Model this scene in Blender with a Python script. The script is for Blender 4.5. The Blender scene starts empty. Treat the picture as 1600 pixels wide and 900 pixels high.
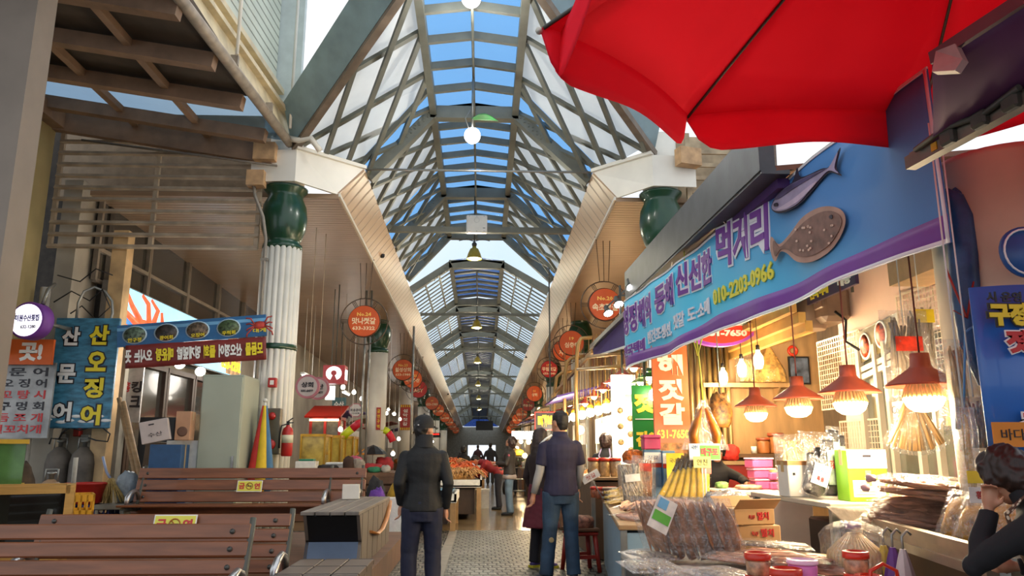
import bpy, math, random
from mathutils import Vector, Matrix, noise
R = random.Random(7)
S = bpy.context.scene
C = S.collection
PI = math.pi
V = Vector
# ------------------------------------------------------------------ camera, sky, exposure
F = 1200.0
TH = math.atan(255 / F)                                   # camera pitch
YAW = math.atan(48 / (F / math.cos(TH)))
CZ = 1.35
cd = bpy.data.cameras.new('camera'); cam = bpy.data.objects.new('camera', cd); C.objects.link(cam)
cam.location = (0, 0, CZ); cam.rotation_euler = (PI / 2 + TH, 0, -YAW)
cd.sensor_width = 36; cd.lens = 36 * F / 1600; cd.clip_start = .05; cd.clip_end = 400
S.camera = cam
S.view_settings.view_transform = 'Standard'; S.view_settings.look = 'None'
S.view_settings.gamma = 1; S.view_settings.use_curve_mapping = False
S.view_settings.exposure = 0.55
S.cycles.use_denoising = True
S.cycles.max_bounces = 8; S.cycles.diffuse_bounces = 3; S.cycles.glossy_bounces = 3
S.cycles.transparent_max_bounces = 24; S.cycles.transmission_bounces = 4
S.cycles.caustics_reflective = False; S.cycles.caustics_refractive = False
S.cycles.sample_clamp_indirect = 6
W = bpy.data.worlds.new('overcast_sky'); S.world = W; W.use_nodes = True
nt = W.node_tree; bg = nt.nodes['Background']
tc = nt.nodes.new('ShaderNodeTexCoord'); nz = nt.nodes.new('ShaderNodeTexNoise'); rp = nt.nodes.new('ShaderNodeValToRGB')
nz.inputs['Scale'].default_value = 2.2; nz.inputs['Detail'].default_value = 4
nt.links.new(tc.outputs['Generated'], nz.inputs['Vector']); nt.links.new(nz.outputs[0], rp.inputs[0])
rp.color_ramp.elements[0].position = .35; rp.color_ramp.elements[0].color = (.74, .86, 1, 1)
rp.color_ramp.elements[1].position = .65; rp.color_ramp.elements[1].color = (1, 1, 1, 1)
nt.links.new(rp.outputs[0], bg.inputs[0]); bg.inputs[1].default_value = .85

def at(px, py, Y=None, z=None, x=None):
    """the place in the hall seen along one line of sight, at a known depth Y, height z or side x"""
    a, b = (px - 800) / F, -(py - 450) / F
    st, ct, sy, cy = math.sin(TH), math.cos(TH), math.sin(YAW), math.cos(YAW)
    d = V((sy * ct, cy * ct, st)) + a * V((cy, -sy, 0)) + b * V((-sy * st, -cy * st, ct))
    k = Y / d[1] if Y is not None else (z - CZ) / d[2] if z is not None else x / d[0]
    return V((d[0] * k, d[1] * k, CZ + d[2] * k))

# ------------------------------------------------------------------ materials
MATS = {}
def srgb(h):
    if not isinstance(h, str): return tuple(h)
    v = [int(h[i:i + 2], 16) / 255 for i in (0, 2, 4)]
    return tuple(c / 12.92 if c <= .04045 else ((c + .055) / 1.055) ** 2.4 for c in v)
def mat(name, col, rough=.6, metal=0, var=.12, scale=6, bump=0, bscale=40, emit=0, ecol=None, trans=0, stretch=None, spec=.5, coat=0):
    """principled surface whose colour drifts with a noise; trans mixes in see-through film or tinted glass"""
    if name in MATS: return MATS[name]
    c = srgb(col)
    m = bpy.data.materials.new(name); m.use_nodes = True; t = m.node_tree; p = t.nodes['Principled BSDF']
    m.diffuse_color = (*c, 1)
    p.inputs['Roughness'].default_value = rough; p.inputs['Metallic'].default_value = metal
    p.inputs['Specular IOR Level'].default_value = spec; p.inputs['Coat Weight'].default_value = coat
    co = t.nodes.new('ShaderNodeTexCoord'); src = co.outputs['Object']
    if stretch:
        mp = t.nodes.new('ShaderNodeMapping'); mp.inputs['Scale'].default_value = stretch
        t.links.new(src, mp.inputs[0]); src = mp.outputs[0]
    if var:
        n = t.nodes.new('ShaderNodeTexNoise'); n.inputs['Scale'].default_value = scale; n.inputs['Detail'].default_value = 5
        r = t.nodes.new('ShaderNodeValToRGB')
        r.color_ramp.elements[0].position = .3; r.color_ramp.elements[1].position = .7
        r.color_ramp.elements[0].color = (*[max(0, x * (1 - var * 1.6)) for x in c], 1)
        r.color_ramp.elements[1].color = (*[min(1, x * (1 + var)) for x in c], 1)
        t.links.new(src, n.inputs['Vector']); t.links.new(n.outputs[0], r.inputs[0]); t.links.new(r.outputs[0], p.inputs['Base Color'])
    else: p.inputs['Base Color'].default_value = (*c, 1)
    if bump:
        b = t.nodes.new('ShaderNodeTexNoise'); b.inputs['Scale'].default_value = bscale; b.inputs['Detail'].default_value = 3
        bp = t.nodes.new('ShaderNodeBump'); bp.inputs['Strength'].default_value = bump; bp.inputs['Distance'].default_value = .02
        t.links.new(src, b.inputs['Vector']); t.links.new(b.outputs[0], bp.inputs['Height']); t.links.new(bp.outputs[0], p.inputs['Normal'])
    if emit:
        p.inputs['Emission Color'].default_value = (*(srgb(ecol) if ecol else c), 1); p.inputs['Emission Strength'].default_value = emit
    if trans:
        tb = t.nodes.new('ShaderNodeBsdfTransparent'); mx = t.nodes.new('ShaderNodeMixShader')
        tb.inputs[0].default_value = (*(srgb(ecol) if ecol and not emit else (1, 1, 1)), 1)
        mx.inputs[0].default_value = trans
        out = t.nodes['Material Output']
        t.links.new(p.outputs[0], mx.inputs[1]); t.links.new(tb.outputs[0], mx.inputs[2]); t.links.new(mx.outputs[0], out.inputs[0])
    MATS[name] = m
    return m
def wave_mat(name, col, axis, scale, depth=.5, rough=.4, groove=None, metal=0, gw=.12, coat=0):
    """panelled boards: thin dark joints every 1/scale metres along an axis of the object"""
    m = mat(name, col, rough, metal, var=.07, scale=1.5, coat=coat); t = m.node_tree; p = t.nodes['Principled BSDF']
    if t.nodes.get('joint'): return m
    co = t.nodes.new('ShaderNodeTexCoord'); sx = t.nodes.new('ShaderNodeSeparateXYZ'); t.links.new(co.outputs['Object'], sx.inputs[0])
    mu = t.nodes.new('ShaderNodeMath'); mu.name = 'joint'; mu.operation = 'MULTIPLY'; mu.inputs[1].default_value = scale; t.links.new(sx.outputs[axis], mu.inputs[0])
    fr = t.nodes.new('ShaderNodeMath'); fr.operation = 'FRACT'; t.links.new(mu.outputs[0], fr.inputs[0])
    pp = t.nodes.new('ShaderNodeMath'); pp.operation = 'PINGPONG'; pp.inputs[1].default_value = .5; t.links.new(fr.outputs[0], pp.inputs[0])
    ra = t.nodes.new('ShaderNodeValToRGB'); ra.color_ramp.elements[0].position = 0; ra.color_ramp.elements[1].position = gw
    t.links.new(pp.outputs[0], ra.inputs[0])
    bp = t.nodes.new('ShaderNodeBump'); bp.inputs['Strength'].default_value = depth; bp.inputs['Distance'].default_value = .03
    t.links.new(ra.outputs[0], bp.inputs['Height']); t.links.new(bp.outputs[0], p.inputs['Normal'])
    mx = t.nodes.new('ShaderNodeMix'); mx.data_type = 'RGBA'
    old = p.inputs['Base Color'].links[0].from_socket
    t.links.new(ra.outputs[0], mx.inputs[0]); mx.inputs[6].default_value = (*(srgb(groove) if groove else [x * .55 for x in srgb(col)]), 1)
    t.links.new(old, mx.inputs[7]); t.links.new(mx.outputs[2], p.inputs['Base Color'])
    return m

# ------------------------------------------------------------------ mesh collecting
def frame_from(d, up=V((0, 0, 1))):
    d = V(d).normalized()
    s = d.cross(up)
    if s.length < 1e-4: s = d.cross(V((0, 1, 0)))
    s.normalize(); return s, s.cross(d).normalized()
TXT = {}
bench_scene = bpy.data.scenes.new('shaping')                # letters and skins are evaluated here, then the scene is dropped
def shaped(o):
    bench_scene.collection.objects.link(o); vl = bench_scene.view_layers[0]; vl.update()
    return bpy.data.meshes.new_from_object(o.evaluated_get(vl.depsgraph))
def text_mesh(body, bold, res=2):
    k = (body, bold, res)
    if k not in TXT:
        cu = bpy.data.curves.new('lettering', 'FONT'); cu.body = body; cu.align_x = 'CENTER'; cu.align_y = 'CENTER'
        cu.resolution_u = res; cu.offset = bold; cu.fill_mode = 'BOTH'; cu.extrude = .02
        o = bpy.data.objects.new('lettering', cu); me = shaped(o)
        vs = [v.co.copy() for v in me.vertices]; fs = [tuple(p.vertices) for p in me.polygons]
        xs = [v.x for v in vs] or [0, 1]; ys = [v.y for v in vs] or [0, 1]
        cx, cy = (min(xs) + max(xs)) / 2, (min(ys) + max(ys)) / 2
        TXT[k] = ([V((v.x - cx, v.y - cy, v.z)) for v in vs], fs, max(xs) - min(xs), max(ys) - min(ys))
        bpy.data.objects.remove(o); bpy.data.meshes.remove(me)
    return TXT[k]
class MB:
    def __init__(s): s.v = []; s.f = []; s.i = []; s.slots = []; s.k = 0; s.sm = []; s.smooth = False
    def mat(s, m):
        if m not in s.slots: s.slots.append(m)
        s.k = s.slots.index(m); return s
    def add(s, vs, fs, smooth=None):
        b = len(s.v); s.v += [V(v) for v in vs]
        for f in fs: s.f.append([b + i for i in f]); s.i.append(s.k); s.sm.append(s.smooth if smooth is None else smooth)
        return s
    def box(s, c, d, rz=0, M=None, bev=0):
        x, y, z = d[0] / 2, d[1] / 2, d[2] / 2
        M = M or Matrix.Rotation(rz, 3, 'Z'); c = V(c)
        if bev:
            b = min(bev, x * .9, y * .9, z * .9); vs = []; 
            for sx in (-1, 1):
                for sy in (-1, 1):
                    for sz in (-1, 1):
                        vs += [(sx * x, sy * (y - b), sz * (z - b)), (sx * (x - b), sy * y, sz * (z - b)), (sx * (x - b), sy * (y - b), sz * z)]
            fs = [[0, 3, 9, 6], [12, 18, 21, 15], [1, 13, 16, 4], [7, 10, 22, 19], [2, 8, 20, 14], [5, 17, 23, 11]]
            ix = lambda a, b_, c_: (a * 4 + b_ * 2 + c_) * 3
            for a in (0, 1):
                for b_ in (0, 1):
                    i, j = ix(a, b_, 0), ix(a, b_, 1); fs.append([i, i + 1, j + 1, j])
                    i, j = ix(a, 0, b_), ix(a, 1, b_); fs.append([i, i + 2, j + 2, j])
                    i, j = ix(0, a, b_), ix(1, a, b_); fs.append([i + 1, i + 2, j + 2, j + 1])
                    for c_ in (0, 1): i = ix(a, b_, c_); fs.append([i, i + 1, i + 2])
            return s.add([c + M @ V(v) for v in vs], fs)
        vs = [c + M @ V((a * x, b * y, e * z)) for a in (-1, 1) for b in (-1, 1) for e in (-1, 1)]
        return s.add(vs, [[0, 1, 3, 2], [4, 6, 7, 5], [0, 4, 5, 1], [2, 3, 7, 6], [0, 2, 6, 4], [1, 5, 7, 3]])
    def beam(s, a, b, w, h, up=V((0, 0, 1))):
        """square bar from a to b, w wide and h deep along up"""
        a, b = V(a), V(b); d = b - a; L = d.length
        if L < 1e-6: return s
        x, z = frame_from(d, up); M = Matrix((x, d / L, z)).transposed()
        return s.box((a + b) / 2, (w, L, h), M=M)
    def tube(s, pts, r, n=8, closed=False, caps=True, flat=1):
        pts = [V(p) for p in pts]; m = len(pts); vs = []; up = V((0, 0, 1)); prev = None
        for i, p in enumerate(pts):
            d = (pts[(i + 1) % m] - pts[i - 1]) if closed else (pts[min(i + 1, m - 1)] - pts[max(i - 1, 0)])
            if prev is None: x, y = frame_from(d)
            else:
                d = d.normalized(); x = prev - d * prev.dot(d)
                x = x.normalized() if x.length > 1e-5 else frame_from(d)[0]
                y = x.cross(d).normalized()
            prev = x; q = r[i] if isinstance(r, (list, tuple)) else r
            vs += [p + x * math.cos(2 * PI * k / n) * q + y * math.sin(2 * PI * k / n) * q * flat for k in range(n)]
        fs = [[i * n + k, i * n + (k + 1) % n, (i + 1) % m * n + (k + 1) % n, (i + 1) % m * n + k] for i in range(m if closed else m - 1) for k in range(n)]
        s.add(vs, fs, True)
        if caps and not closed: 
            b = len(s.v) - len(vs); s.f += [[b + k for k in range(n)][::-1], [b + (m - 1) * n + k for k in range(n)]]; s.i += [s.k] * 2; s.sm += [False] * 2
        return s
    def lathe(s, prof, c=(0, 0, 0), n=20, M=None, smooth=True, sx=1, sy=1):
        c = V(c); M = M or Matrix.Identity(3); vs = []
        for r, z in prof: vs += [c + M @ V((r * math.cos(2 * PI * k / n) * sx, r * math.sin(2 * PI * k / n) * sy, z)) for k in range(n)]
        m = len(prof)
        s.add(vs, [[i * n + k, i * n + (k + 1) % n, (i + 1) * n + (k + 1) % n, (i + 1) * n + k] for i in range(m - 1) for k in range(n)], smooth)
        b = len(s.v) - len(vs)
        if prof[0][0] > 1e-4: s.f.append([b + k for k in range(n)][::-1]); s.i.append(s.k); s.sm.append(False)
        if prof[-1][0] > 1e-4: s.f.append([b + (m - 1) * n + k for k in range(n)]); s.i.append(s.k); s.sm.append(False)
        return s
    def ball(s, c, r, n=12, M=None):
        r = (r, r, r) if not isinstance(r, (tuple, list)) else r; h = max(4, n // 2); c = V(c); M = M or Matrix.Identity(3)
        vs = [c + M @ V((r[0] * math.sin(PI * i / h) * math.cos(2 * PI * k / n), r[1] * math.sin(PI * i / h) * math.sin(2 * PI * k / n), -r[2] * math.cos(PI * i / h))) for i in range(h + 1) for k in range(n)]
        return s.add(vs, [[i * n + k, i * n + (k + 1) % n, (i + 1) * n + (k + 1) % n, (i + 1) * n + k] for i in range(h) for k in range(n)], True)
    def slab(s, poly, th):
        """flat polygon in space given thickness th along its normal"""
        poly = [V(p) for p in poly]; nrm = (poly[1] - poly[0]).cross(poly[2] - poly[1]).normalized() * th; n = len(poly)
        s.add(poly + [p + nrm for p in poly], [list(range(n))[::-1], [n + i for i in range(n)]] + [[i, (i + 1) % n, n + (i + 1) % n, n + i] for i in range(n)])
        return s
    def quad(s, a, b, c, d): return s.add([a, b, c, d], [[0, 1, 2, 3]])
    def sheet(s, fn, nu, nv, th=0, smooth=True):
        """surface from fn(u,v) over the unit square, doubled to thickness th"""
        g = [V(fn(u / nu, v / nv)) for v in range(nv + 1) for u in range(nu + 1)]; w = nu + 1
        fs = [[v * w + u, v * w + u + 1, (v + 1) * w + u + 1, (v + 1) * w + u] for v in range(nv) for u in range(nu)]
        if not th: return s.add(g, fs, smooth)
        ns = []
        for v in range(nv + 1):
            for u in range(nu + 1):
                a = g[v * w + min(u + 1, nu)] - g[v * w + max(u - 1, 0)]; b = g[min(v + 1, nv) * w + u] - g[max(v - 1, 0) * w + u]
                ns.append(a.cross(b).normalized())
        N = len(g)
        rim = [v * w for v in range(nv + 1)]; e = []
        loop = [u for u in range(w)] + [v * w + nu for v in range(1, nv + 1)] + [nv * w + u for u in range(nu - 1, -1, -1)] + [v * w for v in range(nv - 1, 0, -1)]
        for i, a in enumerate(loop): b = loop[(i + 1) % len(loop)]; e.append([b, a, N + a, N + b])
        return s.add(g + [p - n * th for p, n in zip(g, ns)], fs + [[N + i for i in f[::-1]] for f in fs] + e, smooth)
    def text(s, body, c, right, up, w=None, h=None, bold=.0, th=.004, res=2, out=0, warp=None):
        """lettering scaled into a w by h box centred on c"""
        vs, fs, tw, tht = text_mesh(body, bold, res)
        right, up = V(right).normalized(), V(up).normalized(); n = right.cross(up); c = V(c)
        kx = (w or (h / tht * tw)) / tw; ky = (h or (w / tw * tht)) / tht
        q = [c + right * v.x * kx + up * v.y * ky + n * (v.z / .02 * th + out) for v in vs]
        if warp: q = [warp(p) for p in q]
        return s.add(q, fs, False)
    def build(s, name, m=None, parent=None, world=False):
        if m is not None and not s.slots: s.slots = [m]
        me = bpy.data.meshes.new(name)
        vs = s.v
        if world and parent is not None:
            r = parent
            while r.parent: r = r.parent
            inv = r.matrix_basis.inverted(); vs = [inv @ v for v in vs]
        me.from_pydata([tuple(v) for v in vs], [], s.f)
        for q in s.slots: me.materials.append(q)
        me.polygons.foreach_set('material_index', s.i); me.polygons.foreach_set('use_smooth', s.sm); me.update()
        o = bpy.data.objects.new(name, me); C.objects.link(o); o.parent = parent
        return o
def tag(o, label, cat, group=None, kind=None):
    o['label'] = label; o['category'] = cat
    if group: o['group'] = group
    if kind: o['kind'] = kind
    return o
def thing(name, label, cat, loc=(0, 0, 0), rz=0, group=None):
    o = bpy.data.objects.new(name, None); C.objects.link(o); o.empty_display_size = .1
    o.location = loc; o.rotation_euler = (0, 0, rz); return tag(o, label, cat, group)
def struct(name, mb, m=None):
    o = mb.build(name, m); o['kind'] = 'structure'; return o
def place(mb, name, label, cat, m=None, loc=None, rz=0, group=None):
    """a thing that is one mesh, its origin at loc when the mesh was drawn about the origin"""
    o = mb.build(name, m); 
    if loc is not None: o.location = loc
    o.rotation_euler = (0, 0, rz); return tag(o, label, cat, group)
def dup(root, loc, rz=None, label=None, group=None, scale=None):
    def cp(o, par):
        c = o.copy(); C.objects.link(c); c.parent = par
        for ch in list(o.children): cp(ch, c)
        return c
    r = cp(root, None); r.location = loc
    if rz is not None: r.rotation_euler = (0, 0, rz)
    if scale: r.scale = (scale,) * 3 if not isinstance(scale, (tuple, list)) else scale
    if label: r['label'] = label
    if group: r['group'] = group
    return r
def point_light(name, loc, power, col, rad, parent=None):
    l = bpy.data.lights.new(name, 'POINT'); l.energy = power; l.color = col; l.shadow_soft_size = rad
    o = bpy.data.objects.new(name, l); C.objects.link(o); o.location = loc; o.parent = parent; return o
X, Y_, Z = V((1, 0, 0)), V((0, 1, 0)), V((0, 0, 1))

cream = mat('cream_paint', 'd2c2aa', .5, var=.1, scale=2)
white_paint = mat('white_paint', 'dcd8cc', .45, var=.08, scale=2)
steel = mat('green_grey_steel', '6e7066', .5, var=.15, scale=3)
steel_dark = mat('dark_steel', '47473f', .5, var=.2, scale=3)
zinc = mat('galvanised_metal', '9a9a94', .35, .7, var=.15, scale=5)
chrome = mat('worn_aluminium', 'b9b9b9', .3, .9, var=.2, scale=9)
black_plastic = mat('black_plastic', '141416', .45, var=.1)
white_plastic = mat('white_plastic', 'e4e2da', .4, var=.05)
rust_cream = mat('rust_stained_cream', 'b09c7e', .6, var=.25, scale=4)
foam = mat('white_foam', 'e2e2dc', .8, var=.06, scale=14, bump=.2, bscale=90)
card = mat('brown_cardboard', 'a5794c', .8, var=.12, scale=7)
def film_mat(name, gloss, milk, bscale=24):
    """wrinkled clear film: mostly see-through with sharp glints, a little milk"""
    m = bpy.data.materials.new(name); m.use_nodes = True; t = m.node_tree; t.nodes.clear(); m.diffuse_color = (.9, .9, .9, .4); MATS[name] = m
    N = t.nodes.new; ou = N('ShaderNodeOutputMaterial'); tr = N('ShaderNodeBsdfTransparent'); gl = N('ShaderNodeBsdfGlossy'); df = N('ShaderNodeBsdfDiffuse'); m1 = N('ShaderNodeMixShader'); m2 = N('ShaderNodeMixShader')
    co = N('ShaderNodeTexCoord'); nz = N('ShaderNodeTexNoise'); bp = N('ShaderNodeBump'); nz.inputs['Scale'].default_value = bscale; nz.inputs['Detail'].default_value = 2; nz.inputs['Distortion'].default_value = 1.2
    bp.inputs['Strength'].default_value = 1; bp.inputs['Distance'].default_value = .03; t.links.new(co.outputs['Object'], nz.inputs['Vector']); t.links.new(nz.outputs[0], bp.inputs['Height']); t.links.new(bp.outputs[0], gl.inputs['Normal'])
    gl.inputs['Roughness'].default_value = .09; df.inputs[0].default_value = (.85, .8, .76, 1); m1.inputs[0].default_value = milk; m2.inputs[0].default_value = gloss
    t.links.new(tr.outputs[0], m1.inputs[1]); t.links.new(df.outputs[0], m1.inputs[2]); t.links.new(m1.outputs[0], m2.inputs[1]); t.links.new(gl.outputs[0], m2.inputs[2]); t.links.new(m2.outputs[0], ou.inputs[0]); return m
thin_film = film_mat('thin_film', .07, .0)
film = film_mat('clear_film', .15, .04)
green_paint = mat('dark_green_enamel', '123d28', .3, var=.12, scale=5, coat=.2)
warm_bulb = mat('warm_bulb_glow', 'fff0c8', .3, var=0, emit=9, ecol='ffe0a0')
cool_bulb = mat('white_bulb_glow', 'ffffff', .3, var=0, emit=7, ecol='fff6e6')
# ------------------------------------------------------------------ the hall: floor, walls, soffits, glazed roof
GR = .029                                                   # the arcade roof falls gently away from the plaza
def fall(z, Y): return z - GR * (Y - 13)
def cobbles():
    m = mat('granite_cobbles', '6f695e', .3, var=.2, scale=3); t = m.node_tree; p = t.nodes['Principled BSDF']
    co = t.nodes.new('ShaderNodeTexCoord'); nz = t.nodes.new('ShaderNodeTexNoise'); nz.inputs['Scale'].default_value = 5
    add = t.nodes.new('ShaderNodeMix'); add.data_type = 'VECTOR'; add.inputs[0].default_value = .045
    t.links.new(co.outputs['Object'], nz.inputs['Vector']); t.links.new(co.outputs['Object'], add.inputs[4]); t.links.new(nz.outputs[1], add.inputs[5])
    br = t.nodes.new('ShaderNodeTexBrick'); br.inputs['Scale'].default_value = 1; br.inputs['Brick Width'].default_value = .1
    br.inputs['Row Height'].default_value = .17; br.inputs['Mortar Size'].default_value = .017; br.inputs['Mortar Smooth'].default_value = .6
    br.inputs['Color1'].default_value = (.085, .075, .058, 1); br.inputs['Color2'].default_value = (.17, .15, .115, 1); br.inputs['Mortar'].default_value = (.014, .013, .011, 1)
    t.links.new(add.outputs[1], br.inputs['Vector'])
    big = t.nodes.new('ShaderNodeTexNoise'); big.inputs['Scale'].default_value = .9; t.links.new(co.outputs['Object'], big.inputs['Vector'])
    mx = t.nodes.new('ShaderNodeMix'); mx.data_type = 'RGBA'; mx.blend_type = 'MULTIPLY'; mx.inputs[0].default_value = .5
    t.links.new(br.outputs[0], mx.inputs[6]); t.links.new(big.outputs[0], mx.inputs[7]); t.links.new(mx.outputs[2], p.inputs['Base Color'])
    rr = t.nodes.new('ShaderNodeMapRange'); rr.inputs[3].default_value = .25; rr.inputs[4].default_value = .65
    t.links.new(big.outputs[0], rr.inputs[0]); t.links.new(rr.outputs[0], p.inputs['Roughness'])
    bp = t.nodes.new('ShaderNodeBump'); bp.inputs['Strength'].default_value = 1; bp.inputs['Distance'].default_value = .035; bp.invert = True
    t.links.new(br.outputs[1], bp.inputs['Height']); t.links.new(bp.outputs[0], p.inputs['Normal'])
    return m
b = MB(); b.box((0, 3, -.1), (26, 22, .2)); struct('floor', b, cobbles())
wet = mat('wet_stone_floor', '7d684a', .16, var=.22, scale=1.3, bump=.25, bscale=9)
b = MB(); b.box((0, 54, -.1), (26, 80, .2)); struct('floor_wet', b, wet)
b = MB(); b.box((-.47, 7, .004), (.13, 13.8, .02)); struct('trim_1', b, mat('kerb_stone', '7c7468', .5, var=.15))

tan_board = wave_mat('tan_soffit_boards', 'a3876c', 1, 7.5, .8, .36)
tan_face = wave_mat('tan_fascia_boards', 'b3977c', 1, 2.6, .3, .38)
plain_white = mat('white_board', 'e6e2d6', .4, var=.05, scale=2)
Y0, Y1 = 12.75, 88
for sgn, side, xt, xb, xo in ((-1, 'left', -2.1, -2.5, -6.7), (1, 'right', 1.95, 2.32, 5.2)):
    zt, zb = 6.22, 5.70
    b = MB()
    b.slab([(xb, Y0, zb), (xb, Y1, fall(zb, Y1)), (xt, Y1, fall(zt, Y1)), (xt, Y0 + .25, zt)][::sgn], .06)
    struct('trim_fascia_' + side, b, tan_face)
    b = MB(); b.slab([(xb, Y0, zb), (xb, Y1, fall(zb, Y1)), (xo, Y1, fall(zb, Y1)), (xo, Y0, zb)][::sgn], .08); struct('ceiling_' + side, b, tan_board)
    b = MB(); xc = -3.12 if sgn < 0 else 2.86
    b.slab([(xb, Y0 + .02, zb - .01), (xt, Y0 + .28, zt + .03), (xc, 12.2, zt + .06), (xc, 12.2, zb + .03)][::sgn], .05)
    b.slab([(xc, 12.2, zb + .03), (xc, 12.2, zt + .06), (xc + sgn * .75, 12.25, zt + .06), (xc + sgn * .75, 12.25, zb + .03)][::sgn], .05)
    b.beam((xc, 12.17, zt + .09), (xt, Y0 + .26, zt + .06), .09, .06)
    b.beam((xb, Y0, zb - .02), (xb, Y1, fall(zb, Y1) - .02), .06, .06)
    struct('trim_end_' + side, b, plain_white)

# roof: rails, frames, lattice, panes
XL, XR, ZR = -.94, .58, 7.58
EL, ER, ZE = -2.1, 1.95, 6.24
XM = (XL + XR) / 2
blue_glass = mat('blue_skylight_glass', '2f6fb5', .12, var=0, trans=.8, ecol='86bdf0', spec=.6)
milk = mat('milky_roof_sheet', 'cfd2cf', .5, var=.06, scale=2, trans=.42, ecol='e9eef0')
clear_milk = mat('clear_roof_sheet', 'cfd2cf', .4, var=.06, scale=2, trans=.86, ecol='e8f2f6')
bright_glass = mat('pale_transom_glass', 'bfd6e6', .2, var=0, trans=.9, ecol='f0f8fc')
deep_blue = mat('blue_louvre_glass', '2b4a86', .25, var=.1, trans=.4, ecol='6f9be0')
def clip_diag(s0, ds):
    """a diagonal t=0..1, s=s0..s0+ds clipped to 0<=s<=1"""
    t0, t1 = 0., 1.
    if ds > 0: t0, t1 = max(t0, -s0 / ds), min(t1, (1 - s0) / ds)
    else: t0, t1 = max(t0, (1 - s0) / ds), min(t1, -s0 / ds)
    return (t0, t1) if t1 - t0 > .04 else None
def side_bay(n, tag_, a0, a1, c0, c1, kind, blue=.24):
    """one bay of a glazed side: a0->a1 the near rafter foot to head, c0->c1 the far one"""
    P = lambda s, t: (V(a0).lerp(V(a1), t)).lerp(V(c0).lerp(V(c1), t), s)
    nrm = (V(c0) - V(a0)).cross(V(a1) - V(a0)).normalized()
    if nrm.z < 0: nrm = -nrm
    L = ((V(c0) - V(a0)).length + (V(c1) - V(a1)).length) / 2
    b = MB()
    if kind == 'lattice':
        k = 1.75 / L; st = .88 / L
        for d in (k, -k):
            s0 = -2.2
            while s0 < 2.4:
                q = clip_diag(s0, d)
                if q: b.beam(P(s0 + d * q[0], q[0]), P(s0 + d * q[1], q[1]), .075, .07, nrm)
                s0 += st
        b.beam(P(1 - blue, 0), P(1 - blue, 1), .05, .1, nrm)
    else:
        m = max(2, int(L / .46))
        for i in range(m + 1): b.beam(P(i / m, 0), P(i / m, 1), .1, .025, nrm)
        b.beam(P(0, .33), P(1, .33), .05, .04, nrm); b.beam(P(0, .68), P(1, .68), .05, .04, nrm)
    struct('trim_lattice_%s_%d' % (tag_, n), b, steel)
    e = nrm * .09
    if kind == 'lattice':
        b = MB(); b.quad(P(0, 0) + e, P(1 - blue, 0) + e, P(1 - blue, 1) + e, P(0, 1) + e); struct('window_milky_%s_%d' % (tag_, n), b, milk)
        b = MB(); b.quad(P(1 - blue, 0) + e, P(1, 0) + e, P(1, 1) + e, P(1 - blue, 1) + e); struct('window_blue_%s_%d' % (tag_, n), b, blue_glass)
    else:
        b = MB(); b.quad(P(0, 0) + e, P(1, 0) + e, P(1, 1) + e, P(0, 1) + e); struct('window_milky_%s_%d' % (tag_, n), b, clear_milk)
def top_bay(n, ya, yb, dz, kind):
    za, zb = fall(ZR, ya) + dz, fall(ZR, yb) + dz; pk = .1
    b = MB(); m = max(2, round((yb - ya) / (.74 if kind == 'clear' else .62)))
    for i in range(m + 1):
        y = ya + (yb - ya) * i / m; z = za + (zb - za) * i / m
        w, h = (.07, .13) if kind == 'clear' else (.2, .06)
        b.beam((XL, y, z), (XM, y, z + pk), w, h); b.beam((XM, y, z + pk), (XR, y, z), w, h)
    struct('trim_skylight_bars_%d' % n, b, steel)
    g = blue_glass if kind == 'clear' else deep_blue
    b = MB(); b.quad((XL, ya, za + .09), (XL, yb, zb + .09), (XM, yb, zb + pk + .09), (XM, ya, za + pk + .09))
    b.quad((XM, ya, za + pk + .09), (XM, yb, zb + pk + .09), (XR, yb, zb + .09), (XR, ya, za + .09)); struct('window_skylight_%d' % n, b, g)
    b = MB()
    for x in (XL, XR): b.beam((x, ya, za - .02), (x, yb, zb - .02), .12, .2)
    b.tube([(XM, ya, za - .14), (XM, yb, zb - .14)], .022, 6)
    struct('beam_rail_%d' % n, b, steel)
def frame(n, y, dz, heavy=1, cable=False):
    z, e = fall(ZR, y) + dz, fall(ZE, y)
    b = MB(); w = .2 * heavy
    b.beam((XL - .06, y, z - .05), (XR + .06, y, z - .05), w, .24)
    b.beam((EL, y, e), (XL, y, z - .05), w, .2, V((1, 0, 1))); b.beam((ER, y, e), (XR, y, z - .05), w, .2, V((-1, 0, 1)))
    for x, s in ((XL, -1), (XR, 1)):                        # bolted gusset plates at the knees
        for k in range(2):
            for j in range(6): b.box((x + s * (.1 + j * .075), y - w / 2 - .012, z - .12 - j * .08 - k * .07 + .03), (.03, .03, .03))
    struct('beam_frame_%d' % n, b, steel)
bays = [(9.4, 13.4, 0, 'lattice'), (13.4, 17.6, 0, 'lattice'), (17.6, 21, 0, 'lattice'), (22.2, 27.4, -.5, 'slat'), (28.5, 32.6, -.5, 'slat'), (33.8, 37, -.5, 'slat'),
        (38.2, 45.5, -.5, 'slat'), (47, 54, -.5, 'slat'), (55.5, 69, -.5, 'slat'), (71, 86, -.5, 'slat')]
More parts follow.
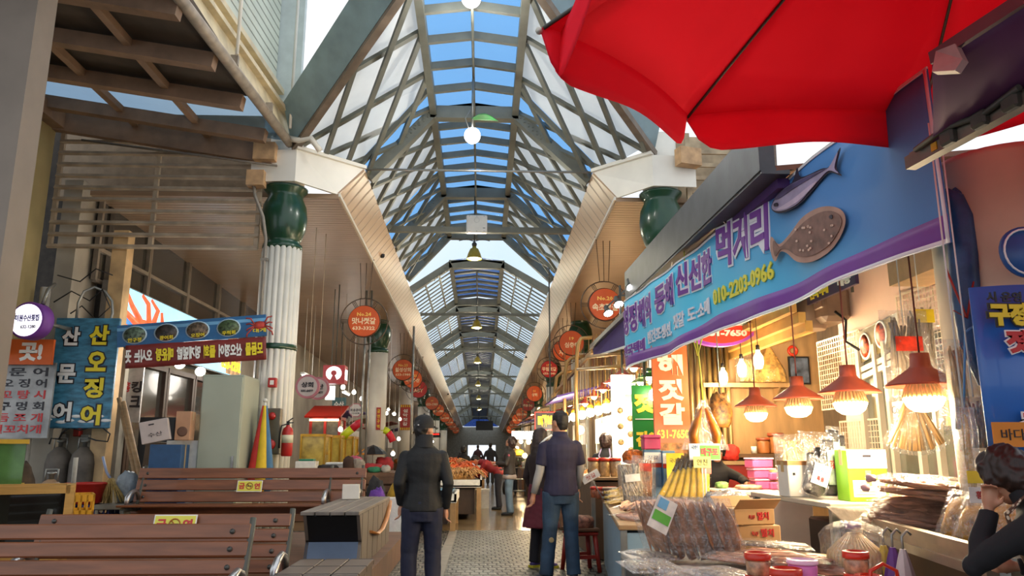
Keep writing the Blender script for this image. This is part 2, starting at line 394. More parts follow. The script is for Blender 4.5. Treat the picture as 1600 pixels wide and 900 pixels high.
for n, (ya, yb, dz, kind) in enumerate(bays, 1):
    for tg, ex, rx, fx in (('left', EL, XL, -3.03), ('right', ER, XR, 2.77)):
        a0 = (ex, ya, fall(ZE, ya)) if n > 1 else (fx, 12.15, 6.36)
        side_bay(n, tg, a0, (rx, ya, fall(ZR, ya) + dz), (ex, yb, fall(ZE, yb)), (rx, yb, fall(ZR, yb) + dz), kind, .3 if n > 1 else .22)
    top_bay(n, ya, yb, dz, 'clear' if kind == 'lattice' else 'louvre')
    if n > 1: frame(n, ya, dz)
    frame(n + 20, yb - .1, dz, .8) if n > 2 else None
    if n > 3:                                               # bright vertical transom and clear strip where one roof steps to the next
        yp = bays[n - 2][1]; zz = fall(ZR, yp) + bays[n - 2][2]
        b = MB(); zc = fall(ZR, ya) + dz
        b.quad((XL, yp, zz), (XR, yp, zz), (XR, ya - .05, zc + .1), (XL, ya - .05, zc + .1))
        for s, e, x in ((-1, EL, XL), (1, ER, XR)): b.quad((x, yp, zz), (x, ya - .05, zc + .1), (e, ya - .05, fall(ZE, ya) + .1), (e, yp, fall(ZE, yp)))
        struct('window_transom_%d' % n, b, bright_glass)
# big prow beams that open the roof to the plaza: glazed web on a brown flange
for tg, f, h in (('left', (-3.05, 12.1, 6.4), (XL - .08, 9.4, ZR)), ('right', (2.79, 12.15, 6.4), (XR + .08, 9.4, ZR))):
    d = (V(h) - V(f)); s = 1 if tg == 'left' else -1
    f, h = V(f) - d * .06, V(h) + d * .35
    b = MB(); b.beam(f, h, .12, .12); struct('beam_prow_' + tg, b, mat('rusty_brown_flange', '77695b', .5, var=.2, scale=4))
    o = V((-.06 * s, -.36, .47))
    b = MB(); b.slab([f + o * .1, h + o * .1, h + o * 1.3, f + o * 1.3], .05)
    struct('trim_prow_web_' + tg, b, mat('blue_grey_sheet', '8aa4ac', .35, var=.14, scale=2.5, bump=.05))
# cross ties
for n, (y, r) in enumerate(((13.05, .022), (16.5, .085), (25.8, .06), (33.4, .06), (42.8, .06), (52, .06), (62, .06), (73, .06)), 1):
    b = MB(); z = fall(ZE, y) + .03
    if r > .05: b.beam((EL, y, z), (ER, y, z), r * 1.4, r * 1.5)
    else: b.tube([(EL, y, z), (ER, y, z)], r, 8)
    struct('beam_tie_%d' % n, b, zinc if n == 1 else steel)

# far end of the hall
b = MB(); ye = 88; za = fall(ZE, ye)
b.box(((EL + ER) / 2, ye, za - 1.05), (9.5, .3, 2.0)); b.box((-3.6, ye, 1.0), (4.2, .26, 2.04)); b.box((3.9, ye, 1.0), (4.6, .26, 2.04))
struct('wall_end', b, mat('grey_end_wall', '8d8f88', .6))
b = MB(); b.slab([(EL, ye, za), (ER, ye, za), (XR, ye, za + 1), (XL, ye, za + 1)], .05); struct('window_end', b, deep_blue)
b = MB(); b.slab([(-1.6, ye + 3, .02), (1.9, ye + 3, .02), (1.9, ye + 40, .02), (-1.6, ye + 40, .02)], .02); struct('floor_outside', b, mat('pale_street', 'a9a8a2', .7))

# long walls of the side aisles
b = MB(); b.box((-6.85, 50.5, 2.9), (.3, 76, 5.8)); struct('wall_left', b, mat('beige_shop_wall', 'a59c8c', .7, var=.2, scale=1))
b = MB(); b.box((5.3, 50.5, 2.9), (.3, 75, 5.8)); struct('wall_right', b, mat('warm_shop_wall', '9a8468', .7, var=.2, scale=1))

# upper windows of the left shops
dark_glass = mat('dark_shop_glass', '3b3934', .12, var=.2, scale=.6, coat=.4)
for n in range(5):
    y = 13.0 + n * 2.05; b = MB(); b.box((-6.66, y + .98, 4.95), (.06, 1.9, 1.45)); struct('window_upper_%d' % (n + 1), b, dark_glass)
    b = MB(); z0, z1 = 4.2, 5.68
    for yy in (y, y + 2.0): b.beam((-6.6, yy, z0), (-6.6, yy, z1), .08, .07)
    for z in (z0, 4.75, z1): b.beam((-6.6, y, z), (-6.6, y + 2.0, z), .07, .07)
    struct('trim_upper_window_%d' % (n + 1), b, mat('taupe_frame', '85796a', .5))
# ground floor glass doors of the left shops
brown_frame = mat('brown_aluminium', '4a3930', .4, .3, var=.1)
for n in range(5):
    y = 13.2 + n * 1.55; b = MB(); b.box((-6.62, y + .75, 1.5), (.05, 1.4, 2.9)); struct('door_%d' % (n + 1), b, dark_glass)
    b = MB()
    for yy in (y + .04, y + 1.46): b.beam((-6.57, yy, 0), (-6.57, yy, 3.05), .1, .1)
    for z in (.1, 3.0): b.beam((-6.57, y, z), (-6.57, y + 1.5, z), .12, .1)
    b.beam((-6.55, y + 1.3, 1.0), (-6.55, y + 1.3, 1.35), .03, .03)
    struct('trim_door_%d' % (n + 1), b, brown_frame)

# left plaza front: facade, posts, yellowish side wall
b = MB(); b.box((-7.4, 12.95, 1.5), (3.1, .2, 3.0)); struct('wall_front_left', b, mat('dirty_white_render', 'b1a998', .8, var=.25, scale=2))
b = MB(); b.box((-8.4, 13.4, 5.2), (3.6, .15, 4.4)); struct('wall_front_upper', b, mat('sooty_board', '3a332c', .8, var=.3))
b = MB(); b.box((-7.25, 10.0, 4.9), (.2, 4.6, 4.3)); struct('wall_yellow_side', b, mat('yellowish_render', '9a8a5f', .8, var=.12, scale=1.5))
b = MB(); b.box((-5.93, 12.5, 2.45), (.24, .24, 4.9)); struct('column_tan_post', b, mat('peeling_tan_paint', 'c9a676', .6, var=.22, scale=3))
b = MB(); b.box((-4.95, 7.15, 3.1), (1.1, .32, 6.2)); struct('column_grey_pillar', b, mat('grey_tan_pillar', '82766a', .7, var=.1, scale=1.5))
b = MB(); b.tube([(-6.95, 12.25, 0), (-6.95, 12.25, 3.9)], .075, 10); struct('column_pipe_post', b, mat('chipped_white_paint', 'b7b4aa', .5, var=.25, scale=4))

# louvred screen between the roofs
b = MB(); ys = 12.33
top = lambda x: 7.04 + (x + 7.07) * -.136
for x in (-7.02, -5.42, -3.72): b.beam((x, ys, 4.6), (x, ys, top(x)), .07, .06)
for k in range(13):
    z = 4.6 + k * .2
    x1 = -3.68 if z < top(-3.68) else -7.07 + (7.04 - z) / .136
    if x1 > -6.9: b.beam((-7.05, ys - .03, z), (x1, ys - .03, z), .05, .055, V((0, .5, 1)))
b.beam((-7.05, ys, top(-7.05) + .05), (-3.68, ys, top(-3.68) + .05), .1, .14)
struct('wall_louvre_screen', b, mat('dusty_louvre_paint', 'a08f79', .6, var=.2, scale=4))
b = MB(); b.box((-5.55, 13.2, 6.5), (3.9, .1, 1.6)); struct('wall_above_soffit', b, mat('dusty_tan_sheet', '8b7862', .7, var=.15))
b = MB()
for z in (5.5, 5.74, 5.98, 6.22, 6.46): b.beam((3.55, 12.5, z), (4.35, 12.5, z), .05, .07)
for x in (3.55, 4.35): b.beam((x, 12.5, 5.1), (x, 12.5, 6.8), .08, .08)
b.box((3.95, 12.9, 6), (1.6, .08, 1.8)); struct('wall_louvre_right', b, rust_cream)

# neighbouring gallery at upper left: canopy, gutter, siding above it
dark_sheet = mat('dark_canopy_sheet', '4a4038', .8, var=.25, scale=2)
cz = lambda x: 6.38 + .15 * (-3.4 - x)
brown_beam = mat('brown_canopy_beam', '8a6f59', .65, var=.18, scale=3)
b = MB()
for y in (5.2, 6.6, 8.1, 9.3, 10.5, 11.7): b.beam((-3.5, y, cz(-3.5) - .1), (-9.5, y, cz(-9.5) - .1), .16, .2)
b.beam((-7.1, 4, cz(-7.1) - .22), (-7.1, 12.3, cz(-7.1) - .22), .3, .26)
for x in (-4.6, -5.8): b.beam((x, 4, cz(x) - .05), (x, 12.3, cz(x) - .05), .1, .1)
b.beam((-3.5, 12.25, cz(-3.5) - .2), (-7.2, 12.25, cz(-7.2) - .2), .14, .34)
struct('beam_canopy', b, brown_beam)
b = MB(); b.slab([(-3.4, 4, cz(-3.4) + .06), (-3.4, 10.6, cz(-3.4) + .06), (-9.5, 10.6, cz(-9.5) + .06), (-9.5, 4, cz(-9.5) + .06)], .05); struct('ceiling_canopy', b, dark_sheet)
pane = mat('pale_blue_canopy_pane', '7f9db5', .4, var=.1, scale=2, trans=.5, ecol='a9c6de')
b = MB(); b.quad((-3.4, 10.6, cz(-3.4) + .1), (-3.4, 12.3, cz(-3.4) + .1), (-9.5, 12.3, cz(-9.5) + .1), (-9.5, 10.6, cz(-9.5) + .1)); struct('window_canopy', b, pane)
G0, G1 = V((-3.62, 5, 6.4)), V((-3.24, 12.2, 6.4))
g = lambda t, dx, z: G0.lerp(G1, t) + V((dx, 0, z))
b = MB(); b.tube([g(0, 0, -.02), g(1, 0, -.02)], .075, 10)
for t in (.2, .42, .64, .84): b.box(g(t, .02, .09), (.1, .06, .14))
struct('trim_gutter_pipe', b, mat('weathered_pipe', '9b8f80', .5, var=.2))
b = MB()
b.slab([g(0, -.05, .06), g(1, -.05, .06), g(1, -.12, .42), g(0, -.12, .42)], .04)
b.beam(g(0, -.08, .44), g(1, -.08, .44), .2, .07)
b.slab([g(0, -.22, .46), g(1, -.22, .46), g(1, -.3, .86), g(0, -.3, .86)], .04)
b.beam(g(0, -.26, .9), g(1, -.26, .9), .22, .09)
struct('trim_gutter_flashing', b, mat('cream_flashing', 'cdbf9e', .5, var=.15, scale=4))
b = MB(); b.slab([g(0, -.4, .9), g(1, -.4, .9), g(1, -.4, 5), g(0, -.4, 5)], .1); struct('wall_siding_upper', b, wave_mat('white_lap_siding', 'ccd2c2', 2, 6.5, .9, .5))
b = MB(); b.box((-3.42, 12.33, 8.9), (.55, .14, 4.6)); struct('wall_siding_end', b, mat('pale_blue_white_wall', 'c5cfcc', .6, var=.06))
b = MB()
for t, z in ((.62, 3), (.95, 4)): b.tube([g(t, .1, .1), g(t, .1, z)], .025, 6)
b.tube([(-3.3, 12.1, 6.45), (-3.05, 12.0, 6.36), (-2.85, 12.0, 6.4), (-2.7, 12.05, 6.2)], .05, 8)
struct('trim_downpipes', b, white_paint)
b = MB(); b.tube([(-5.4, 7.0, 6.15), (-3.56, 7.0, 6.15)], .025, 6); b.tube([(-6.6, 12.1, 6.35), (-3.4, 12.1, 5.95)], .02, 6); struct('trim_canopy_conduit', b, mat('grey_conduit', '6b6258', .5))

# columns of the arcade
def arcade_column(n, x, y, big=True):
    b = MB(); r = .31; dz = -GR * (y - 12.6)
    b.mat(white_paint)
    if big:
        for k in range(20):
            a = 2 * PI * k / 20; b.tube([(x + r * .88 * math.cos(a), y + r * .88 * math.sin(a), 0), (x + r * .88 * math.cos(a), y + r * .88 * math.sin(a), 4.68)], .052, 8)
        b.lathe([(r * .85, 0), (r * .85, 4.6)], (x, y, 0), 20)
        b.mat(green_paint); b.lathe([(.325, 0), (.335, .02), (.335, .07), (.325, .09)], (x, y, 2.95), 24)
    else: b.lathe([(r * .98, 0), (r * .98, 4.7 + dz)], (x, y, 0), 18)
    b.mat(green_paint)
    b.lathe([(.30, 4.62), (.33, 4.66), (.32, 4.72), (.26, 4.76), (.29, 4.80), (.36, 5.0), (.38, 5.2), (.355, 5.4), (.285, 5.55), (.29, 5.6), (.36, 5.68), (.37, 5.71), (.2, 5.71)], (x, y, dz), 24)
    b.mat(white_paint); b.lathe([(.3, 5.7), (.3, 6.75 if big else 5.9)], (x, y, dz), 20)
    struct('column_%d' % n, b)
arcade_column(1, -3.36, 12.6); arcade_column(2, 3.07, 12.6)
for k, y in enumerate((23.7, 33, 43, 54, 66)):
    arcade_column(3 + k * 2, -3.2, y, False); arcade_column(4 + k * 2, 3.07, y, False)
b = MB(); b.tube([(-3.55, 12.27, .9), (-3.55, 12.27, 4.75), (-3.6, 12.2, 5.1), (-3.75, 12.2, 5.45), (-3.8, 12.2, 5.7)], .028, 8)
for z in (2.0, 3.2, 4.4): b.box((-3.55, 12.27, z), (.12, .06, .04))
struct('trim_column_conduit', b, mat('grey_conduit_pipe', '8a8378', .5))
b = MB(); b.box((-3.62, 12.15, 6.2), (.35, .2, .3)); b.box((3.45, 12.1, 6.2), (.4, .2, .3), rz=.3); b.box((-3.75, 12.2, 5.75), (.28, .2, .26)); struct('trim_brackets', b, mat('tan_bracket', 'c09a70', .6, var=.2))
# ------------------------------------------------------------------ left side of the plaza: signs
def lump(b, c, r, amp=.18, fr=3, n=18, seed=0):
    h = n // 2; vs = []
    for i in range(h + 1):
        for k in range(n):
            d = V((math.sin(PI * i / h) * math.cos(2 * PI * k / n), math.sin(PI * i / h) * math.sin(2 * PI * k / n), -math.cos(PI * i / h)))
            q = (1 + amp * noise.noise(d * fr + V((seed * 3.7, seed, 0)))) * (abs(d.x) ** 3 + abs(d.y) ** 3 + abs(d.z) ** 3) ** (-1 / 3) * .93; z = max(d.z * q, -.8)
            vs.append(V(c) + V((d.x * q * r[0], d.y * q * r[1], (z + .8) * r[2] - .8 * r[2])))
    return b.add(vs, [[i * n + k, i * n + (k + 1) % n, (i + 1) * n + (k + 1) % n, (i + 1) * n + k] for i in range(h) for k in range(n)], True)
sea_blue = mat('sea_print_blue', '3f7f9c', .45, var=.35, scale=5, stretch=(1, 1, 3))
ink = mat('dark_ink', '1d1a22', .5, var=0); yellow_print = mat('yellow_print', 'e8d21e', .45, var=0); white_print = mat('white_print', 'ecebe6', .45, var=0)
orange_print = mat('orange_print', 'd5601f', .45, var=.06); red_print = mat('red_print', 'a52a20', .45, var=.08); purple_print = mat('purple_print', '7a3f9e', .5, var=.06)
maroon_print = mat('maroon_banner', '7d2b26', .55, var=.12); sign_blue = mat('deep_sign_blue', '1f5f93', .4, var=.2, scale=3); sign_red_text = mat('red_letters', 'c0282a', .45, var=0)
def vtext(b, chars, c0, step, w, h, fill, rim=None, right=X, up=Z, bold=.04):
    """stacked syllables from the top centre c0 downwards"""
    for k, ch in enumerate(chars):
        c = V(c0) - V(up) * step * k
        if rim: b.mat(rim).text(ch, c, right, up, w * 1.12, h * 1.12, bold + .07, .003)
        b.mat(fill).text(ch, c, right, up, w, h, bold, .007)
c = at(130, 582, Y=12.15); t = thing('hanging_signboard', 'tall blue sea-print signboard with yellow and white lettering between the pipe post and tan post', 'signboard', (c.x, c.y, c.z))
b = MB(); b.mat(sea_blue).box((0, 0, 0), (.98, .06, 1.7), bev=.01)
vtext(b, '산오징어', (.2, -.034, .58), .41, .3, .31, yellow_print, ink)
vtext(b, '산문어', (-.23, -.034, .56), .58, .27, .29, white_print, ink)
b.mat(white_print)
for k in range(9): b.ball((-.45 + k * .11, -.03, -.72 + .05 * math.sin(k * 2)), (.09, .008, .025), 8)
b.build('panel', None, t)
b = MB(); b.tube([(-.2, 0, .8), (-.2, 0, 1.1), (-.13, 0, 1.28), (0, .05, 1.36), (.15, .1, 1.3), (.26, .12, 1.15), (.3, .1, .95), (.3, .05, .8)], .022, 8); b.build('hanger_pipe', zinc, t)

c = at(50, 502, Y=11.4); t = thing('oval_lightbox', 'lit white oval sign with purple rim on the pipe post at the left', 'sign', (c.x, c.y, c.z), -.18)
b = MB(); Mx = Matrix.Rotation(PI / 2, 3, 'X')
b.mat(purple_print).lathe([(.0, -.11), (.27, -.11), (.29, -.09), (.29, .09), (.27, .11), (.0, .11)], n=32, M=Mx, sy=.95); b.build('rim', None, t)
b = MB(); b.mat(mat('lit_white_sign_face', 'f4f0ff', .4, var=0, emit=1.1)).lathe([(0, .112), (.25, .112), (.245, .122), (0, .122)], n=32, M=Mx, sy=.95)
b.mat(mat('indigo_letters', '2a2a86', .4, var=0)).text('미원수산횟집', (.02, -.124, .03), X, Z, .38, .1, .03, .003); b.mat(ink).text('632-1280', (.05, -.124, -.1), X, Z, .24, .05, .02, .003)
b.text('※', (-.2, -.124, .06), X, Z, .07, .1, .01, .003); b.build('face', None, t)
b = MB(); b.tube([(.1, .05, .26), (.1, .12, .5), (.05, .3, .62)], .03, 8); b.tube([(.05, .05, 0), (.05, .95, 0)], .03, 8); b.build('bracket', zinc, t)

c = at(20, 550, Y=11.8); b = MB(); b.mat(orange_print).box((0, 0, 0), (1.2, .05, .38)); b.mat(white_print).text('곳!', (.28, -.027, 0), X, Z, .34, .28, .05); b.text('는', (-.25, -.027, 0), X, Z, .3, .28, .05)
place(b, 'shop_sign', 'orange shop sign with white lettering under the oval lit sign', 'sign', None, c)
c = at(22, 625, Y=11.9); b = MB(); b.mat(mat('grey_sign_glass', '9a9a98', .25, var=.35, scale=3, coat=.3)).box((0, 0, 0), (1.12, .04, 1.12))
for k, (s, m) in enumerate((('산 문 어', ink), ('산 오 징 어', ink), ('세 꼬 탕 시', sign_red_text), ('물 구 멍 회', ink), ('모 듬 조 개', sign_red_text), ('그릴꼬치개', sign_red_text))):
    b.mat(m).text(s, (0, -.023, .42 - k * .17), X, Z, .92, .13, .02)
place(b, 'menu_window_board', 'pale menu board listing seafood in black and red below the orange sign', 'menu board', None, c)

# long sign with food ovals, and the banner seen from its back
A0, A1 = at(184, 526, Y=12.05), at(416, 508, Y=12.2); r = (A1 - A0).normalized(); up = Z; n = r.cross(up)
L = (A1 - A0).length; M3 = Matrix((r, -n, n.cross(r) * -1)).transposed(); ctr = (A0 + A1) / 2; upv = (-n).cross(r) * -1
upv = n.cross(r)
t = thing('food_photo_sign', 'long blue sign with five food ovals running from the tan post to the column', 'signboard', ctr)
b = MB(); b.mat(sign_blue).beam(-r * L / 2, r * L / 2, .05, .34)
b.mat(mat('sky_print_blue', '6aa6d0', .4, var=.2, scale=3)); b.beam(-r * L / 2 + n * .003 + upv * .1, r * L / 2 + n * .003 + upv * .09, .05, .05)
cols = (('food_green_grey', '5d6f5e'), ('food_dark_brown', '3a3330'), ('food_tan', '6b5a48'), ('food_green', '4c5f3d'))
Mo = Matrix((r, upv, n)).transposed()
for k, s in enumerate(('안구정', '광어회', '오징어', '우럭회', '대게')):
    p = r * (-L / 2 + .26 + k * .47) + n * .03
    if k < 4:
        b.mat(mat('pale_blue_halo', 'a9c4d6', .5, var=0)).lathe([(0, 0), (.185, 0), (.185, .003), (0, .003)], p, 20, Mo, sy=.78)
        b.mat(mat(cols[k][0], cols[k][1], .5, var=.6, scale=22)).lathe([(0, .003), (.165, .003), (.165, .006), (0, .006)], p, 20, Mo, sy=.78)
    else:
        b.mat(mat('crab_red', 'b23a2c', .5, var=.3, scale=18)).ball(p, (.1, .02, .07), 10, Mo @ Matrix.Rotation(PI / 2, 3, 'X'))
        for q in range(8):
            sg = -1 if q < 4 else 1; a = .3 + (q % 4) * .4
            b.tube([p + r * sg * .06, p + r * sg * (.13 + .02 * (q % 4)) + upv * (.12 - .08 * (q % 4)), p + r * sg * .2 + upv * (.13 - .1 * (q % 4))], .012, 5)
    b.mat(yellow_print).text(s, p + n * .007 - upv * .08, r, upv, .2, .065, .02, .003)
b.build('panel', None, t)
B0, B1 = at(196, 558, Y=11.97), at(416, 544, Y=12.13); r2 = (B1 - B0).normalized(); n2 = r2.cross(Z); u2 = n2.cross(r2); L2 = (B1 - B0).length; ctr = (B0 + B1) / 2
b = MB(); b.mat(maroon_print).sheet(lambda u, v: r2 * (u - .5) * L2 + u2 * (v - .5) * .36 + n2 * (.012 * math.sin(u * 19 + v * 3)), 40, 4, .006)
x = L2 / 2 - .04
for s, m in (('모듬물', yellow_print), ('산오징어', white_print), ('물회', yellow_print), ('멍게덮밥', white_print), ('매운탕', yellow_print), ('오시는', white_print), ('곳', white_print)):
    w = .092 * len(s); x -= w / 2; b.mat(m).text(s, r2 * x + n2 * .03, -r2, u2, w * .95, .2, .045, .004); x -= w / 2 + .035
place(b, 'cloth_banner', 'maroon banner seen from its back below the long blue food sign', 'banner', None, ctr)

# lit crab sign along the aisle wall
t = thing('wall_lightbox', 'long bright lightbox with orange crab picture on the left shop wall', 'sign', (-6.3, 16.7, 3.7))
b = MB(); b.box((-.1, 0, 0), (.2, 7.2, 1.04)); b.build('casing', mat('grey_sign_casing', '6f6a63', .4), t)
lit = mat('lit_sea_sign_face', '8fd0f2', .4, var=.3, scale=.8, emit=1.1, ecol='8fd0f2')
b = MB(); b.mat(lit).box((.012, 0, 0), (.02, 7.1, .98))
b.mat(mat('lit_deep_blue', '1f7fc0', .4, var=0, emit=.8)).add([(.026, -3.5, -.1), (.026, -1.5, -.45), (.026, -1.2, -.3), (.026, -3.5, .15)], [[0, 1, 2, 3]])
cr = mat('lit_crab_orange', 'e8663c', .4, var=.4, scale=9, emit=.75, ecol='e8663c'); b.mat(cr)
b.ball((.03, -2.35, -.2), (.02, .42, .24), 14)
for k, (y, z, y2, z2, y3, z3) in enumerate(((-2.7, -.1, -3.2, .05, -3.35, .42), (-2.6, 0, -2.95, .2, -3.2, .42), (-2.2, -.02, -2.3, .35, -2.55, .46), (-2.05, -.05, -1.85, .3, -2.15, .45), (-2.75, -.25, -3.3, -.2, -3.45, .1), (-1.95, -.2, -1.6, .05, -1.65, .3))):
    b.tube([(.03, y, z), (.03, y2, z2), (.03, y3, z3)], [.07, .055, .03], 6)
b.mat(mat('lit_navy_letters', '2346a8', .4, var=0, emit=.3)).text('대게 홍게', (.03, -.6, -.12), Y_, Z, 1.5, .5, .05)
b.mat(mat('lit_red_letters', 'd83a35', .4, var=0, emit=.5)).text('수족관대게직판', (.03, 1.6, -.12), Y_, Z, 1.7, .32, .04)
b.mat(mat('lit_tan_picture', 'c49a6a', .5, var=.6, scale=6, emit=.6, ecol='a87d50')).box((.026, 2.95, 0), (.01, 1.1, .96))
b.mat(mat('lit_yellow_letters', 'f5e52a', .4, var=0, emit=.9)).text('633-1292', (.035, 2.75, -.25), Y_, Z, 1.5, .26, .05)
b.build('face', None, t)
spot_white = mat('white_led_glow', 'ffffff', .3, var=0, emit=14)
sp = None
for k, (px, py, y) in enumerate(((280, 567, 13.1), (312, 579, 13.9))):
    c = at(px, py, Y=y); t = thing('flood_lamp', ('small white floodlamp under the maroon banner, nearer the tan post', 'small white floodlamp under the lit crab sign, nearer the grey cabinet')[k], 'lamp', c, .5, 'floodlamps over the shop doors')
    b = MB(); b.lathe([(.03, -.12), (.05, -.1), (.1, .06), (.09, .07)], M=Matrix.Rotation(1.9, 3, 'X'), n=12); dw = Matrix.Rotation(-.5, 3, 'Z') @ V((-6.58 - c.x, .3, .3)); b.beam((0, .1, .03), dw, .03, .03); b.build('housing', steel_dark, t)
    b = MB(); b.lathe([(0, .06), (.085, .06), (.08, .075), (0, .08)], M=Matrix.Rotation(1.9, 3, 'X'), n=12); b.build('lens', spot_white, t)
    point_light('floodlight', (.05, -.18, -.1), 25, (1, .95, .88), .08, t)

# little vertical shop sign beside the tan post
c = at(209, 600, Y=13); b = MB(); b.mat(mat('pale_shop_panel', 'b9b4ae', .4, var=.2)).box((0, 0, 0), (.3, .04, 1.25)); vtext(b, '킹크', (.06, -.022, -.05), .24, .17, .19, ink); b.mat(sign_red_text).text('홍', (-.09, -.022, -.05), X, Z, .1, .17, .03)
place(b, 'vertical_shop_sign', 'pale vertical shop sign with black syllables right of the tan post', 'sign', None, c)

# ------------------------------------------------------------------ clutter between the posts
def gas_cylinder(name, label, loc, h, r, m):
    t = thing(name, label, 'gas cylinder', loc, 0, 'gas cylinders by the wall')
    b = MB(); b.lathe([(r * .95, 0), (r, .04), (r, h * .82), (r * .85, h * .92), (r * .45, h * .98), (.04, h)], n=20); b.build('tank', m, t)
    b = MB(); b.lathe([(.03, h - .01), (.035, h + .06), (.06, h + .07), (.06, h + .09), (0, h + .1)], n=10); b.tube([(r * .5, 0, h * .95), (r * .5, 0, h + .13), (0, r * .5, h + .13), (-r * .5, 0, h + .13), (-r * .5, 0, h * .95)], .012, 6); b.build('valve', zinc, t)
grime = mat('grimy_grey_tank', '5c544b', .6, var=.3, scale=4)
p = at(92, 720, Y=12.45); gas_cylinder('gas_cylinder', 'tall grimy grey gas cylinder below the blue signboard, left one', (p.x, p.y, 0), 1.42, .19, grime)
p = at(130, 720, Y=12.4); gas_cylinder('gas_cylinder', 'tall grimy grey gas cylinder below the blue signboard, beside the tan post', (p.x, p.y, 0), 1.42, .19, grime)
p = at(80, 750, Y=10.9); gas_cylinder('gas_cylinder', 'short tan gas cylinder standing left of the red tub', (p.x, p.y, 0), .98, .165, mat('tan_tank', '97795a', .5, var=.2, scale=5))
b = MB(); q = lambda px, py: at(px, py, Y=12.2)
b.tube([q(77, 694), q(80, 685), q(92, 686), q(97, 676), q(110, 668), q(125, 672), q(140, 668), q(160, 668), q(172, 678), q(168, 690), q(150, 688), q(138, 684)], .012, 6)
place(b, 'gas_hose', 'black rubber hose looping over the gas cylinders below the blue signboard', 'hose', black_plastic); b = MB()
b.tube([q(84, 472), q(112, 455), q(140, 470), q(160, 452), q(172, 480), q(150, 500), q(128, 478), q(110, 490)], .011, 6); b.tube([q(90, 430), q(125, 440), q(150, 420), q(176, 430)], .011, 6); b.tube([q(133, 505), q(145, 518), q(160, 515), q(172, 500)], .009, 6)
place(b, 'cable', 'tangled black cables above the top of the blue signboard', 'cable', black_plastic)
p = at(122, 675, Y=12.8); b = MB(); b.mat(red_print).box((0, 0, 0), (.1, .12, .14), bev=.01); b.mat(zinc).box((-.22, 0, -.1), (.12, .1, .14), bev=.01); b.box((.14, 0, -.1), (.14, .1, .12), bev=.01)
place(b, 'gas_regulator', 'red and grey gas regulators on the pale wall above the gas cylinders', 'regulator', None, p)
# beer crates with the red tub on them
navy = mat('navy_crate_plastic', '1b2a66', .4, var=.12)
def crate(label, loc, rz, m, dims, name='bottle_crate', group=None, txt=None):
    w, d, h = dims; b = MB(); b.mat(m); th = .02
    b.box((0, 0, .012), (w, d, .024))
    for s in (-1, 1):
        for z in (.06, h * .5, h - .03): b.box((0, s * (d / 2 - th / 2), z), (w, th, h * .2)); b.box((s * (w / 2 - th / 2), 0, z), (th, d, h * .2))
        for k in range(9): b.box((-w / 2 + w * k / 8 * .96 + w * .02, s * (d / 2 - th / 2), h / 2), (.02, th, h))
        for k in range(6): b.box((s * (w / 2 - th / 2), -d / 2 + d * k / 5 * .94 + d * .03, h / 2), (th, .02, h))
    if txt: b.mat(white_print).text(txt, (w * .18, -d / 2 - .003, h * .3), X, Z, .13, .09, .05); b.box((w * .2, -d / 2 - .003, h * .78), (.06, .006, .04)); b.box((w * .3, -d / 2 - .003, h * .78), (.04, .006, .04))
    return place(b, name, label, 'crate', None, loc, rz, group)
p = at(143, 795, Y=10.9)
crate('navy bottle crate on the floor beneath another under the red tub', (p.x, 11.05, 0), 0, navy, (.5, .38, .32), txt='OB', group='navy bottle crates')
crate('navy bottle crate with white letters directly under the red tub', (p.x, 11.05, .325), 0, navy, (.5, .38, .32), txt='OB', group='navy bottle crates')
b = MB(); b.lathe([(0, .01), (.17, 0), (.2, .02), (.25, .25), (.27, .26), (.27, .28), (.24, .28), (.19, .04), (0, .03)], n=24)
place(b, 'plastic_tub', 'red plastic tub resting on the navy bottle crates', 'tub', mat('red_tub_plastic', 'b32a22', .4, var=.1), (p.x - .17, 11.05, .65))
p = at(97, 797, Y=9.6)
for k in range(2): crate(('yellow plastic fish crate on the floor behind the wood-framed tank', 'yellow plastic fish crate on top of another behind the wood-framed tank')[k], (p.x, 9.7, .42 * k), .5, mat('yellow_crate_plastic', 'e0a21e', .4, var=.1), (.55, .5, .42), 'fish_crate', 'yellow fish crates')
b = MB(); b.tube([(p.x + .05, 9.2, 0), (p.x + .22, 9.2, .7), (p.x + .18, 9.2, .86), (p.x - .1, 9.25, .9)], .025, 8); place(b, 'bent_pipe', 'bent white pipe leaning at the yellow crates', 'pipe', white_paint)
p = at(116, 760, Y=10.4); b = MB(); b.tube([(p.x, 10.4, 0), (p.x - .02, 10.4, 1.27)], .03, 8); place(b, 'standing_pole', 'thin dirty white pole standing in front of the red tub', 'pole', mat('dirty_white_pole', '98948a', .6, var=.3))
# wood framed glass tank, green aquarium
wood_y = mat('yellow_pine', 'c99a4f', .55, var=.12, scale=3, stretch=(1, 1, 8))
murk = mat('murky_glass', '1d211d', .08, var=.5, scale=3, coat=.5)
p = at(14, 790, Y=8.3); t = thing('wooden_fish_tank', 'wood-framed dark glass fish tank at the left edge behind the front bench', 'fish tank', (p.x, 8.6, 0), .45)
b = MB(); w, h = .8, 1.0
for x in (-w / 2, w / 2):
    for y in (-.3, .3): b.box((x, y, h / 2), (.08, .08, h))
for y in (-.3, .3):
    for z in (h - .04, .3): b.box((0, y, z), (w, .08, .08))
for x in (-w / 2, w / 2): b.box((x, 0, h - .04), (.08, .6, .08))
b.box((0, 0, .15), (w, .6, .26)); b.build('frame', wood_y, t)
b = MB(); b.box((0, 0, .62), (w - .06, .56, .64)); b.build('glass_panel', murk, t)
p = at(-14, 720, Y=9.3); t = thing('aquarium', 'green glass aquarium with yellow rim at the left edge below the menu board', 'aquarium', (p.x, 9.5, 0), .5)
b = MB(); b.box((0, 0, .47), (.5, .5, .93)); b.build('stand', mat('yellow_stand', 'd0a52a', .5, var=.1), t)
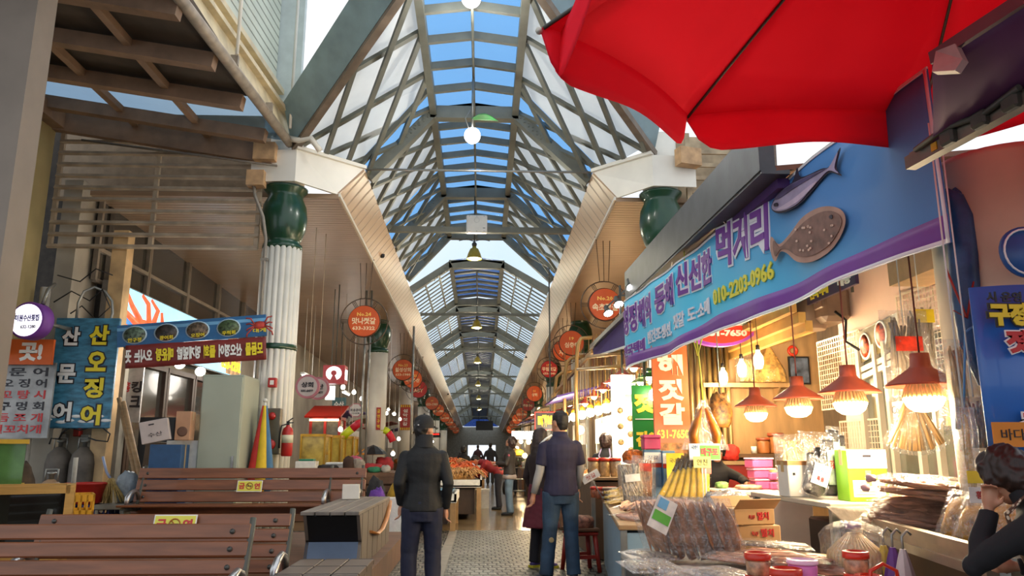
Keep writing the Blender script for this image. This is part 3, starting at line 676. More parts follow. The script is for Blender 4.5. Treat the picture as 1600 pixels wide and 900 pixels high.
b = MB(); b.box((0, 0, 1.2), (.46, .46, .5)); b.build('glass_tank', mat('green_tank_glass', '5f8a4c', .1, var=.3, scale=3, trans=.2, ecol='a0d090'), t)
b = MB(); 
for z in (.95, 1.46): b.box((0, -.24, z), (.5, .03, .05)); b.box((0, .24, z), (.5, .03, .05)); b.box((.24, 0, z), (.03, .5, .05)); b.box((-.24, 0, z), (.03, .5, .05))
b.build('rim', mat('yellow_stand', 'd0a52a'), t)
b = MB(); lump(b, (0, 0, .55), (.22, .2, .68), .15, 2, 20, 1); place(b, 'sack', 'brown sack standing behind the aquarium', 'sack', mat('brown_sacking', '4d3d2c', .9, var=.3), (at(34, 720, Y=10.9).x, 10.9, 0))
# broom, bag, poles, boxes on a steel bench by the tan post
p = at(195, 800, Y=11.1); t = thing('steel_work_table', 'low grey steel work table holding the broom and plastic bag', 'table', (p.x + .05, 11.05, 0))
b = MB(); b.box((0, 0, .62), (.66, .5, .07), bev=.01); b.box((0, 0, .2), (.62, .45, .03)); b.build('table_top', zinc, t)
for sx in (-1, 1):
    for sy in (-1, 1): b = MB(); b.box((sx * .3, sy * .21, .3), (.04, .04, .6)); b.build('leg', zinc, t)
s = at(172, 770, Y=11.1); t = thing('straw_broom', 'straw broom with splayed bristles standing on the steel work table', 'broom', (s.x, 11.1, .655))
b = MB()
for k in range(46):
    a = R.uniform(-.9, .9); b.tube([(R.uniform(-.02, .02), R.uniform(-.02, .02), .33), (a * .13, R.uniform(-.03, .03), .17), (a * .27, R.uniform(-.07, .07), .0 + abs(a) * .015)], [.012, .011, .005], 4)
b.build('bristles', mat('straw', 'a68c52', .8, var=.25, scale=30), t)
b = MB(); b.tube([(0, 0, .3), (-.08, 0, .42), (-.16, .02, .62)], .018, 8); b.build('handle', mat('blue_white_handle', '8c9bb8', .5), t)
s = at(198, 765, Y=11.25); b = MB(); lump(b, (0, 0, .19), (.14, .12, .24), .2, 4, 20, 3); place(b, 'plastic_bag', 'pale plastic bag standing on the steel table beside the broom', 'bag', mat('pale_blue_plastic', '8e9aa3', .3, var=.2, scale=9, bump=.6, bscale=25), (s.x, 11.25, .655))
for k, (a, c_) in enumerate(((186, 222), (193, 229))):
    b = MB(); A = at(a, 622 + k * 6, Y=12.28 - k * .12); Bm = at(c_, 790, Y=11.85 - k * .1); d = (Bm - A); b.tube([A, A + d * (A.z / (A.z - Bm.z)) * .99], [.035, .042], 8)
    place(b, 'wooden_pole', ('long wooden pole leaning at the tan post, outer of two', 'long wooden pole leaning beside another right of the tan post')[k], 'pole', mat('raw_timber', '9a7b55', .7, var=.2, scale=3, stretch=(1, 1, 6)))
def carton(name, label, loc, dims, m, rz=0, tilt=(0, 0), cat='box', extra=None, flaps=False, group=None, lab=None):
    """a box with folded flaps or tape; label strips stay in its mesh"""
    w, d, h = dims; b = MB(); b.mat(m).box((0, 0, h / 2), (w, d, h), bev=.006)
    b.mat(mat('parcel_tape', 'b09468', .3, var=.1)); b.box((0, 0, h + .001), (w * 1.002, .05, .003)); b.box((w / 2 + .001, 0, h * .85), (.003, .05, h * .3)); b.box((-w / 2 - .001, 0, h * .85), (.003, .05, h * .3))
    if extra: extra(b, w, d, h)
    o = place(b, name, label, cat, None, loc, rz, group); o.rotation_euler = (tilt[0], tilt[1], rz)
    if flaps:
        for s in (-1, 1):
            f = MB(); f.box((0, 0, d * .23), (w, .006, d * .46)); q = f.build('flap', m, o); q.location = (0, s * d / 2, h); q.rotation_euler = (-s * .9, 0, 0)
    return o
p = at(213, 672, Y=12.7); t = thing('black_cabinet', 'black steel cabinet against the shop behind the leaning poles', 'cabinet', (p.x + .17, 13.3, 0))
b = MB(); b.box((0, 0, .95), (.6, .4, 1.9)); b.build('body', black_plastic, t); b = MB(); b.box((0, -.21, 1.0), (.54, .02, 1.7)); b.mat(black_plastic).box((.2, -.23, 1.0), (.02, .03, .2)); b.build('door', mat('black_gloss', '1a1613', .3, var=.3), t)
p = at(229, 732, Y=11.5)
def tape2(b, w, d, h):
    b.mat(white_plastic); b.box((-w * .27, -d / 2 - .003, h * .72), (w * .36, .006, .12)); b.box((w * .27, -d / 2 - .003, h * .72), (w * .36, .006, .12)); b.mat(black_plastic); b.box((0, -d / 2 - .004, h * .72), (.06, .008, .16))
carton('cardboard_box', 'tall dark brown cardboard box with white tape leaning behind the far bench', (p.x + .03, 11.65, 0), (.34, .24, 1.48), mat('dark_brown_cardboard', '5d4a37', .8, var=.15), -.1, (0, .06), extra=tape2)
p = at(297, 730, Y=11.4)
carton('foam_box', 'big white foam box beside the grey cabinet behind the far bench', (p.x - .12, 11.62, 0), (.5, .4, 1.5), foam)
p = at(276, 715, Y=11.05); carton('storage_box', 'blue storage box under the tilted white box', (p.x - .12, 11.1, 0), (.42, .36, 1.44), mat('blue_box_board', '2a4f78', .6, var=.15), .06)
p = at(248, 676, Y=10.95); o = carton('cardboard_box', 'tilted white cardboard box with handle hole on top of the blue box', (p.x - .05, 11.05, 1.475), (.36, .28, .3), mat('white_cardboard', 'b6aaa6', .7, var=.06), .3, (0, -.22), extra=lambda b, w, d, h: (b.mat(ink).box((-.03, -d / 2 - .002, h * .82), (.07, .004, .018)), b.text('수산', (0, -d / 2 - .002, h * .35), X, Z, .18, .06, .0)))
p = at(268, 672, Y=11.0); carton('cardboard_box', 'peach cardboard box leaning at the tilted white box', (p.x + .09, 11.25, 1.5), (.2, .26, .4), mat('peach_cardboard', 'b98d6c', .7, var=.1), .1, extra=lambda b, w, d, h: (b.mat(mat('brown_ring', '6a4a38', .6)).lathe([(.05, 0), (.07, 0), (.07, .004), (.05, .004)], (0, -d / 2, h * .3), 16, Matrix.Rotation(PI / 2, 3, 'X'))))

# grey-green steel cabinet
t = thing('steel_cabinet', 'tall pale grey-green steel cabinet between the shop doors and the fluted column', 'cabinet', (-3.75, 11.75, 0))
b = MB(); b.box((0, 0, 1.22), (.6, .8, 2.44), bev=.015); b.build('body', mat('pale_green_grey_enamel', '9da392', .45, var=.08, scale=1.5), t)
b = MB(); b.box((0, -.41, 1.25), (.56, .02, 2.3), bev=.005); b.build('door', mat('pale_green_grey_door', 'a6ac9a', .4, var=.06, scale=1.5), t)
b = MB(); b.box((.22, -.43, 1.2), (.03, .03, .16)); b.build('handle', chrome, t)
# furled parasol beside the column
t = thing('folded_parasol', 'folded green, red and yellow parasol standing beside the fluted column', 'parasol', (-3.27, 11.85, 0))
for k, m in enumerate((green_paint, mat('parasol_red', 'c02f28', .7), mat('parasol_yellow', 'd8b524', .7), mat('parasol_blue', '3f6f94', .7), mat('parasol_green', '2f8a4a', .7), mat('parasol_yellow', 'd8b524'))):
    a = 2 * PI * k / 6 + 2.9; b = MB(); d = V((math.cos(a), math.sin(a), 0)); b.tube([d * .02 + Z * 2.02, d * .07 + Z * 1.5, d * .11 + Z * 1.1, d * .12 + Z * .8, d * .06 + Z * .72], [.02, .06, .085, .07, .03], 10); b.build('fabric_panel', m, t)
b = MB(); b.tube([(0, 0, 0), (0, 0, 2.1)], .02, 8); b.ball((0, 0, 2.1), .035, 10); b.build('pole', white_paint, t)

# fire alarm panel, extinguisher, alarm box on the column
alarm_red = mat('alarm_red', 'b0201c', .35, var=.08)
p = at(425, 674, Y=12.2); t = thing('fire_alarm_panel', 'grey fire alarm panel with two red discs on the fluted column', 'alarm panel', (p.x, 12.2, p.z))
b = MB(); b.mat(mat('bronze_panel', '6b6256', .4, .4, var=.15)).box((0, 0, 0), (.27, .12, .7), bev=.015); b.build('case', None, t)
for z, r in ((.23, .055), (-.2, .075)):
    b = MB(); b.lathe([(0, .045), (r * .6, .04), (r, .015), (r * 1.1, 0), (0, 0)], (0, -.06, z), 20, Matrix.Rotation(PI / 2, 3, 'X')); b.build('red_lamp' if z > 0 else 'alarm_bell', alarm_red, t)
p = at(448, 690, Y=12.15); t = thing('fire_extinguisher', 'red fire extinguisher hung on the fluted column beside the alarm panel', 'fire extinguisher', (p.x, 12.18, p.z - .22))
b = MB(); b.lathe([(0, 0), (.075, 0), (.085, .02), (.085, .36), (.07, .42), (.03, .45), (.03, .47), (0, .47)], n=18); b.build('cylinder', alarm_red, t)
b = MB(); b.mat(black_plastic).box((0, 0, .5), (.04, .05, .06)); b.beam((0, 0, .53), (.07, 0, .58), .02, .015); b.beam((0, 0, .5), (.08, 0, .51), .02, .015); b.build('valve', None, t)
b = MB(); b.tube([(0, -.02, .49), (-.09, -.04, .46), (-.11, -.04, .3), (-.1, -.05, .12)], .012, 6); b.build('hose', black_plastic, t)
b = MB(); b.mat(mat('pale_label', 'd8cfb0', .5)).lathe([(.086, .2), (.087, .2), (.087, .32), (.086, .32)], n=18); b.build('label_band', None, t)
p = at(426, 598, Y=12.2); b = MB(); b.mat(alarm_red).box((0, 0, 0), (.13, .09, .15), bev=.01); b.mat(white_plastic).box((0, -.047, .0), (.06, .006, .07)); place(b, 'alarm_switch', 'small red alarm box high on the fluted column', 'alarm box', None, p)

# ------------------------------------------------------------------ deck, benches, planter box
deck_wood = mat('brown_deck_wood', '6b4a35', .55, var=.2, scale=2, stretch=(1, 5, 1))
dk = MB(); dk.box((-2.9, 9.35, .13), (3.76, 3.6, .26)); 
struct('floor_deck', dk, deck_wood)
grey_wood = wave_mat('weathered_grey_planks', '6a5e54', 1, 2.6, .9, .5, '1c1814', gw=.06)
t = thing('planter_bench', 'long grey plank box bench with black and blue end on the wooden deck', 'bench', (-1.42, 9.3, .26))
b = MB(); b.mat(grey_wood); w = .25

b.slab([(w, y, z) for y, z in ((-1.66, 0), (-1.55, .24), (-1.72, .5), (.75, .5), (.75, 0))], .03); b.slab([(-w, y, z) for y, z in ((-1.66, 0), (-1.55, .24), (-1.72, .5), (.75, .5), (.75, 0))][::-1], .03)
b.build('plank_sides', None, t)
b = MB(); b.mat(mat('grey_top_planks', '766c62', .5, var=.2, scale=2, stretch=(6, 1, 1)))
for k in range(4): b.box((-.21 + k * .14, -.48, .515), (.13, 2.5, .035), bev=.005)
b.build('table_top', None, t)
b = MB(); b.slab([(-w, -1.55, .24), (w, -1.55, .24), (w, -1.70, .49), (-w, -1.70, .49)], -.02); b.build('upper_end_panel', mat('black_end_panel', '121214', .4), t)
b = MB(); b.slab([(-w, -1.66, .0), (w, -1.66, .0), (w, -1.55, .24), (-w, -1.55, .24)], -.02); b.build('lower_end_panel', mat('slate_blue_panel', '55667f', .6, var=.06), t)
b = MB(); b.tube([(w + .04, -1.0, .28), (w + .06, -.6, .22), (w + .06, -.2, .23), (w + .06, .2, .32), (w + .05, .5, .42), (w + .03, .72, .48)], .028, 8, flat=.5); b.build('orange_handrail', mat('orange_varnished_wood', 'b3702e', .4, var=.12), t)
b = MB(); b.mat(grey_wood)
for k in range(3): b.box((-.2 + k * .2, 0, .47), (.19, .85, .05), bev=.006)
b.box((0, 0, .22), (.56, .8, .44)); place(b, 'plank_seat', 'low dark plank seat block right of the front benches', 'seat', None, (-1.16, 6.2, 0))

red_wood = mat('red_brown_slats', '7c4a2d', .42, var=.2, scale=2.5, stretch=(1, 8, 8), coat=.15)
def bench(label, x0, x1, y, z0, fr, pitch=.112):
    """slatted bench, seat towards the plaza; back leans away. x0..x1 along the slats"""
    t = thing('park_bench', label, 'bench', ((x0 + x1) / 2, y, z0), 0, 'slatted benches'); L = x1 - x0; Mr = Matrix.Rotation(-.27, 3, 'X')
    for k in range(4):
        z = .86 - k * pitch; yy = -(.86 - z) * .28
        b = MB(); b.mat(red_wood).box((0, yy, z - pitch * .4), (L, .028, pitch - .012), M=Mr, bev=.008); b.mat(mat('slat_bolt', '4c4a46', .4, .6))
        for s in (-1, 1): b.lathe([(0, 0), (.018, 0), (.018, .006), (0, .008)], (s * (L / 2 - .12), yy - .016, z - pitch * .4), 10, Matrix.Rotation(PI / 2 - .27, 3, 'X'))
        b.build('back_slat', None, t)
    for k in range(4):
        b = MB(); b.box((0, -.2 - k * .115, .40 + .004 * k), (L, .1, .028), bev=.008); b.build('seat_slat', red_wood, t)
    for f in fr:
        x = f - (x0 + x1) / 2; b = MB()
        b.tube([(x, .04, .9), (x, -.01, .74), (x, -.09, .5), (x, -.14, .4)], .022, 8)
        b.tube([(x, -.56, .37), (x, -.14, .35), (x, .02, .2), (x, .1, 0)], [.028, .03, .028, .032], 8); b.tube([(x, -.56, .37), (x, -.5, .2), (x, -.58, 0)], [.028, .026, .032], 8)
        fr_ = b.build('iron_frame', steel_dark, t)
        b = MB(); b.tube([(x, -.1, .46), (x, -.16, .56), (x, -.24, .59), (x, -.36, .56), (x, -.44, .5), (x, -.46, .41)], [.026, .03, .024, .03, .034, .024], 8); b.build('armrest', chrome, fr_)
    return t
BY = (5.55, 6.4, 10.75)
bench('front red-brown slatted bench, nearest and reaching past the left edge', -3.9, -1.57, BY[0], 0, (-3.8, -1.57))
bm = bench('middle red-brown slatted bench, half hidden by the front bench', -3.45, -1.5, BY[1], 0, (-3.4, -1.5))
bf = bench('rear red-brown slatted bench on the deck with the whole no smoking sign', -4.57, -1.55, BY[2], .26, (-4.5, -2.02, -1.6), .15)
smoke_y = mat('yellow_green_sign', 'dcd44a', .4, var=.04)
def smoke_sign(label, loc):
    b = MB(); b.mat(white_plastic).box((0, 0, 0), (.33, .006, .15)); b.mat(smoke_y).box((0, -.004, 0), (.31, .006, .13)); b.mat(sign_red_text)
    b.text('금', (-.1, -.008, 0), X, Z, .075, .08, .04, .002); b.text('연', (.1, -.008, 0), X, Z, .075, .08, .04, .002)
    b.mat(mat('amber_ring', 'a8641e', .4)).tube([(.042 * math.cos(a * PI / 8), -.009, .042 * math.sin(a * PI / 8)) for a in range(16)], .006, 5, True); b.tube([(-.03, -.009, .03), (.03, -.009, -.03)], .005, 5); b.mat(ink).box((0, -.009, 0), (.06, .003, .012))
    o = place(b, 'notice_sign', label, 'sign', None, loc, 0, 'no smoking signs'); o.rotation_euler = (-.27, 0, 0)
smoke_sign('yellow no smoking sign in full view on the rear bench back', (at(388, 760, Y=10.6).x, 10.66, at(388, 760, Y=10.6).z))
smoke_sign('yellow no smoking sign peeping over the front bench back', (at(270, 815, Y=6.3).x, 6.345, .79))
# small boxes near the planter bench
carton('paper_box', 'small white paper box standing by the rear bench arm', (at(546, 780, Y=9.4).x, 9.5, .795), (.2, .14, .17), mat('white_carton', 'd4d0c8', .7, var=.05), .1)
# ------------------------------------------------------------------ round hanging shop signs along both soffits
ring_steel = mat('dark_ring_steel', '5b4c40', .4, .5, var=.2)
disc_orange = mat('orange_disc', 'd2581f', .35, var=.08, scale=3)
disc_red = mat('red_disc', 'b4231f', .35, var=.08)
def ring_sign(loc, lines, label, m=disc_orange, r=.34, ring=.52, hang=1.5, grp='round shop signs'):
    t = thing('hanging_shop_sign', label, 'sign', loc, 0, grp)
    b = MB(); c_ = lambda a, q: (q * math.cos(a), .02, q * math.sin(a))
    b.tube([c_(2 * PI * k / 32, ring) for k in range(32)], .012, 6, True)
    b.tube([c_(2 * PI * k / 32, r + .012) for k in range(32)], .014, 6, True)
    for k in range(6):
        a = k * PI / 3
        for d in (-.09, 0, .09): b.tube([c_(a + d, r), c_(a + d * .7, ring)], .007, 4)
    b.build('ring_frame', ring_steel, t)
    b = MB()
    for d in (-.09, 0, .09): b.tube([(d, .02, math.sqrt(ring ** 2 - d * d)), (d * 1.6, .02, hang)], .008, 5)
    b.box((0, .02, hang), (.34, .03, .02)); b.build('hanger', ring_steel, t)
    b = MB(); b.mat(m).lathe([(0, -.02), (r, -.02), (r, .05), (0, .05)], (0, 0, 0), 36, Matrix.Rotation(PI / 2, 3, 'X'), False)
    zs = {1: (0,), 2: (.12, -.06), 3: (.15, 0, -.16)}[len(lines)]
    for k, (s, z) in enumerate(zip(lines, zs)):
        big = k == len(lines) - 1 if len(lines) < 3 else k == 1
        b.mat(mat('cream_letters', 'f3d9b0', .4, var=0) if k else mat('pale_yellow_letters', 'f0c860', .4, var=0)).text(s, (0, -.053, z), X, Z, min(.1 * len(s) * (1.3 if big else .62), r * 1.8 * math.sqrt(max(.1, 1 - (z / r) ** 2))), .15 if big else .085, .03, .003, 1)
    b.build('disc', None, t)
    return t
lefts = [(569, 502, -2.62, ('No.24', '맛나젓갈', '633-3322'), 'orange round sign reading No.24 hung at the front of the left soffit', 0),
         (630, 578, -2.62, ('No.23', '월성상회', '633-1980'), 'orange round sign second from the front along the left soffit', 0),
         (645, 592, -2.62, ('No.22', '마니수산'), 'orange round sign third along the left soffit, in front of the red one', 0)]
q0 = None
for px, py, x, ln, lb, _ in lefts:
    p = at(px, py, x=x); o = ring_sign(p, ln, lb, hang=fall(5.69, p.y) - p.z); q0 = q0 or o
p = at(654, 608, x=-2.58); rs = ring_sign(p, ('수협', 'ABY'), 'red round sign with white lettering among the orange signs on the left', disc_red, hang=fall(5.69, p.y) - p.z)
row = ('fifth', 'sixth', 'seventh', 'eighth', 'ninth', 'tenth')
p = at(675, 630, x=-2.62); ring_sign(p, ('상회', '633-1980'), 'orange round sign fifth along the left soffit behind the red one', hang=fall(5.69, p.y) - p.z)
for k, (px, py) in enumerate(((685, 641), (695, 652), (702, 659), (707, 666), (712, 672))):
    p = at(px, py, x=-2.62); ring_sign(p, ('상회', '633-1980'), 'small orange round sign, %s along the left soffit' % row[k + 1], hang=fall(5.69, p.y) - p.z)
rights = [(945, 476, ('No.20', '속초젓갈'), 'orange round sign reading No.20 beside the purple awning', disc_orange, .29),
          (893, 536, ('19', '심층해'), 'orange round sign reading 19 behind the awning frame on the right', disc_orange, .30),
          (880, 548, ('18', '지역'), 'orange round sign overlapped by the one reading 19 on the right', disc_orange, .28),
          (858, 577, ('17호', '무림젓갈', '633-1040'), 'red round sign reading 17 hung along the right soffit', disc_red, .27),
          (835, 615, ('16', '상회'), 'orange round sign beyond the red one reading 17 on the right', disc_orange, .32),
          (825, 632, ('15', '해송수산'), 'red round sign just beyond the orange one reading 16', disc_red, .3)]
for px, py, ln, lb, m, r in rights:
    r *= 1.1; p = at(px, py, x=2.45); orr = ring_sign(p, ln, lb, m, r, r * 1.5, fall(5.69, p.y) - p.z)
for k, (px, py) in enumerate(((815, 646), (808, 655), (803, 663), (798, 671))):
    p = at(px, py, x=2.45); ring_sign(p, ('상회', '633-1980'), 'small orange round sign, %s along the right soffit' % ('seventh', 'eighth', 'ninth', 'tenth')[k], hang=fall(5.69, p.y) - p.z)

# ------------------------------------------------------------------ lamps and boxes hung in the roof
def ridge(Y):
    for a, c, dz, _ in bays:
        if a - .8 <= Y <= c + .8: return fall(ZR, Y) + dz - .14
    return fall(ZR, Y) - .5
p = at(738, 212, x=-.19); t = thing('globe_lamp', 'lit white globe lamp with a green leaf vane hung under the skylight', 'lamp', p, 0, 'globe lamps')
b = MB(); b.ball((0, 0, 0), .135, 20); b.build('globe', mat('lit_white_globe', 'ffffff', .3, var=0, emit=6), t)
b = MB(); b.tube([(0, 0, .12), (0, 0, ridge(p.y) - .02 - p.z)], .018, 6); b.tube([(-.05, 0, .1), (-.12, 0, .3), (0, 0, .52)], .01, 5); b.build('stem', zinc, t)
b = MB(); b.sheet(lambda u, v: (-.02 + u * .5, (v - .5) * .26 * math.sin(PI * min(u * 1.1 + .05, 1)), .34 - .3 * (u - .4) ** 2), 10, 6, .01); b.build('leaf_vane', mat('leaf_green_metal', '2f7a3f', .4, var=.1), t)
point_light('globe_light', (0, 0, -.2), 60, (1, .97, .9), .13, t)
g2 = dup(t, (p.x, 9.55, at(735, 0, Y=9.55).z + .03), label='lit white globe lamp at the top edge nearest the plaza'); 
shade_ol = mat('olive_yellow_shade', 'a38c1e', .35, var=.1); lit_in = mat('lit_lamp_mouth', 'fff6c8', .3, var=0, emit=5)
def pendant(px, py, Y, label, wpx):
    p = at(px, py, Y=Y); k = wpx / 1200 * Y / .5; t = thing('bell_pendant_lamp', label, 'lamp', p, 0, 'bell pendant lamps')
    b = MB(); b.lathe([(0, .26), (.06, .26), (.07, .2), (.13, .17), (.2, .02), (.24, -.12), (.25, -.16), (.235, -.16), (.18, .02), (.05, .15)], n=24); b.build('lamp_shade', shade_ol, t)
    b = MB(); b.lathe([(0, -.2), (.12, -.19), (.225, -.13), (.225, -.1), (0, -.08)], n=20); b.build('bulb', lit_in, t)
    b = MB(); b.lathe([(0, .2), (.07, .26), (.085, .34), (.04, .4), (0, .42)], n=12); b.tube([(0, 0, .3), (0, 0, (ridge(Y) - p.z) / k)], .02, 6)
    for s in (-1, 1): b.tube([(0, 0, .42), (s * .25, 0, .5), (s * .5, 0, .44)], .014, 5)
    b.build('stem', steel_dark, t)
    t.scale = (k, k, k); point_light('pendant_light', (0, 0, -.3), 90, (1, .93, .7), .15, t); return t
for k, (px, py, Y, w, lb) in enumerate(((741, 397, 17.5, 25, 'yellow bell pendant lamp nearest, below the white box'), (745, 507, 26.0, 17, 'yellow bell pendant lamp, second along the ridge'), (746, 563, 34.2, 12, 'yellow bell pendant lamp, third along the ridge'),
        (747, 599, 44.5, 9, 'small yellow bell pendant lamp, fourth along the ridge'), (748, 621, 52.3, 8, 'small yellow bell pendant lamp, fifth along the ridge'), (749, 638, 62.4, 7, 'tiny yellow bell pendant lamp, sixth along the ridge'))):
    pendant(px, py, Y, lb, w)
p = at(745, 351, Y=16.35); t = thing('router_box', 'white punched equipment box mounted on the cross tie under the roof', 'equipment box', p)
b = MB(); b.mat(white_plastic).box((0, 0, 0), (.46, .16, .4), bev=.02); b.mat(mat('grey_dots', '8a8a88', .5))
for k in range(12): b.box((.055 * math.cos(k * PI / 6), -.082, .08 + .055 * math.sin(k * PI / 6)), (.01, .006, .01))
for sx in (-.16, 0, .16):
    for sz in (-.17, .17): b.box((sx, -.082, sz), (.015, .006, .015))
b.box((.16, -.082, -.1), (.05, .006, .02)); b.build('case', None, t)
def on_fascia(px, py, side):
    for k in range(1300, 6000):
        p = at(px, py, Y=k / 100); x = p.x * side; xt, xb = (2.1, 2.5) if side < 0 else (1.95, 2.32)
        if p.z > fall(6.22, p.y) + (xt - x) / (xb - xt) * .52 - .05: return p
    return at(px, py, Y=20)
for k, (px, py, Y, lb) in enumerate(((598, 400, 13.3, 'small black camera under the left soffit fascia'), (822, 558, 24, 'small black camera on the right fascia, further in'), (700, 616, 27.5, 'small black camera on the left fascia, further in'))):
    p = on_fascia(px, py, 1 if px > 750 else -1); b = MB(); b.box((0, 0, 0), (.07, .16, .07), rz=.3, bev=.01); b.tube([(0, 0, .02), (-.03, .03, .1)], .014, 6); place(b, 'security_camera', lb, 'camera', black_plastic, p, 0, 'security cameras')
p = at(757, 665, Y=80); t = thing('led_screen', 'black hanging screen at the far end of the hall', 'screen', p); b = MB(); b.box((0, 0, 0), (1.75, .2, .95)); b.box((-.6, 0, 1.0), (.05, .05, 1.1)); b.box((.6, 0, 1.0), (.05, .05, 1.1)); b.build('panel', black_plastic, t)
p = at(680, 680, Y=45); b = MB(); b.mat(black_plastic).box((0, 0, 0), (.62, .1, .27)); b.mat(mat('red_led', 'ff2a20', .4, var=0, emit=2)).text('12:30', (0, -.055, .06), X, Z, .46, .09, .03); b.mat(steel_dark).box((0, .05, (fall(5.64, 45) - p.z) / 2), (.03, .03, fall(5.64, 45) - p.z)); place(b, 'led_clock', 'black LED display with red digits hanging beside the capped man', 'clock', None, p)

# ------------------------------------------------------------------ left aisle: shops, tanks and stall goods
def bulb(loc, label, r=.06, m=cool_bulb, cord=None, grp='bare bulbs over the left stalls'):
    t = thing('bare_bulb', label, 'bulb', loc, 0, grp)
    b = MB(); b.lathe([(0, -r), (r * .6, -r * .85), (r, -.2 * r), (r * .85, r * .5), (r * .4, r * 1.1), (r * .35, r * 1.3)], n=12); b.build('glass_bulb', m, t)
    b = MB(); b.lathe([(r * .4, r * 1.1), (r * .45, r * 1.9), (r * .1, r * 2.1)], n=8); b.tube([(0, 0, r * 2), (0, 0, fall(5.62, loc[1]) - loc[2])], .0025, 4); b.build('socket_cord', rust_cream, t); return t
bl = None
for k, (px, py, Y) in enumerate(((536, 605, 20), (553, 613, 22), (565, 623, 24), (532, 671, 20), (575, 663, 24), (604, 646, 28), (616, 647, 29), (625, 655, 31), (623, 686, 26), (614, 709, 22), (592, 604, 30), (607, 640, 33), (641, 660, 34), (650, 668, 38), (668, 655, 45), (676, 690, 40))):
    lb = 'bare white bulb %s' % ('over the red and white keyhole sign|near the white lit sign|in front of the pale eight-sided sign|above the fish tank row|beside the pale eight-sided sign|left of the first round column|right of the first round column|under the red and yellow column banner|near the yellow and red arch tube|low over the stall goods|high behind the first column|behind the red column strip|beyond the red and yellow column banner|beyond the capped man\'s cap|far in by the left soffit|beside the LED display'.split('|')[k])
    bulb(at(px, py, Y=Y), lb)
for y in (16.5, 21, 27, 34, 42, 52, 64, 78):  # fill tubes added to brighten the dark side aisles and far end wall
    for sx in (-1, 1):
        x = -4.7 if sx < 0 else 3.9
        t = thing('fill_tube_lamp', 'added fluorescent fill tube over the %s stalls, %s from the plaza' % ('left aisle' if sx < 0 else 'right aisle', ('first', 'second', 'third', 'fourth', 'fifth', 'sixth', 'seventh', 'eighth')[(16.5, 21, 27, 34, 42, 52, 64, 78).index(y)]), 'lamp', (x, y, 3.3), 0, 'added fluorescent fill tubes')
        b = MB(); b.box((0, 0, .05), (.1, 1.3, .06)); 
        for q in (-.5, .5): b.tube([(0, q, .06), (0, q, fall(5.6, y) - 3.3)], .008, 4)
        b.build('fitting', white_plastic, t)
        b = MB(); b.tube([(0, -.6, 0), (0, .6, 0)], .022, 8); b.build('tube', spot_white, t)
        point_light('fill_tube_light', (0, 0, -.12), 26 if sx < 0 else 60, (1, .93, .82) if sx < 0 else (1, .64, .32), .4, t)
# fish tanks with gold frames
gold = mat('gold_aluminium', 'b58a2e', .3, .7, var=.1)
for k, (x0, x1, y) in enumerate(((470, 507, 17.7), (509, 531, 19.2), (533, 551, 20.5))):
    a, c = at(x0, 700, Y=y), at(x1, 700, Y=y); w = c.x - a.x
    t = thing('fish_tank', ('gold-framed fish tank beside the fluted column, nearest of three', 'gold-framed fish tank in the middle of the row of three', 'gold-framed fish tank, third and farthest of the row')[k], 'fish tank', ((a.x + c.x) / 2, y + .4, 0), 0, 'gold fish tanks')
    b = MB(); b.box((0, 0, .45), (w, .8, .9)); b.build('stand', mat('tank_stand', '8a7a50', .6), t)
    b = MB(); b.box((0, 0, 1.3), (w - .04, .74, .76)); b.build('glass_tank', mat('lit_tank_water', '8a7a3a', .12, var=.9, scale=3.5, emit=.1, ecol='e8b850'), t)
    b = MB(); h0, h1 = .92, 1.7
    for sx in (-1, 1):
        for sy in (-1, 1): b.box((sx * w / 2, sy * .39, (h0 + h1) / 2), (.04, .04, h1 - h0))
        for z in (h0, h1): b.box((sx * w / 2, 0, z), (.05, .8, .05))
    for sy in (-1, 1):
        for z in (h0, h1): b.box((0, sy * .39, z), (w, .05, .06))
    b.build('frame', gold, t)
# wall signs and kiosk
p = at(524, 586, Y=19); t = thing('keyhole_box_sign', 'red hanging box sign with white keyhole emblem in the left aisle', 'sign', p)
b = MB(); b.mat(mat('box_sign_red', '8f1f24', .4, var=.06, emit=.25)).box((0, 0, 0), (.52, .42, .44)); 
b.mat(mat('lit_emblem_white', 'ffffff', .4, var=0, emit=1.2))
b.add([(.19 * math.cos(a), -.213, .02 + .17 * math.sin(a)) for a in [PI * (-.36 + 1.72 * k / 20) for k in range(21)]] + [(.07 * math.cos(a), -.213, .03 + .065 * math.sin(a)) for a in [PI * (1.36 - 1.72 * k / 20) for k in range(21)]], [list(range(42))])
b.text('안내', (.263, 0, .0), Y_, Z, .34, .26, .05)
b.build('lightbox', None, t); b = MB(); b.tube([(0, 0, .2), (0, 0, fall(5.64, 19) - p.z)], .015, 6); b.build('hanger', steel_dark, t)
p = at(516, 614, Y=19.5); b = MB(); b.mat(mat('lit_white_board', 'ffffff', .4, var=0, emit=1.6)).box((0, 0, 0), (.22, .1, .34)); b.mat(steel_dark).box((0, 0, (fall(5.62, 19.5) - p.z) / 2), (.02, .02, fall(5.62, 19.5) - p.z)); place(b, 'lit_board', 'plain white lit board under the keyhole sign', 'sign', None, p)
p = at(513, 655, Y=22.4); t = thing('red_kiosk', 'red framed glass kiosk with awning behind the fish tanks', 'kiosk', (p.x, p.y, 0))
kr = mat('kiosk_red', 'b3271c', .4, var=.1); b = MB()
for sx in (-.4, 0, .4):
    for sy in (-.4, .4): b.box((sx, sy, 1.15), (.07, .07, 2.3))
for z in (.1, 1.1, 2.25): b.box((0, -.4, z), (.87, .07, .08)); b.box((0, .4, z), (.87, .07, .08)); b.box((.4, 0, z), (.07, .8, .08))
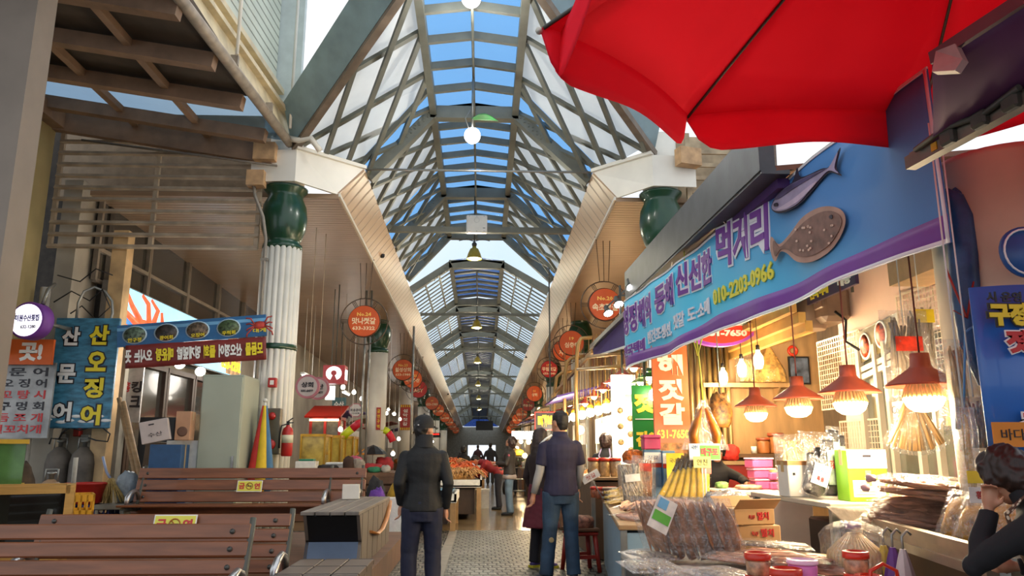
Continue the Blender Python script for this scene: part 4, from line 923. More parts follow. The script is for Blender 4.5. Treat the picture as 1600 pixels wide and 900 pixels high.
b.slab([(-.5, -.8, 2.25), (.5, -.8, 2.25), (.5, .45, 2.6), (-.5, .45, 2.6)], .05); b.build('frame', kr, t)
b = MB(); b.box((0, 0, 1.2), (.78, .78, 2.1)); b.build('glass_pane', mat('kiosk_glass', '6b6a62', .15, var=.3), t)
b = MB(); b.box((0, -.6, 2.2), (.8, .05, .06)); b.build('strip_light', mat('warm_tube', 'ffe2b0', .3, var=0, emit=5), t)
p = at(530, 632, Y=24); b = MB(); b.mat(mat('teal_print', '3f6a70', .5, var=.15)).box((0, 0, 0), (.42, .08, .42)); b.mat(white_print).text('수산', (0, -.045, 0), X, Z, .3, .18, .03); b.mat(steel_dark).box((0, 0, (fall(5.64, 24) - p.z) / 2), (.03, .03, fall(5.64, 24) - p.z)); place(b, 'teal_sign', 'teal shop sign hung behind the red kiosk', 'sign', None, p)
p = at(556, 641, Y=20.5); t = thing('octagon_sign', 'pale eight-sided hanging sign with dark lettering in the left aisle', 'sign', p)
b = MB(); b.mat(mat('pink_rim', '9c5f6a', .5)).lathe([(0, -.03), (.19, -.03), (.19, .03), (0, .03)], (0, 0, 0), 8, Matrix.Rotation(PI / 2, 3, 'X') @ Matrix.Rotation(PI / 8, 3, 'Z'), False)
b.mat(mat('pale_disc', 'b9b6b4', .5, var=.05)).lathe([(0, .03), (.165, .03), (.165, .036), (0, .036)], (0, 0, 0), 8, Matrix.Rotation(PI / 2, 3, 'X') @ Matrix.Rotation(PI / 8, 3, 'Z'), False); b.mat(ink).text('바송공이', (0, -.04, .0), X, Z, .26, .08, .02); b.text('631-5178', (0, -.04, -.08), X, Z, .2, .04, .02); b.build('disc', None, t)
b = MB(); b.tube([(0, 0, .18), (0, 0, fall(5.64, 20.5) - p.z)], .01, 5); b.build('hanger', steel_dark, t)
for k, (px, py, y, r) in enumerate(((481, 604, 14.4, .22), (497, 607, 14.8, .215))):
    p = at(px, py, Y=y); t = thing('pink_rim_sign', ('round pink-rimmed sign partly behind the fluted column', 'round pink-rimmed sign right of the fluted column in front of its twin')[k], 'sign', p, 0, 'pink rimmed round signs')
    b = MB(); b.mat(mat('pink_rim', '9c5f6a')).lathe([(0, -.04), (r, -.04), (r, .04), (0, .04)], (0, 0, 0), 28, Matrix.Rotation(PI / 2, 3, 'X'), False); b.mat(mat('pale_disc_grey', 'a39a98', .5, var=.08)).lathe([(0, .04), (r * .82, .04), (r * .82, .045), (0, .045)], (0, 0, 0), 28, Matrix.Rotation(PI / 2, 3, 'X'), False)
    b.mat(ink).text(('상회', '수산')[k], (0, -.05, .03), X, Z, .22, .1, .03); b.text('631-6477', (0, -.05, -.08), X, Z, .22, .045, .02); b.build('disc', None, t)
    b = MB(); b.tube([(0, 0, r), (0, 0, 5.6 - p.z)], .006, 5); b.build('hanger', rust_cream, t)
p = at(591, 654, Y=23.3); b = MB(); b.mat(mat('column_strip_red', 'a8281e', .5)).box((0, 0, 0), (.13, .02, .66)); vtext(b, '금연구역', (0, -.013, .22), .15, .08, .11, yellow_print, None, bold=.02); place(b, 'column_strip_sign', 'narrow red vertical strip sign on the first round column', 'sign', None, (p.x, 23.36, p.z))
p = at(633, 652, Y=32.6); b = MB(); b.mat(mat('column_strip_red', 'a8281e')).box((0, 0, 0), (.42, .02, 1.05)); b.mat(yellow_print); 
for q in range(5): b.box((-.17 + q * .085, -.012, .47), (.04, .01, .1)); b.box((-.17 + q * .085, -.012, -.47), (.04, .01, .1))
vtext(b, '설악젓갈', (0, -.013, .27), .18, .2, .14, white_print, None, bold=.02); place(b, 'column_banner', 'red and yellow striped banner on the second round column', 'banner', None, (p.x, 32.66, p.z))
b = MB()
for d in (0, .13): b.tube([(-2.98 + d, 19.5, 0), (-2.98 + d, 19.5, 5.4)], .03, 8)
struct('column_twin_pole', b, zinc)
b = MB(); b.tube([(-2.15, 24, 0), (-2.15, 24, 5.2)], .035, 8); struct('column_thin_pole', b, zinc)
# inflated arch tubes
ay, ar = mat('arch_yellow', 'c8d420', .4, var=.05), mat('arch_red', 'd8283a', .4, var=.05)
for k, (pts, Y) in enumerate(((((536, 683), (550, 670), (566, 660)), 19.8), (((600, 672), (607, 676), (614, 690)), 22.5))):
    a, m_, c = [at(x, y, Y=Y) for x, y in pts]; t = thing('inflated_arch_tube', ('yellow and red inflated tube over the fish tanks', 'yellow and red inflated tube bent beside the round column')[k], 'decoration', m_, 0, 'inflated tubes')
    b = MB(); b.tube([a, a.lerp(m_, .5) + Z * .02, m_], .1, 12); b.tube([a, a - Z * .0 + X * -.12 - Z * 1.0 if False else a - Z * .02], .1, 6); b.build('yellow_tube', ay, t, True)
    b = MB(); b.tube([m_, m_.lerp(c, .5) + Z * .03, c], .1, 12); b.build('red_tube', ar, t, True)
    b = MB(); b.tube([m_ + Z * .08, m_ + Z * 3], .008, 4); b.build('cord', white_plastic, t, True)
# long stall table in the left aisle and what lies on it
b = MB(); b.box((-3.4, 16.5, .86), (1.7, 1.5, .08)); b.box((-3.4, 16.5, .42), (1.6, 1.4, .82)); place(b, 'stall_counter', 'brown stall counter behind the rear bench', 'counter', mat('stall_brown', '6b4a34', .6, var=.15))
b = MB(); b.box((-2.55, 19.9, .8), (1.2, 2.2, .1))
for k in range(4): b.box((-2.55, 18.78, .1 + k * .19), (1.2, .06, .15))
b.box((-2.55, 19.9, .38), (1.15, 2.1, .75)); place(b, 'stall_counter', 'slatted brown stall counter with red cloth between the poles', 'counter', mat('stall_brown_slats', '7a5a42', .6, var=.2))
def stuff_on(name, label, cat, px, py, Y, z, r, m, seed, amp=.25, fr=3):
    p = at(px, py, Y=Y); b = MB(); lump(b, (0, 0, r[2] * .8), r, amp, fr, 18, seed); return place(b, name, label, cat, m, (p.x, Y, z))
fab = lambda n, c: mat(n, c, .8, var=.2, scale=8, bump=.4, bscale=16)
p = at(480, 722, Y=16.3); carton('foam_box', 'white foam box beside the fluted column behind the rear bench', (p.x, 16.3, .9), (.4, .35, .25), foam); b = MB(); b.box((0, 0, .02), (.3, .25, .04), bev=.01); place(b, 'green_tray', 'green plastic tray on the foam box by the column', 'tray', mat('green_tray', '1f7a5a', .4), (p.x, 16.3, 1.155))
p = at(540, 713, Y=16.95); t = thing('cool_box', 'blue and white cool box on the left stall counter', 'box', (p.x, 16.98, .9)); b = MB(); b.box((0, 0, .08), (.75, .4, .16), bev=.02); b.build('body', mat('cool_blue', '1e4f9a', .4), t); b = MB(); b.box((0, 0, .19), (.78, .43, .06), bev=.02); b.build('lid', white_plastic, t)
stuff_on('pink_bag', 'crumpled pink bag beside the cool box', 'bag', 556, 700, 17.05, .9, (.17, .14, .2), fab('pink_plastic', 'b5506a'), 2)
stuff_on('black_cloth', 'black cloth bundle on the left stall counter', 'bundle', 512, 722, 16.5, .9, (.26, .18, .1), fab('black_cloth', '1b1a1c'), 5)
stuff_on('white_cloth', 'white cloth bundle on the left stall counter', 'bundle', 533, 720, 16.9, .9, (.17, .14, .12), fab('white_cloth', 'b5b0a6'), 6)
stuff_on('brown_cloth', 'dark brown coat heaped on the left stall counter', 'clothing', 545, 720, 16.4, .9, (.12, .12, .2), fab('brown_cloth', '3b2418'), 8)
stuff_on('grey_bag', 'grey patterned bag at the end of the left stall counter', 'bag', 560, 719, 16.5, .9, (.14, .12, .17), fab('grey_patterned', '8f8478'), 9)
t = thing('small_parasol', 'small black and orange parasol open over the left stall goods', 'parasol', (at(583, 703, Y=20.2).x, 20.2, .85))
b = MB(); b.lathe([(.36, .42), (.3, .5), (.16, .6), (0, .66)], n=10, smooth=False); b.build('canopy', black_plastic, t); b = MB(); b.lathe([(.37, .41), (.34, .45), (.1, .6)], (-.08, .05, 0), 10, smooth=False); b.build('orange_panel', mat('orange_cloth', 'd0861e', .7), t); b = MB(); b.tube([(0, 0, 0), (0, 0, .66)], .012, 6); b.build('pole', zinc, t)
stuff_on('red_cloth', 'red cloth heap under the small parasol', 'cloth', 582, 716, 19.4, .85, (.28, .2, .12), fab('red_cloth', 'a12a30'), 12)
stuff_on('red_cloth', 'red bag heap right of the small parasol', 'cloth', 601, 705, 20.4, .85, (.24, .2, .2), fab('red_cloth', 'a12a30'), 13)
stuff_on('green_bag', 'green plastic bag lying before the small parasol', 'bag', 585, 722, 18.9, .85, (.16, .12, .08), fab('green_plastic', '2f7a5a'), 14)
stuff_on('white_bag', 'white bag between red heaps on the stall', 'bag', 603, 719, 19, .85, (.12, .1, .1), fab('white_cloth', 'b5b0a6'), 15)
# bags and clothes in front of the counter
stuff_on('purple_bag', 'purple and pink bag at the end of the rear bench', 'bag', 589, 768, 12.6, .0, (.16, .16, .45), fab('purple_cloth', '5a2f8a'), 21)
stuff_on('black_bag', 'black bag hung over the purple one by the rear bench', 'bag', 588, 750, 13.1, .0, (.17, .14, .53), fab('black_cloth', '1b1a1c'), 22)
stuff_on('yellow_bag', 'mustard yellow bag beside the capped man', 'bag', 622, 758, 13.6, .0, (.2, .17, .48), fab('mustard_cloth', 'a8841e'), 23)
p = at(608, 768, Y=12.9); carton('foam_box', 'low white foam box beside the yellow bag', (p.x + .05, 12.9, 0), (.36, .3, .62), foam)

# seafood stall in the middle of the hall
foam_tray = mat('white_foam_tray', 'd8d4c8', .7, var=.1, scale=10)
def tray_table(label, x0, x1, y0, y1, z, m=foam_tray):
    t = thing('seafood_table', label, 'table', ((x0 + x1) / 2, (y0 + y1) / 2, 0), 0, 'seafood tables'); w, d = x1 - x0, y1 - y0
    b = MB(); b.box((0, 0, z - .1), (w, d, .04)); 
    for s in (-1, 1): b.box((s * (w / 2 - .02), 0, z - .04), (.04, d, .14)); b.box((0, s * (d / 2 - .02), z - .04), (w, .04, .14))
    b.build('tray', m, t)
    for sx in (-1, 1):
        for sy in (-1, 1): b = MB(); b.box((sx * (w / 2 - .06), sy * (d / 2 - .06), (z - .12) / 2), (.09, .09, z - .12)); b.build('leg', mat('wet_pine', '9c7a50', .5, var=.2), t)
    b = MB(); b.box((0, 0, (z - .12) / 2 + .05), (w - .3, d - .3, z - .25)); b.build('dark_box', mat('dark_wood_box', '3a291d', .6, var=.2), t)
    return t
tray_table('white tray seafood table nearest the cobbles with blue sheeting', -1.5, -.42, 13.7, 15.5, .6)
tray_table('white tray seafood table heaped with orange crabs', -1.5, .02, 15.9, 19.2, .76)
tray_table('seafood table beyond the crab heap', -1.5, .1, 19.8, 24, .78)
tray_table('seafood table farthest in the row on the left', -1.5, .1, 25, 31, .78)
b = MB(); b.sheet(lambda u, v: (-1.42 + u * .92, 13.8 + v * 1.6, .6 + .05 * noise.noise(V((u * 4, v * 6, 1))) + .05), 14, 18, .01); place(b, 'plastic_sheet', 'blue plastic sheet rumpled on the nearest white tray', 'sheet', mat('blue_sheet', '4f86a8', .3, var=.25, bump=.5, bscale=14))
# crabs
cm = [mat('crab_orange', 'cf5a22', .45, var=.25, scale=20), mat('crab_tan', 'b98a52', .5, var=.25, scale=20)]
def crab(m):
    b = MB(); b.ball((0, 0, .03), (.07, .06, .03), 10)
    for s in (-1, 1):
        for k in range(4):
            a = -.7 + k * .42; d = V((s * math.cos(a), math.sin(a), 0)); b.tube([d * .06 + Z * .03, d * .15 + Z * .08, d * .25 + Z * .0], [.012, .011, .005], 5)
        b.tube([(s * .04, .05, .03), (s * .09, .13, .06), (s * .04, .18, .05)], [.012, .016, .006], 5)
    return b
protos = [place(crab(m), 'snow_crab', 'orange crab in the heap on the white tray table', 'crab', m, (-.7, 17, .76), 0, 'crabs heaped on the seafood table') for m in cm]
protos[1]['label'] = 'tan crab in the heap on the white tray table'; protos[1]['group'] = 'tan crabs heaped on the seafood table'
b = MB(); lump(b, (0, 0, .14), (.62, 1.35, .2), .2, 2.5, 24, 4); o = place(b, 'crushed_ice', 'mound of seafood ice under the crabs', 'ice', mat('seafood_mound', 'a8793f', .5, var=.4, scale=16), (-.72, 17.5, .72)); o['kind'] = 'stuff'
for k in range(80):
    x, y = R.uniform(-1.35, -.1), R.uniform(16.1, 18.9); pr = protos[0 if (k % 3 or x > -.5) and y > 16.7 else 1]
    z = .77 + .3 * max(0, 1 - ((x + .72) / .75) ** 2) * max(0, 1 - ((y - 17.5) / 1.6) ** 2)
    o = pr if k < 2 and False else pr.copy(); C.objects.link(o); o.location = (x, y, z); o.rotation_euler = (R.uniform(-.4, .4), R.uniform(-.4, .4), R.uniform(0, 6)); o.scale = (1.15,) * 3
for k in range(26):
    fx, fy = R.uniform(-1.35, -.05), R.uniform(20, 23.8)
    if k == 0: b = MB(); b.tube([(-.16, 0, .03), (-.1, 0, .035), (0, 0, .035), (.1, 0, .03), (.15, 0, .03), (.2, 0, .03)], [.008, .03, .045, .03, .012, .035], 8, flat=.6); fish0 = place(b, 'fish', 'silvery fish laid on the table beyond the crabs', 'fish', mat('silver_fish', '8f9a9a', .3, .3, var=.3, scale=12), (fx, fy, .79), 0, 'fish laid on the far seafood table')
    else: o = fish0.copy(); C.objects.link(o); o.location = (fx, fy, .79); o.rotation_euler = (0, 0, R.uniform(0, 6))
b = MB(); b.box((.02, 19.45, .2), (.36, .4, .4)); b.box((.02, 19.45, .42), (.38, .42, .05)); place(b, 'foam_box', 'white foam box on the floor beside the shopping woman', 'box', foam)
# ------------------------------------------------------------------ people
def remesh(b, voxel, smooth=4, wrinkle=0, wf=9, seed=0, stretch=.45):
    """fuse overlapping closed shapes into one continuous skin, then fold it a little"""
    me = bpy.data.meshes.new('skin'); me.from_pydata([tuple(v) for v in b.v], [], b.f); me.update()
    o = bpy.data.objects.new('skin', me)
    m = o.modifiers.new('fuse', 'REMESH'); m.mode = 'VOXEL'; m.voxel_size = voxel; m.use_smooth_shade = True
    s = o.modifiers.new('soft', 'SMOOTH'); s.factor = .5; s.iterations = smooth
    r = shaped(o)
    bpy.data.objects.remove(o); bpy.data.meshes.remove(me)
    if wrinkle:
        off = V((seed * 5.1, seed * 2.3, 0))
        vs = [(v.co.copy(), v.normal.copy()) for v in r.vertices]; co = []
        for p, q in vs:
            n = noise.noise(V((p.x * wf, p.y * wf, p.z * wf * stretch)) + off) + .5 * noise.noise(V((p.x * wf * .6 + p.z * wf * .7, p.y * wf * 2, p.z * wf * 1.3)) + off)
            co += list(p + q * n * wrinkle)
        r.vertices.foreach_set('co', co); r.update()
    return r
def mesh_part(name, me, mats, parent):
    for m in mats if isinstance(mats, (list, tuple)) else [mats]: me.materials.append(m)
    o = bpy.data.objects.new(name, me); C.objects.link(o); o.parent = parent; return o
def rings(b, rs, n=20):
    """loft of ellipses (z, yc, rx, ry) or (point, rx, ry) stacked upwards"""
    return b.sheet and b.add([V((rx * math.cos(2 * PI * k / n) + x, yc + ry * math.sin(2 * PI * k / n), z)) for (z, x, yc, rx, ry) in rs for k in range(n)],
        [[i * n + k, i * n + (k + 1) % n, (i + 1) * n + (k + 1) % n, (i + 1) * n + k] for i in range(len(rs) - 1) for k in range(n)] + [[k for k in range(n)][::-1], [(len(rs) - 1) * n + k for k in range(n)]], True)
skin = mat('warm_skin', 'b98264', .5, var=.1, scale=14); skin.node_tree.nodes['Principled BSDF'].inputs['Subsurface Weight'].default_value = .08
hair_black = mat('black_hair', '17120f', .45, var=.4, scale=40, stretch=(6, 6, 1)); hair_brown = mat('brown_hair', '2c1a13', .5, var=.25, scale=40, stretch=(6, 6, 1))
TORSO = [(.80, 0, 0, .15, .115), (.92, 0, 0, .168, .12), (1.03, 0, .0, .148, .108), (1.13, 0, .005, .145, .104), (1.25, 0, .0, .165, .115), (1.34, 0, -.005, .178, .112), (1.40, 0, -.012, .165, .095), (1.45, 0, -.012, .115, .074), (1.485, 0, -.008, .072, .062), (1.53, 0, .0, .056, .058), (1.6, 0, .012, .053, .056)]
HEAD = [(0, .042, .036, .028), (.025, .04, .052, .056), (.06, .025, .063, .075), (.1, .008, .07, .092), (.14, -.002, .0745, .1), (.18, -.006, .07, .094), (.21, -.008, .054, .072), (.232, -.008, .022, .03)]
def hand_shape(b, w, d, side, curl=.5, thumb=V((0, 1, 0)), k=1.):
    """palm with four curling fingers and a side thumb, from wrist w along d; thumb points where the palm's edge faces"""
    d = V(d).normalized(); t = (V(thumb) - d * V(thumb).dot(d)).normalized(); pn = d.cross(t) * side
    b.tube([w, w + d * .05 * k, w + d * .095 * k], [.022 * k, .03 * k, .026 * k], 10, flat=1)
    b.ball(w + d * .055 * k, (.04 * k, .016 * k, .045 * k), 10, Matrix((t, pn, d)).transposed())
    for j, (o_, L) in enumerate(((.031, .072), (.011, .082), (-.010, .076), (-.029, .06))):
        p0 = w + d * .088 * k + t * o_ * k; a = curl; e1 = (d * math.cos(a) + pn * math.sin(a)); e2 = (d * math.cos(a * 2) + pn * math.sin(a * 2))
        p1 = p0 + e1 * L * .45 * k; p2 = p1 + e2 * L * .55 * k; b.tube([p0 - d * .015 * k, p0, p1, p2], [.0095 * k, .0095 * k, .009 * k, .007 * k], 8)
    q0 = w + d * .03 * k + t * .025 * k; q1 = q0 + (t * .75 + d * .65 + pn * .2) * .035 * k; q2 = q1 + (t * .25 + d * .9 + pn * .4) * .032 * k; b.tube([q0, q1, q2], [.013 * k, .0105 * k, .008 * k], 8)
def person(label, loc, rz, H, arms, legs=None, bend=0, head=(0, 0), top=None, sleeve='long', bottom=None, skirt=None, shoes=None, hair='short', hair_m=None, voxel=.008, extra=None, wide=1., wr=.006, hands=(1, 1), sock=None, curl=.5):
    k = H / 1.75; t = thing('person', label, 'person', loc, rz)
    pv = V((0, 0, .95))
    def bd(p):                                              # bend at the hips, easing in over the waist
        p = V(p); a = -bend * min(1, max(0, (p.z - .86) / .25))
        q = Matrix.Rotation(a, 3, 'X') @ (p - pv) + pv if p.z > .86 else p
        return q * k
    def fix(b, raw=False):
        if not raw: b.v = [bd(v) for v in b.v]
        return b
    legs = legs or [((s * .09, 0, .9), (s * .1, .02, .5), (s * .105, -.02, .09), (0, 1, 0)) for s in (-1, 1)]
    HC = V((0, .012, 1.515)); Mh = Matrix.Rotation(-head[0], 3, 'Z') @ Matrix.Rotation(-head[1], 3, 'X')
    hp = lambda p: HC + Mh @ V(p)
    def hd(b, b2): b.v += [hp(v) for v in b2.v]; o = len(b.v) - len(b2.v); b.f += [[o + i for i in f] for f in b2.f]; b.i += b2.i; b.sm += b2.sm
    arms = [((sh[0] * .92, sh[1], sh[2] - .045), el, w, h) for sh, el, w, h in arms]
    # the body: one skin
    b = MB(); lc = .8 if bottom or skirt else 1.
    rings(b, [(z, x, y, rx * wide * (.86 if z < 1.1 else .94), ry * wide * (.86 if z < 1.1 else .94)) if z < 1.47 else (z, x, y, rx, ry) for z, x, y, rx, ry in TORSO])
    h = MB(); rings(h, [(z, 0, y, rx, ry) for z, y, rx, ry in HEAD]); h.ball((0, .1, .1), (.013, .02, .024), 10); h.ball((0, .093, .125), (.009, .014, .03), 8)
    for s in (-1, 1): h.ball((s * .073, -.004, .105), (.011, .024, .033), 10)
    h.ball((0, .07, .012), (.02, .018, .014), 8); h.ball((0, .088, .058), (.022, .012, .009), 8)
    hd(b, h); fix(b)
    for s, (sh, el, wr_, hdir) in zip((-1, 1), arms):
        S_, E_, W_ = bd(sh), V(el) * k, V(wr_) * k
        b.ball(S_, .056 * k, 10); b.tube([S_, S_.lerp(E_, .4), E_, E_.lerp(W_, .3), W_], [.05 * k, .046 * k, .038 * k, .038 * k, .026 * k], 12); b.ball(E_, .039 * k, 10)
        if hands[0 if s < 0 else 1]: hand_shape(b, W_, V(hdir[0]), s, curl, V(hdir[1]), k)
    for hip, kn, an, fd in legs:
        Hh, K, A = V(hip) * k, V(kn) * k, V(an) * k; fd = V(fd).normalized()
        b.tube([Hh, Hh.lerp(K, .5), K, K.lerp(A, .35), A], [.088 * k * lc, .075 * k * lc, .055 * k * lc, .056 * k * lc, .036 * k], 12); b.ball(K, .055 * k, 10)
        b.tube([A - fd * .05 * k - Z * .045 * k, A + fd * .04 * k - Z * .05 * k, A + fd * .15 * k - Z * .065 * k], [.034 * k, .036 * k, .022 * k], 10)
    mesh_part('body', remesh(b, voxel, 3), skin, t)
    e = MB(); e.mat(mat('eye_white', 'd8d4cc', .2, var=0))
    for s in (-1, 1): 
        e2 = MB(); e2.ball((s * .03, .085, .125), (.013, .008, .008), 8); hd(e, e2)
    e.mat(mat('iris_dark', '20140f', .2, var=0)); n0 = len(e.f)
    for s in (-1, 1):
        e2 = MB(); e2.ball((s * .03, .091, .125), (.006, .004, .006), 8); e2.ball((s * .03, .09, .146), (.018, .006, .004), 8); hd(e, e2)
    e.i = [0 if j < n0 else 1 for j in range(len(e.f))]; fix(e); e.build('eyes', None, t)
    e = MB(); e2 = MB(); e2.ball((0, .097, .058), (.02, .006, .006), 8); hd(e, e2); fix(e); e.build('lips', mat('lip_pink', '8f4a44', .5), t)
    # garments
    if top:
        g = MB(); hem = .87 if not skirt else .9
        rings(g, [(z, x, y, rx * wide + .022, ry * wide + .022) for z, x, y, rx, ry in [(hem, 0, 0, .158, .122)] + TORSO[1:7]] + [(1.45, 0, -.012, .122, .086), (1.49, 0, -.008, .082, .075), (1.545 if sleeve == 'long' else 1.52, 0, .0, .074, .074)]); fix(g)
        for s, (sh, el, wr_, hdir) in zip((-1, 1), arms):
            S_, E_, W_ = bd(sh), V(el) * k, V(wr_) * k
            g.ball(S_, .07 * k, 12)
            if sleeve == 'long': g.tube([S_, S_.lerp(E_, .4), E_, E_.lerp(W_, .4), W_ * 1.0], [.066 * k, .063 * k, .055 * k, .052 * k, .043 * k], 14); g.ball(E_, .056 * k, 10)
            elif sleeve == 'short': g.tube([S_, S_.lerp(E_, .4), S_.lerp(E_, .8)], [.068 * k, .07 * k, .068 * k], 14)
        mesh_part('top' if sleeve != 'long' else 'jacket', remesh(g, voxel, 4, wr, 11, len(label)), top, t)
    if bottom:
        g = MB(); rings(g, [(.78, 0, 0, .15, .12), (.86, 0, 0, .172, .132), (.95, 0, 0, .172, .13), (1.03, 0, 0, .155, .118)]); g.v = [v * k for v in g.v]
        for hip, kn, an, fd in legs:
            Hh, K, A = V(hip) * k, V(kn) * k, V(an) * k; A = A - (A - K).normalized() * -.03 * k
            g.tube([Hh, Hh.lerp(K, .5), K, K.lerp(A, .5), A], [.108 * k, .094 * k, .078 * k, .074 * k, .076 * k], 16); g.ball(K, .078 * k, 10)
        mesh_part('trousers', remesh(g, voxel, 4, wr, 13, len(label) + 3), bottom, t)
    if skirt:
        m_, z0, r0 = skirt; g = MB(); rings(g, [(z0, 0, 0, r0, r0 * .85), ((z0 + .98) / 2, 0, 0, (r0 + .19) / 2, .16), (.98, 0, 0, .175, .135), (1.04, 0, 0, .16, .122)], 28); g.v = [v * k for v in g.v]
        mesh_part('skirt', remesh(g, voxel, 3, wr * 1.6, 13, 5), m_, t)
    for hip, kn, an, fd in legs:
        A = V(an) * k; fd = V(fd).normalized(); g = MB()
        g.tube([A - fd * .065 * k - Z * .05 * k, A - fd * .03 * k - Z * .045 * k, A + fd * .07 * k - Z * .055 * k, A + fd * .17 * k - Z * .066 * k, A + fd * .2 * k - Z * .068 * k], [.02 * k, .043 * k, .045 * k, .036 * k, .02 * k], 12)
        g.v = [V((v.x, v.y, max(v.z, A.z - .09 * k))) for v in g.v]; g.tube([A - Z * .03 * k, A + Z * .02 * k], .046 * k, 12)
        g.mat(shoes or black_plastic); so_ = g.build('shoe', None, t)
        if sock: g = MB(); g.slab([A + fd * -.07 * k + V((-.045, 0, -.09)) * k, A + fd * -.07 * k + V((.045, 0, -.09)) * k, A + fd * .19 * k + V((.045, 0, -.09)) * k, A + fd * .19 * k + V((-.045, 0, -.09)) * k], .028); g.build('shoe_sole', sock, so_)
    hm = hair_m or hair_black; g = MB()
    if hair == 'short':
        rings(g, [(.035, 0, -.05, .048, .04), (.075, 0, -.05, .058, .056), (.11, 0, -.032, .074, .082), (.15, 0, -.016, .082, .1), (.19, 0, -.012, .08, .1), (.225, 0, -.01, .06, .078), (.247, 0, -.01, .025, .03)]); amp = .006
    elif hair == 'curly':
        for q in range(110):
            a, z = R.uniform(-.4, PI + .4) + PI, R.uniform(.05, .24); rr = math.sqrt(max(0, 1 - ((z - .13) / .125) ** 2)); g.ball((.085 * rr * math.cos(a), -.012 + .1 * rr * math.sin(a), z), R.uniform(.024, .034), 8)
        g.ball((0, -.02, .16), (.082, .095, .1), 14); amp = .006
    elif hair == 'bob':
        rings(g, [(-.0, 0, -.05, .07, .06), (.04, 0, -.045, .095, .085), (.1, 0, -.035, .108, .105), (.16, 0, -.02, .108, .115), (.21, 0, -.012, .09, .102), (.25, 0, -.01, .055, .06), (.265, 0, -.01, .02, .02)])
        for s in (-1, 1): g.ball((s * .075, .03, .14), (.03, .05, .075), 10)
        g.ball((0, .065, .205), (.07, .035, .03), 10); amp = .014
    else:
        rings(g, [(-.28, 0, -.1, .07, .03), (-.15, 0, -.09, .1, .045), (.0, 0, -.06, .1, .07), (.1, 0, -.03, .095, .095), (.17, 0, -.015, .09, .105), (.22, 0, -.01, .07, .082), (.25, 0, -.01, .03, .03)])
        for s in (-1, 1): g.ball((s * .08, .02, .08), (.02, .05, .12), 10)
        amp = .008
    if hair != 'cap':
        g2 = MB(); hd(g2, g); fix(g2); mesh_part('hair', remesh(g2, max(.007, voxel * .8), 2, amp, 30, 2, .35), hm, t)
    if extra: extra(t, lambda p: bd(hp(p)), bd, k)
    return t
dn = lambda s, th=(0, 1, 0): ((s * .05, .05, -1), th)
def arms_down(out=.05, fw=.03):
    return [((s * .185, -.005, 1.4), (s * (.225 + out), -.03, 1.13), (s * (.225 + out * .7), fw + .03, .9), dn(s)) for s in (-1, 1)]
# capped man looking down the aisle
def cap_parts(t, hp, bd, k):
    g = MB(); n = 24; m = 8
    prof = [(1.0, .125), (1.02, .16), (.97, .19), (.84, .22), (.6, .242), (.3, .254), (.02, .257)]
    vs = [hp((.088 * r * math.cos(2 * PI * j / n), -.006 + .108 * r * math.sin(2 * PI * j / n), z)) for r, z in prof for j in range(n)]
    g.add(vs, [[i * n + j, i * n + (j + 1) % n, (i + 1) * n + (j + 1) % n, (i + 1) * n + j] for i in range(len(prof) - 1) for j in range(n)], True)
    g.sheet(lambda u, v: hp((.082 * math.sin((u - .5) * 2.4), .05 + (.055 + .075 * v) * math.cos((u - .5) * 2.4) - .0, .152 - .02 * v - .022 * (2 * u - 1) ** 2)), 14, 5, .004)
    g.ball(hp((0, 0, .258)), .01, 8)
    cap_ = g.build('cap', mat('black_cap_cloth', '0f1014', .75, var=.15, scale=30), t)
    g = MB()
    g.tube([hp((-.03 + .01 * q, -.113 + .002 * abs(q - 3), .155)) for q in range(7)], .006, 6); g.build('cap_logo', white_print, cap_)
    g = MB(); n = 20; vs = [bd((.082 * rr * math.cos(2 * PI * j / n), -.006 + .082 * rr * math.sin(2 * PI * j / n), z)) for rr, z in ((1.2, 1.46), (1.05, 1.5), (1.02, 1.575), (.9, 1.58)) for j in range(n)]
    g.add(vs, [[i * n + j, i * n + (j + 1) % n, (i + 1) * n + (j + 1) % n, (i + 1) * n + j] for i in range(3) for j in range(n)], True); g.build('collar', mat('black_jacket_cloth', '08080a'), t)
black_jacket = mat('black_jacket_cloth', '08080a', .7, var=.2, scale=12, bump=.1, bscale=60)
navy_trouser = mat('navy_trouser_cloth', '12162f', .75, var=.15, scale=10)
pA = [((-.185, -.005, 1.41), (-.225, -.06, 1.13), (-.2, .05, .93), dn(-1)), ((.185, -.005, 1.41), (.235, -.06, 1.13), (.215, .04, .9), dn(1))]
person('person in black cap, black zip jacket and navy trousers standing with hands at the pockets', (-.52, 7.15, 0), .1, 1.66, pA, [((-.09, 0, .9), (-.115, .02, .5), (-.12, -.02, .09), (-.15, 1, 0)), ((.09, 0, .9), (.105, .02, .5), (.11, -.02, .09), (.25, 1, 0))],
       head=(.75, -.02), top=black_jacket, bottom=navy_trouser, shoes=mat('dark_shoe', '1a1a1c', .5), hair='short', wide=.98, voxel=.0075, extra=cap_parts)
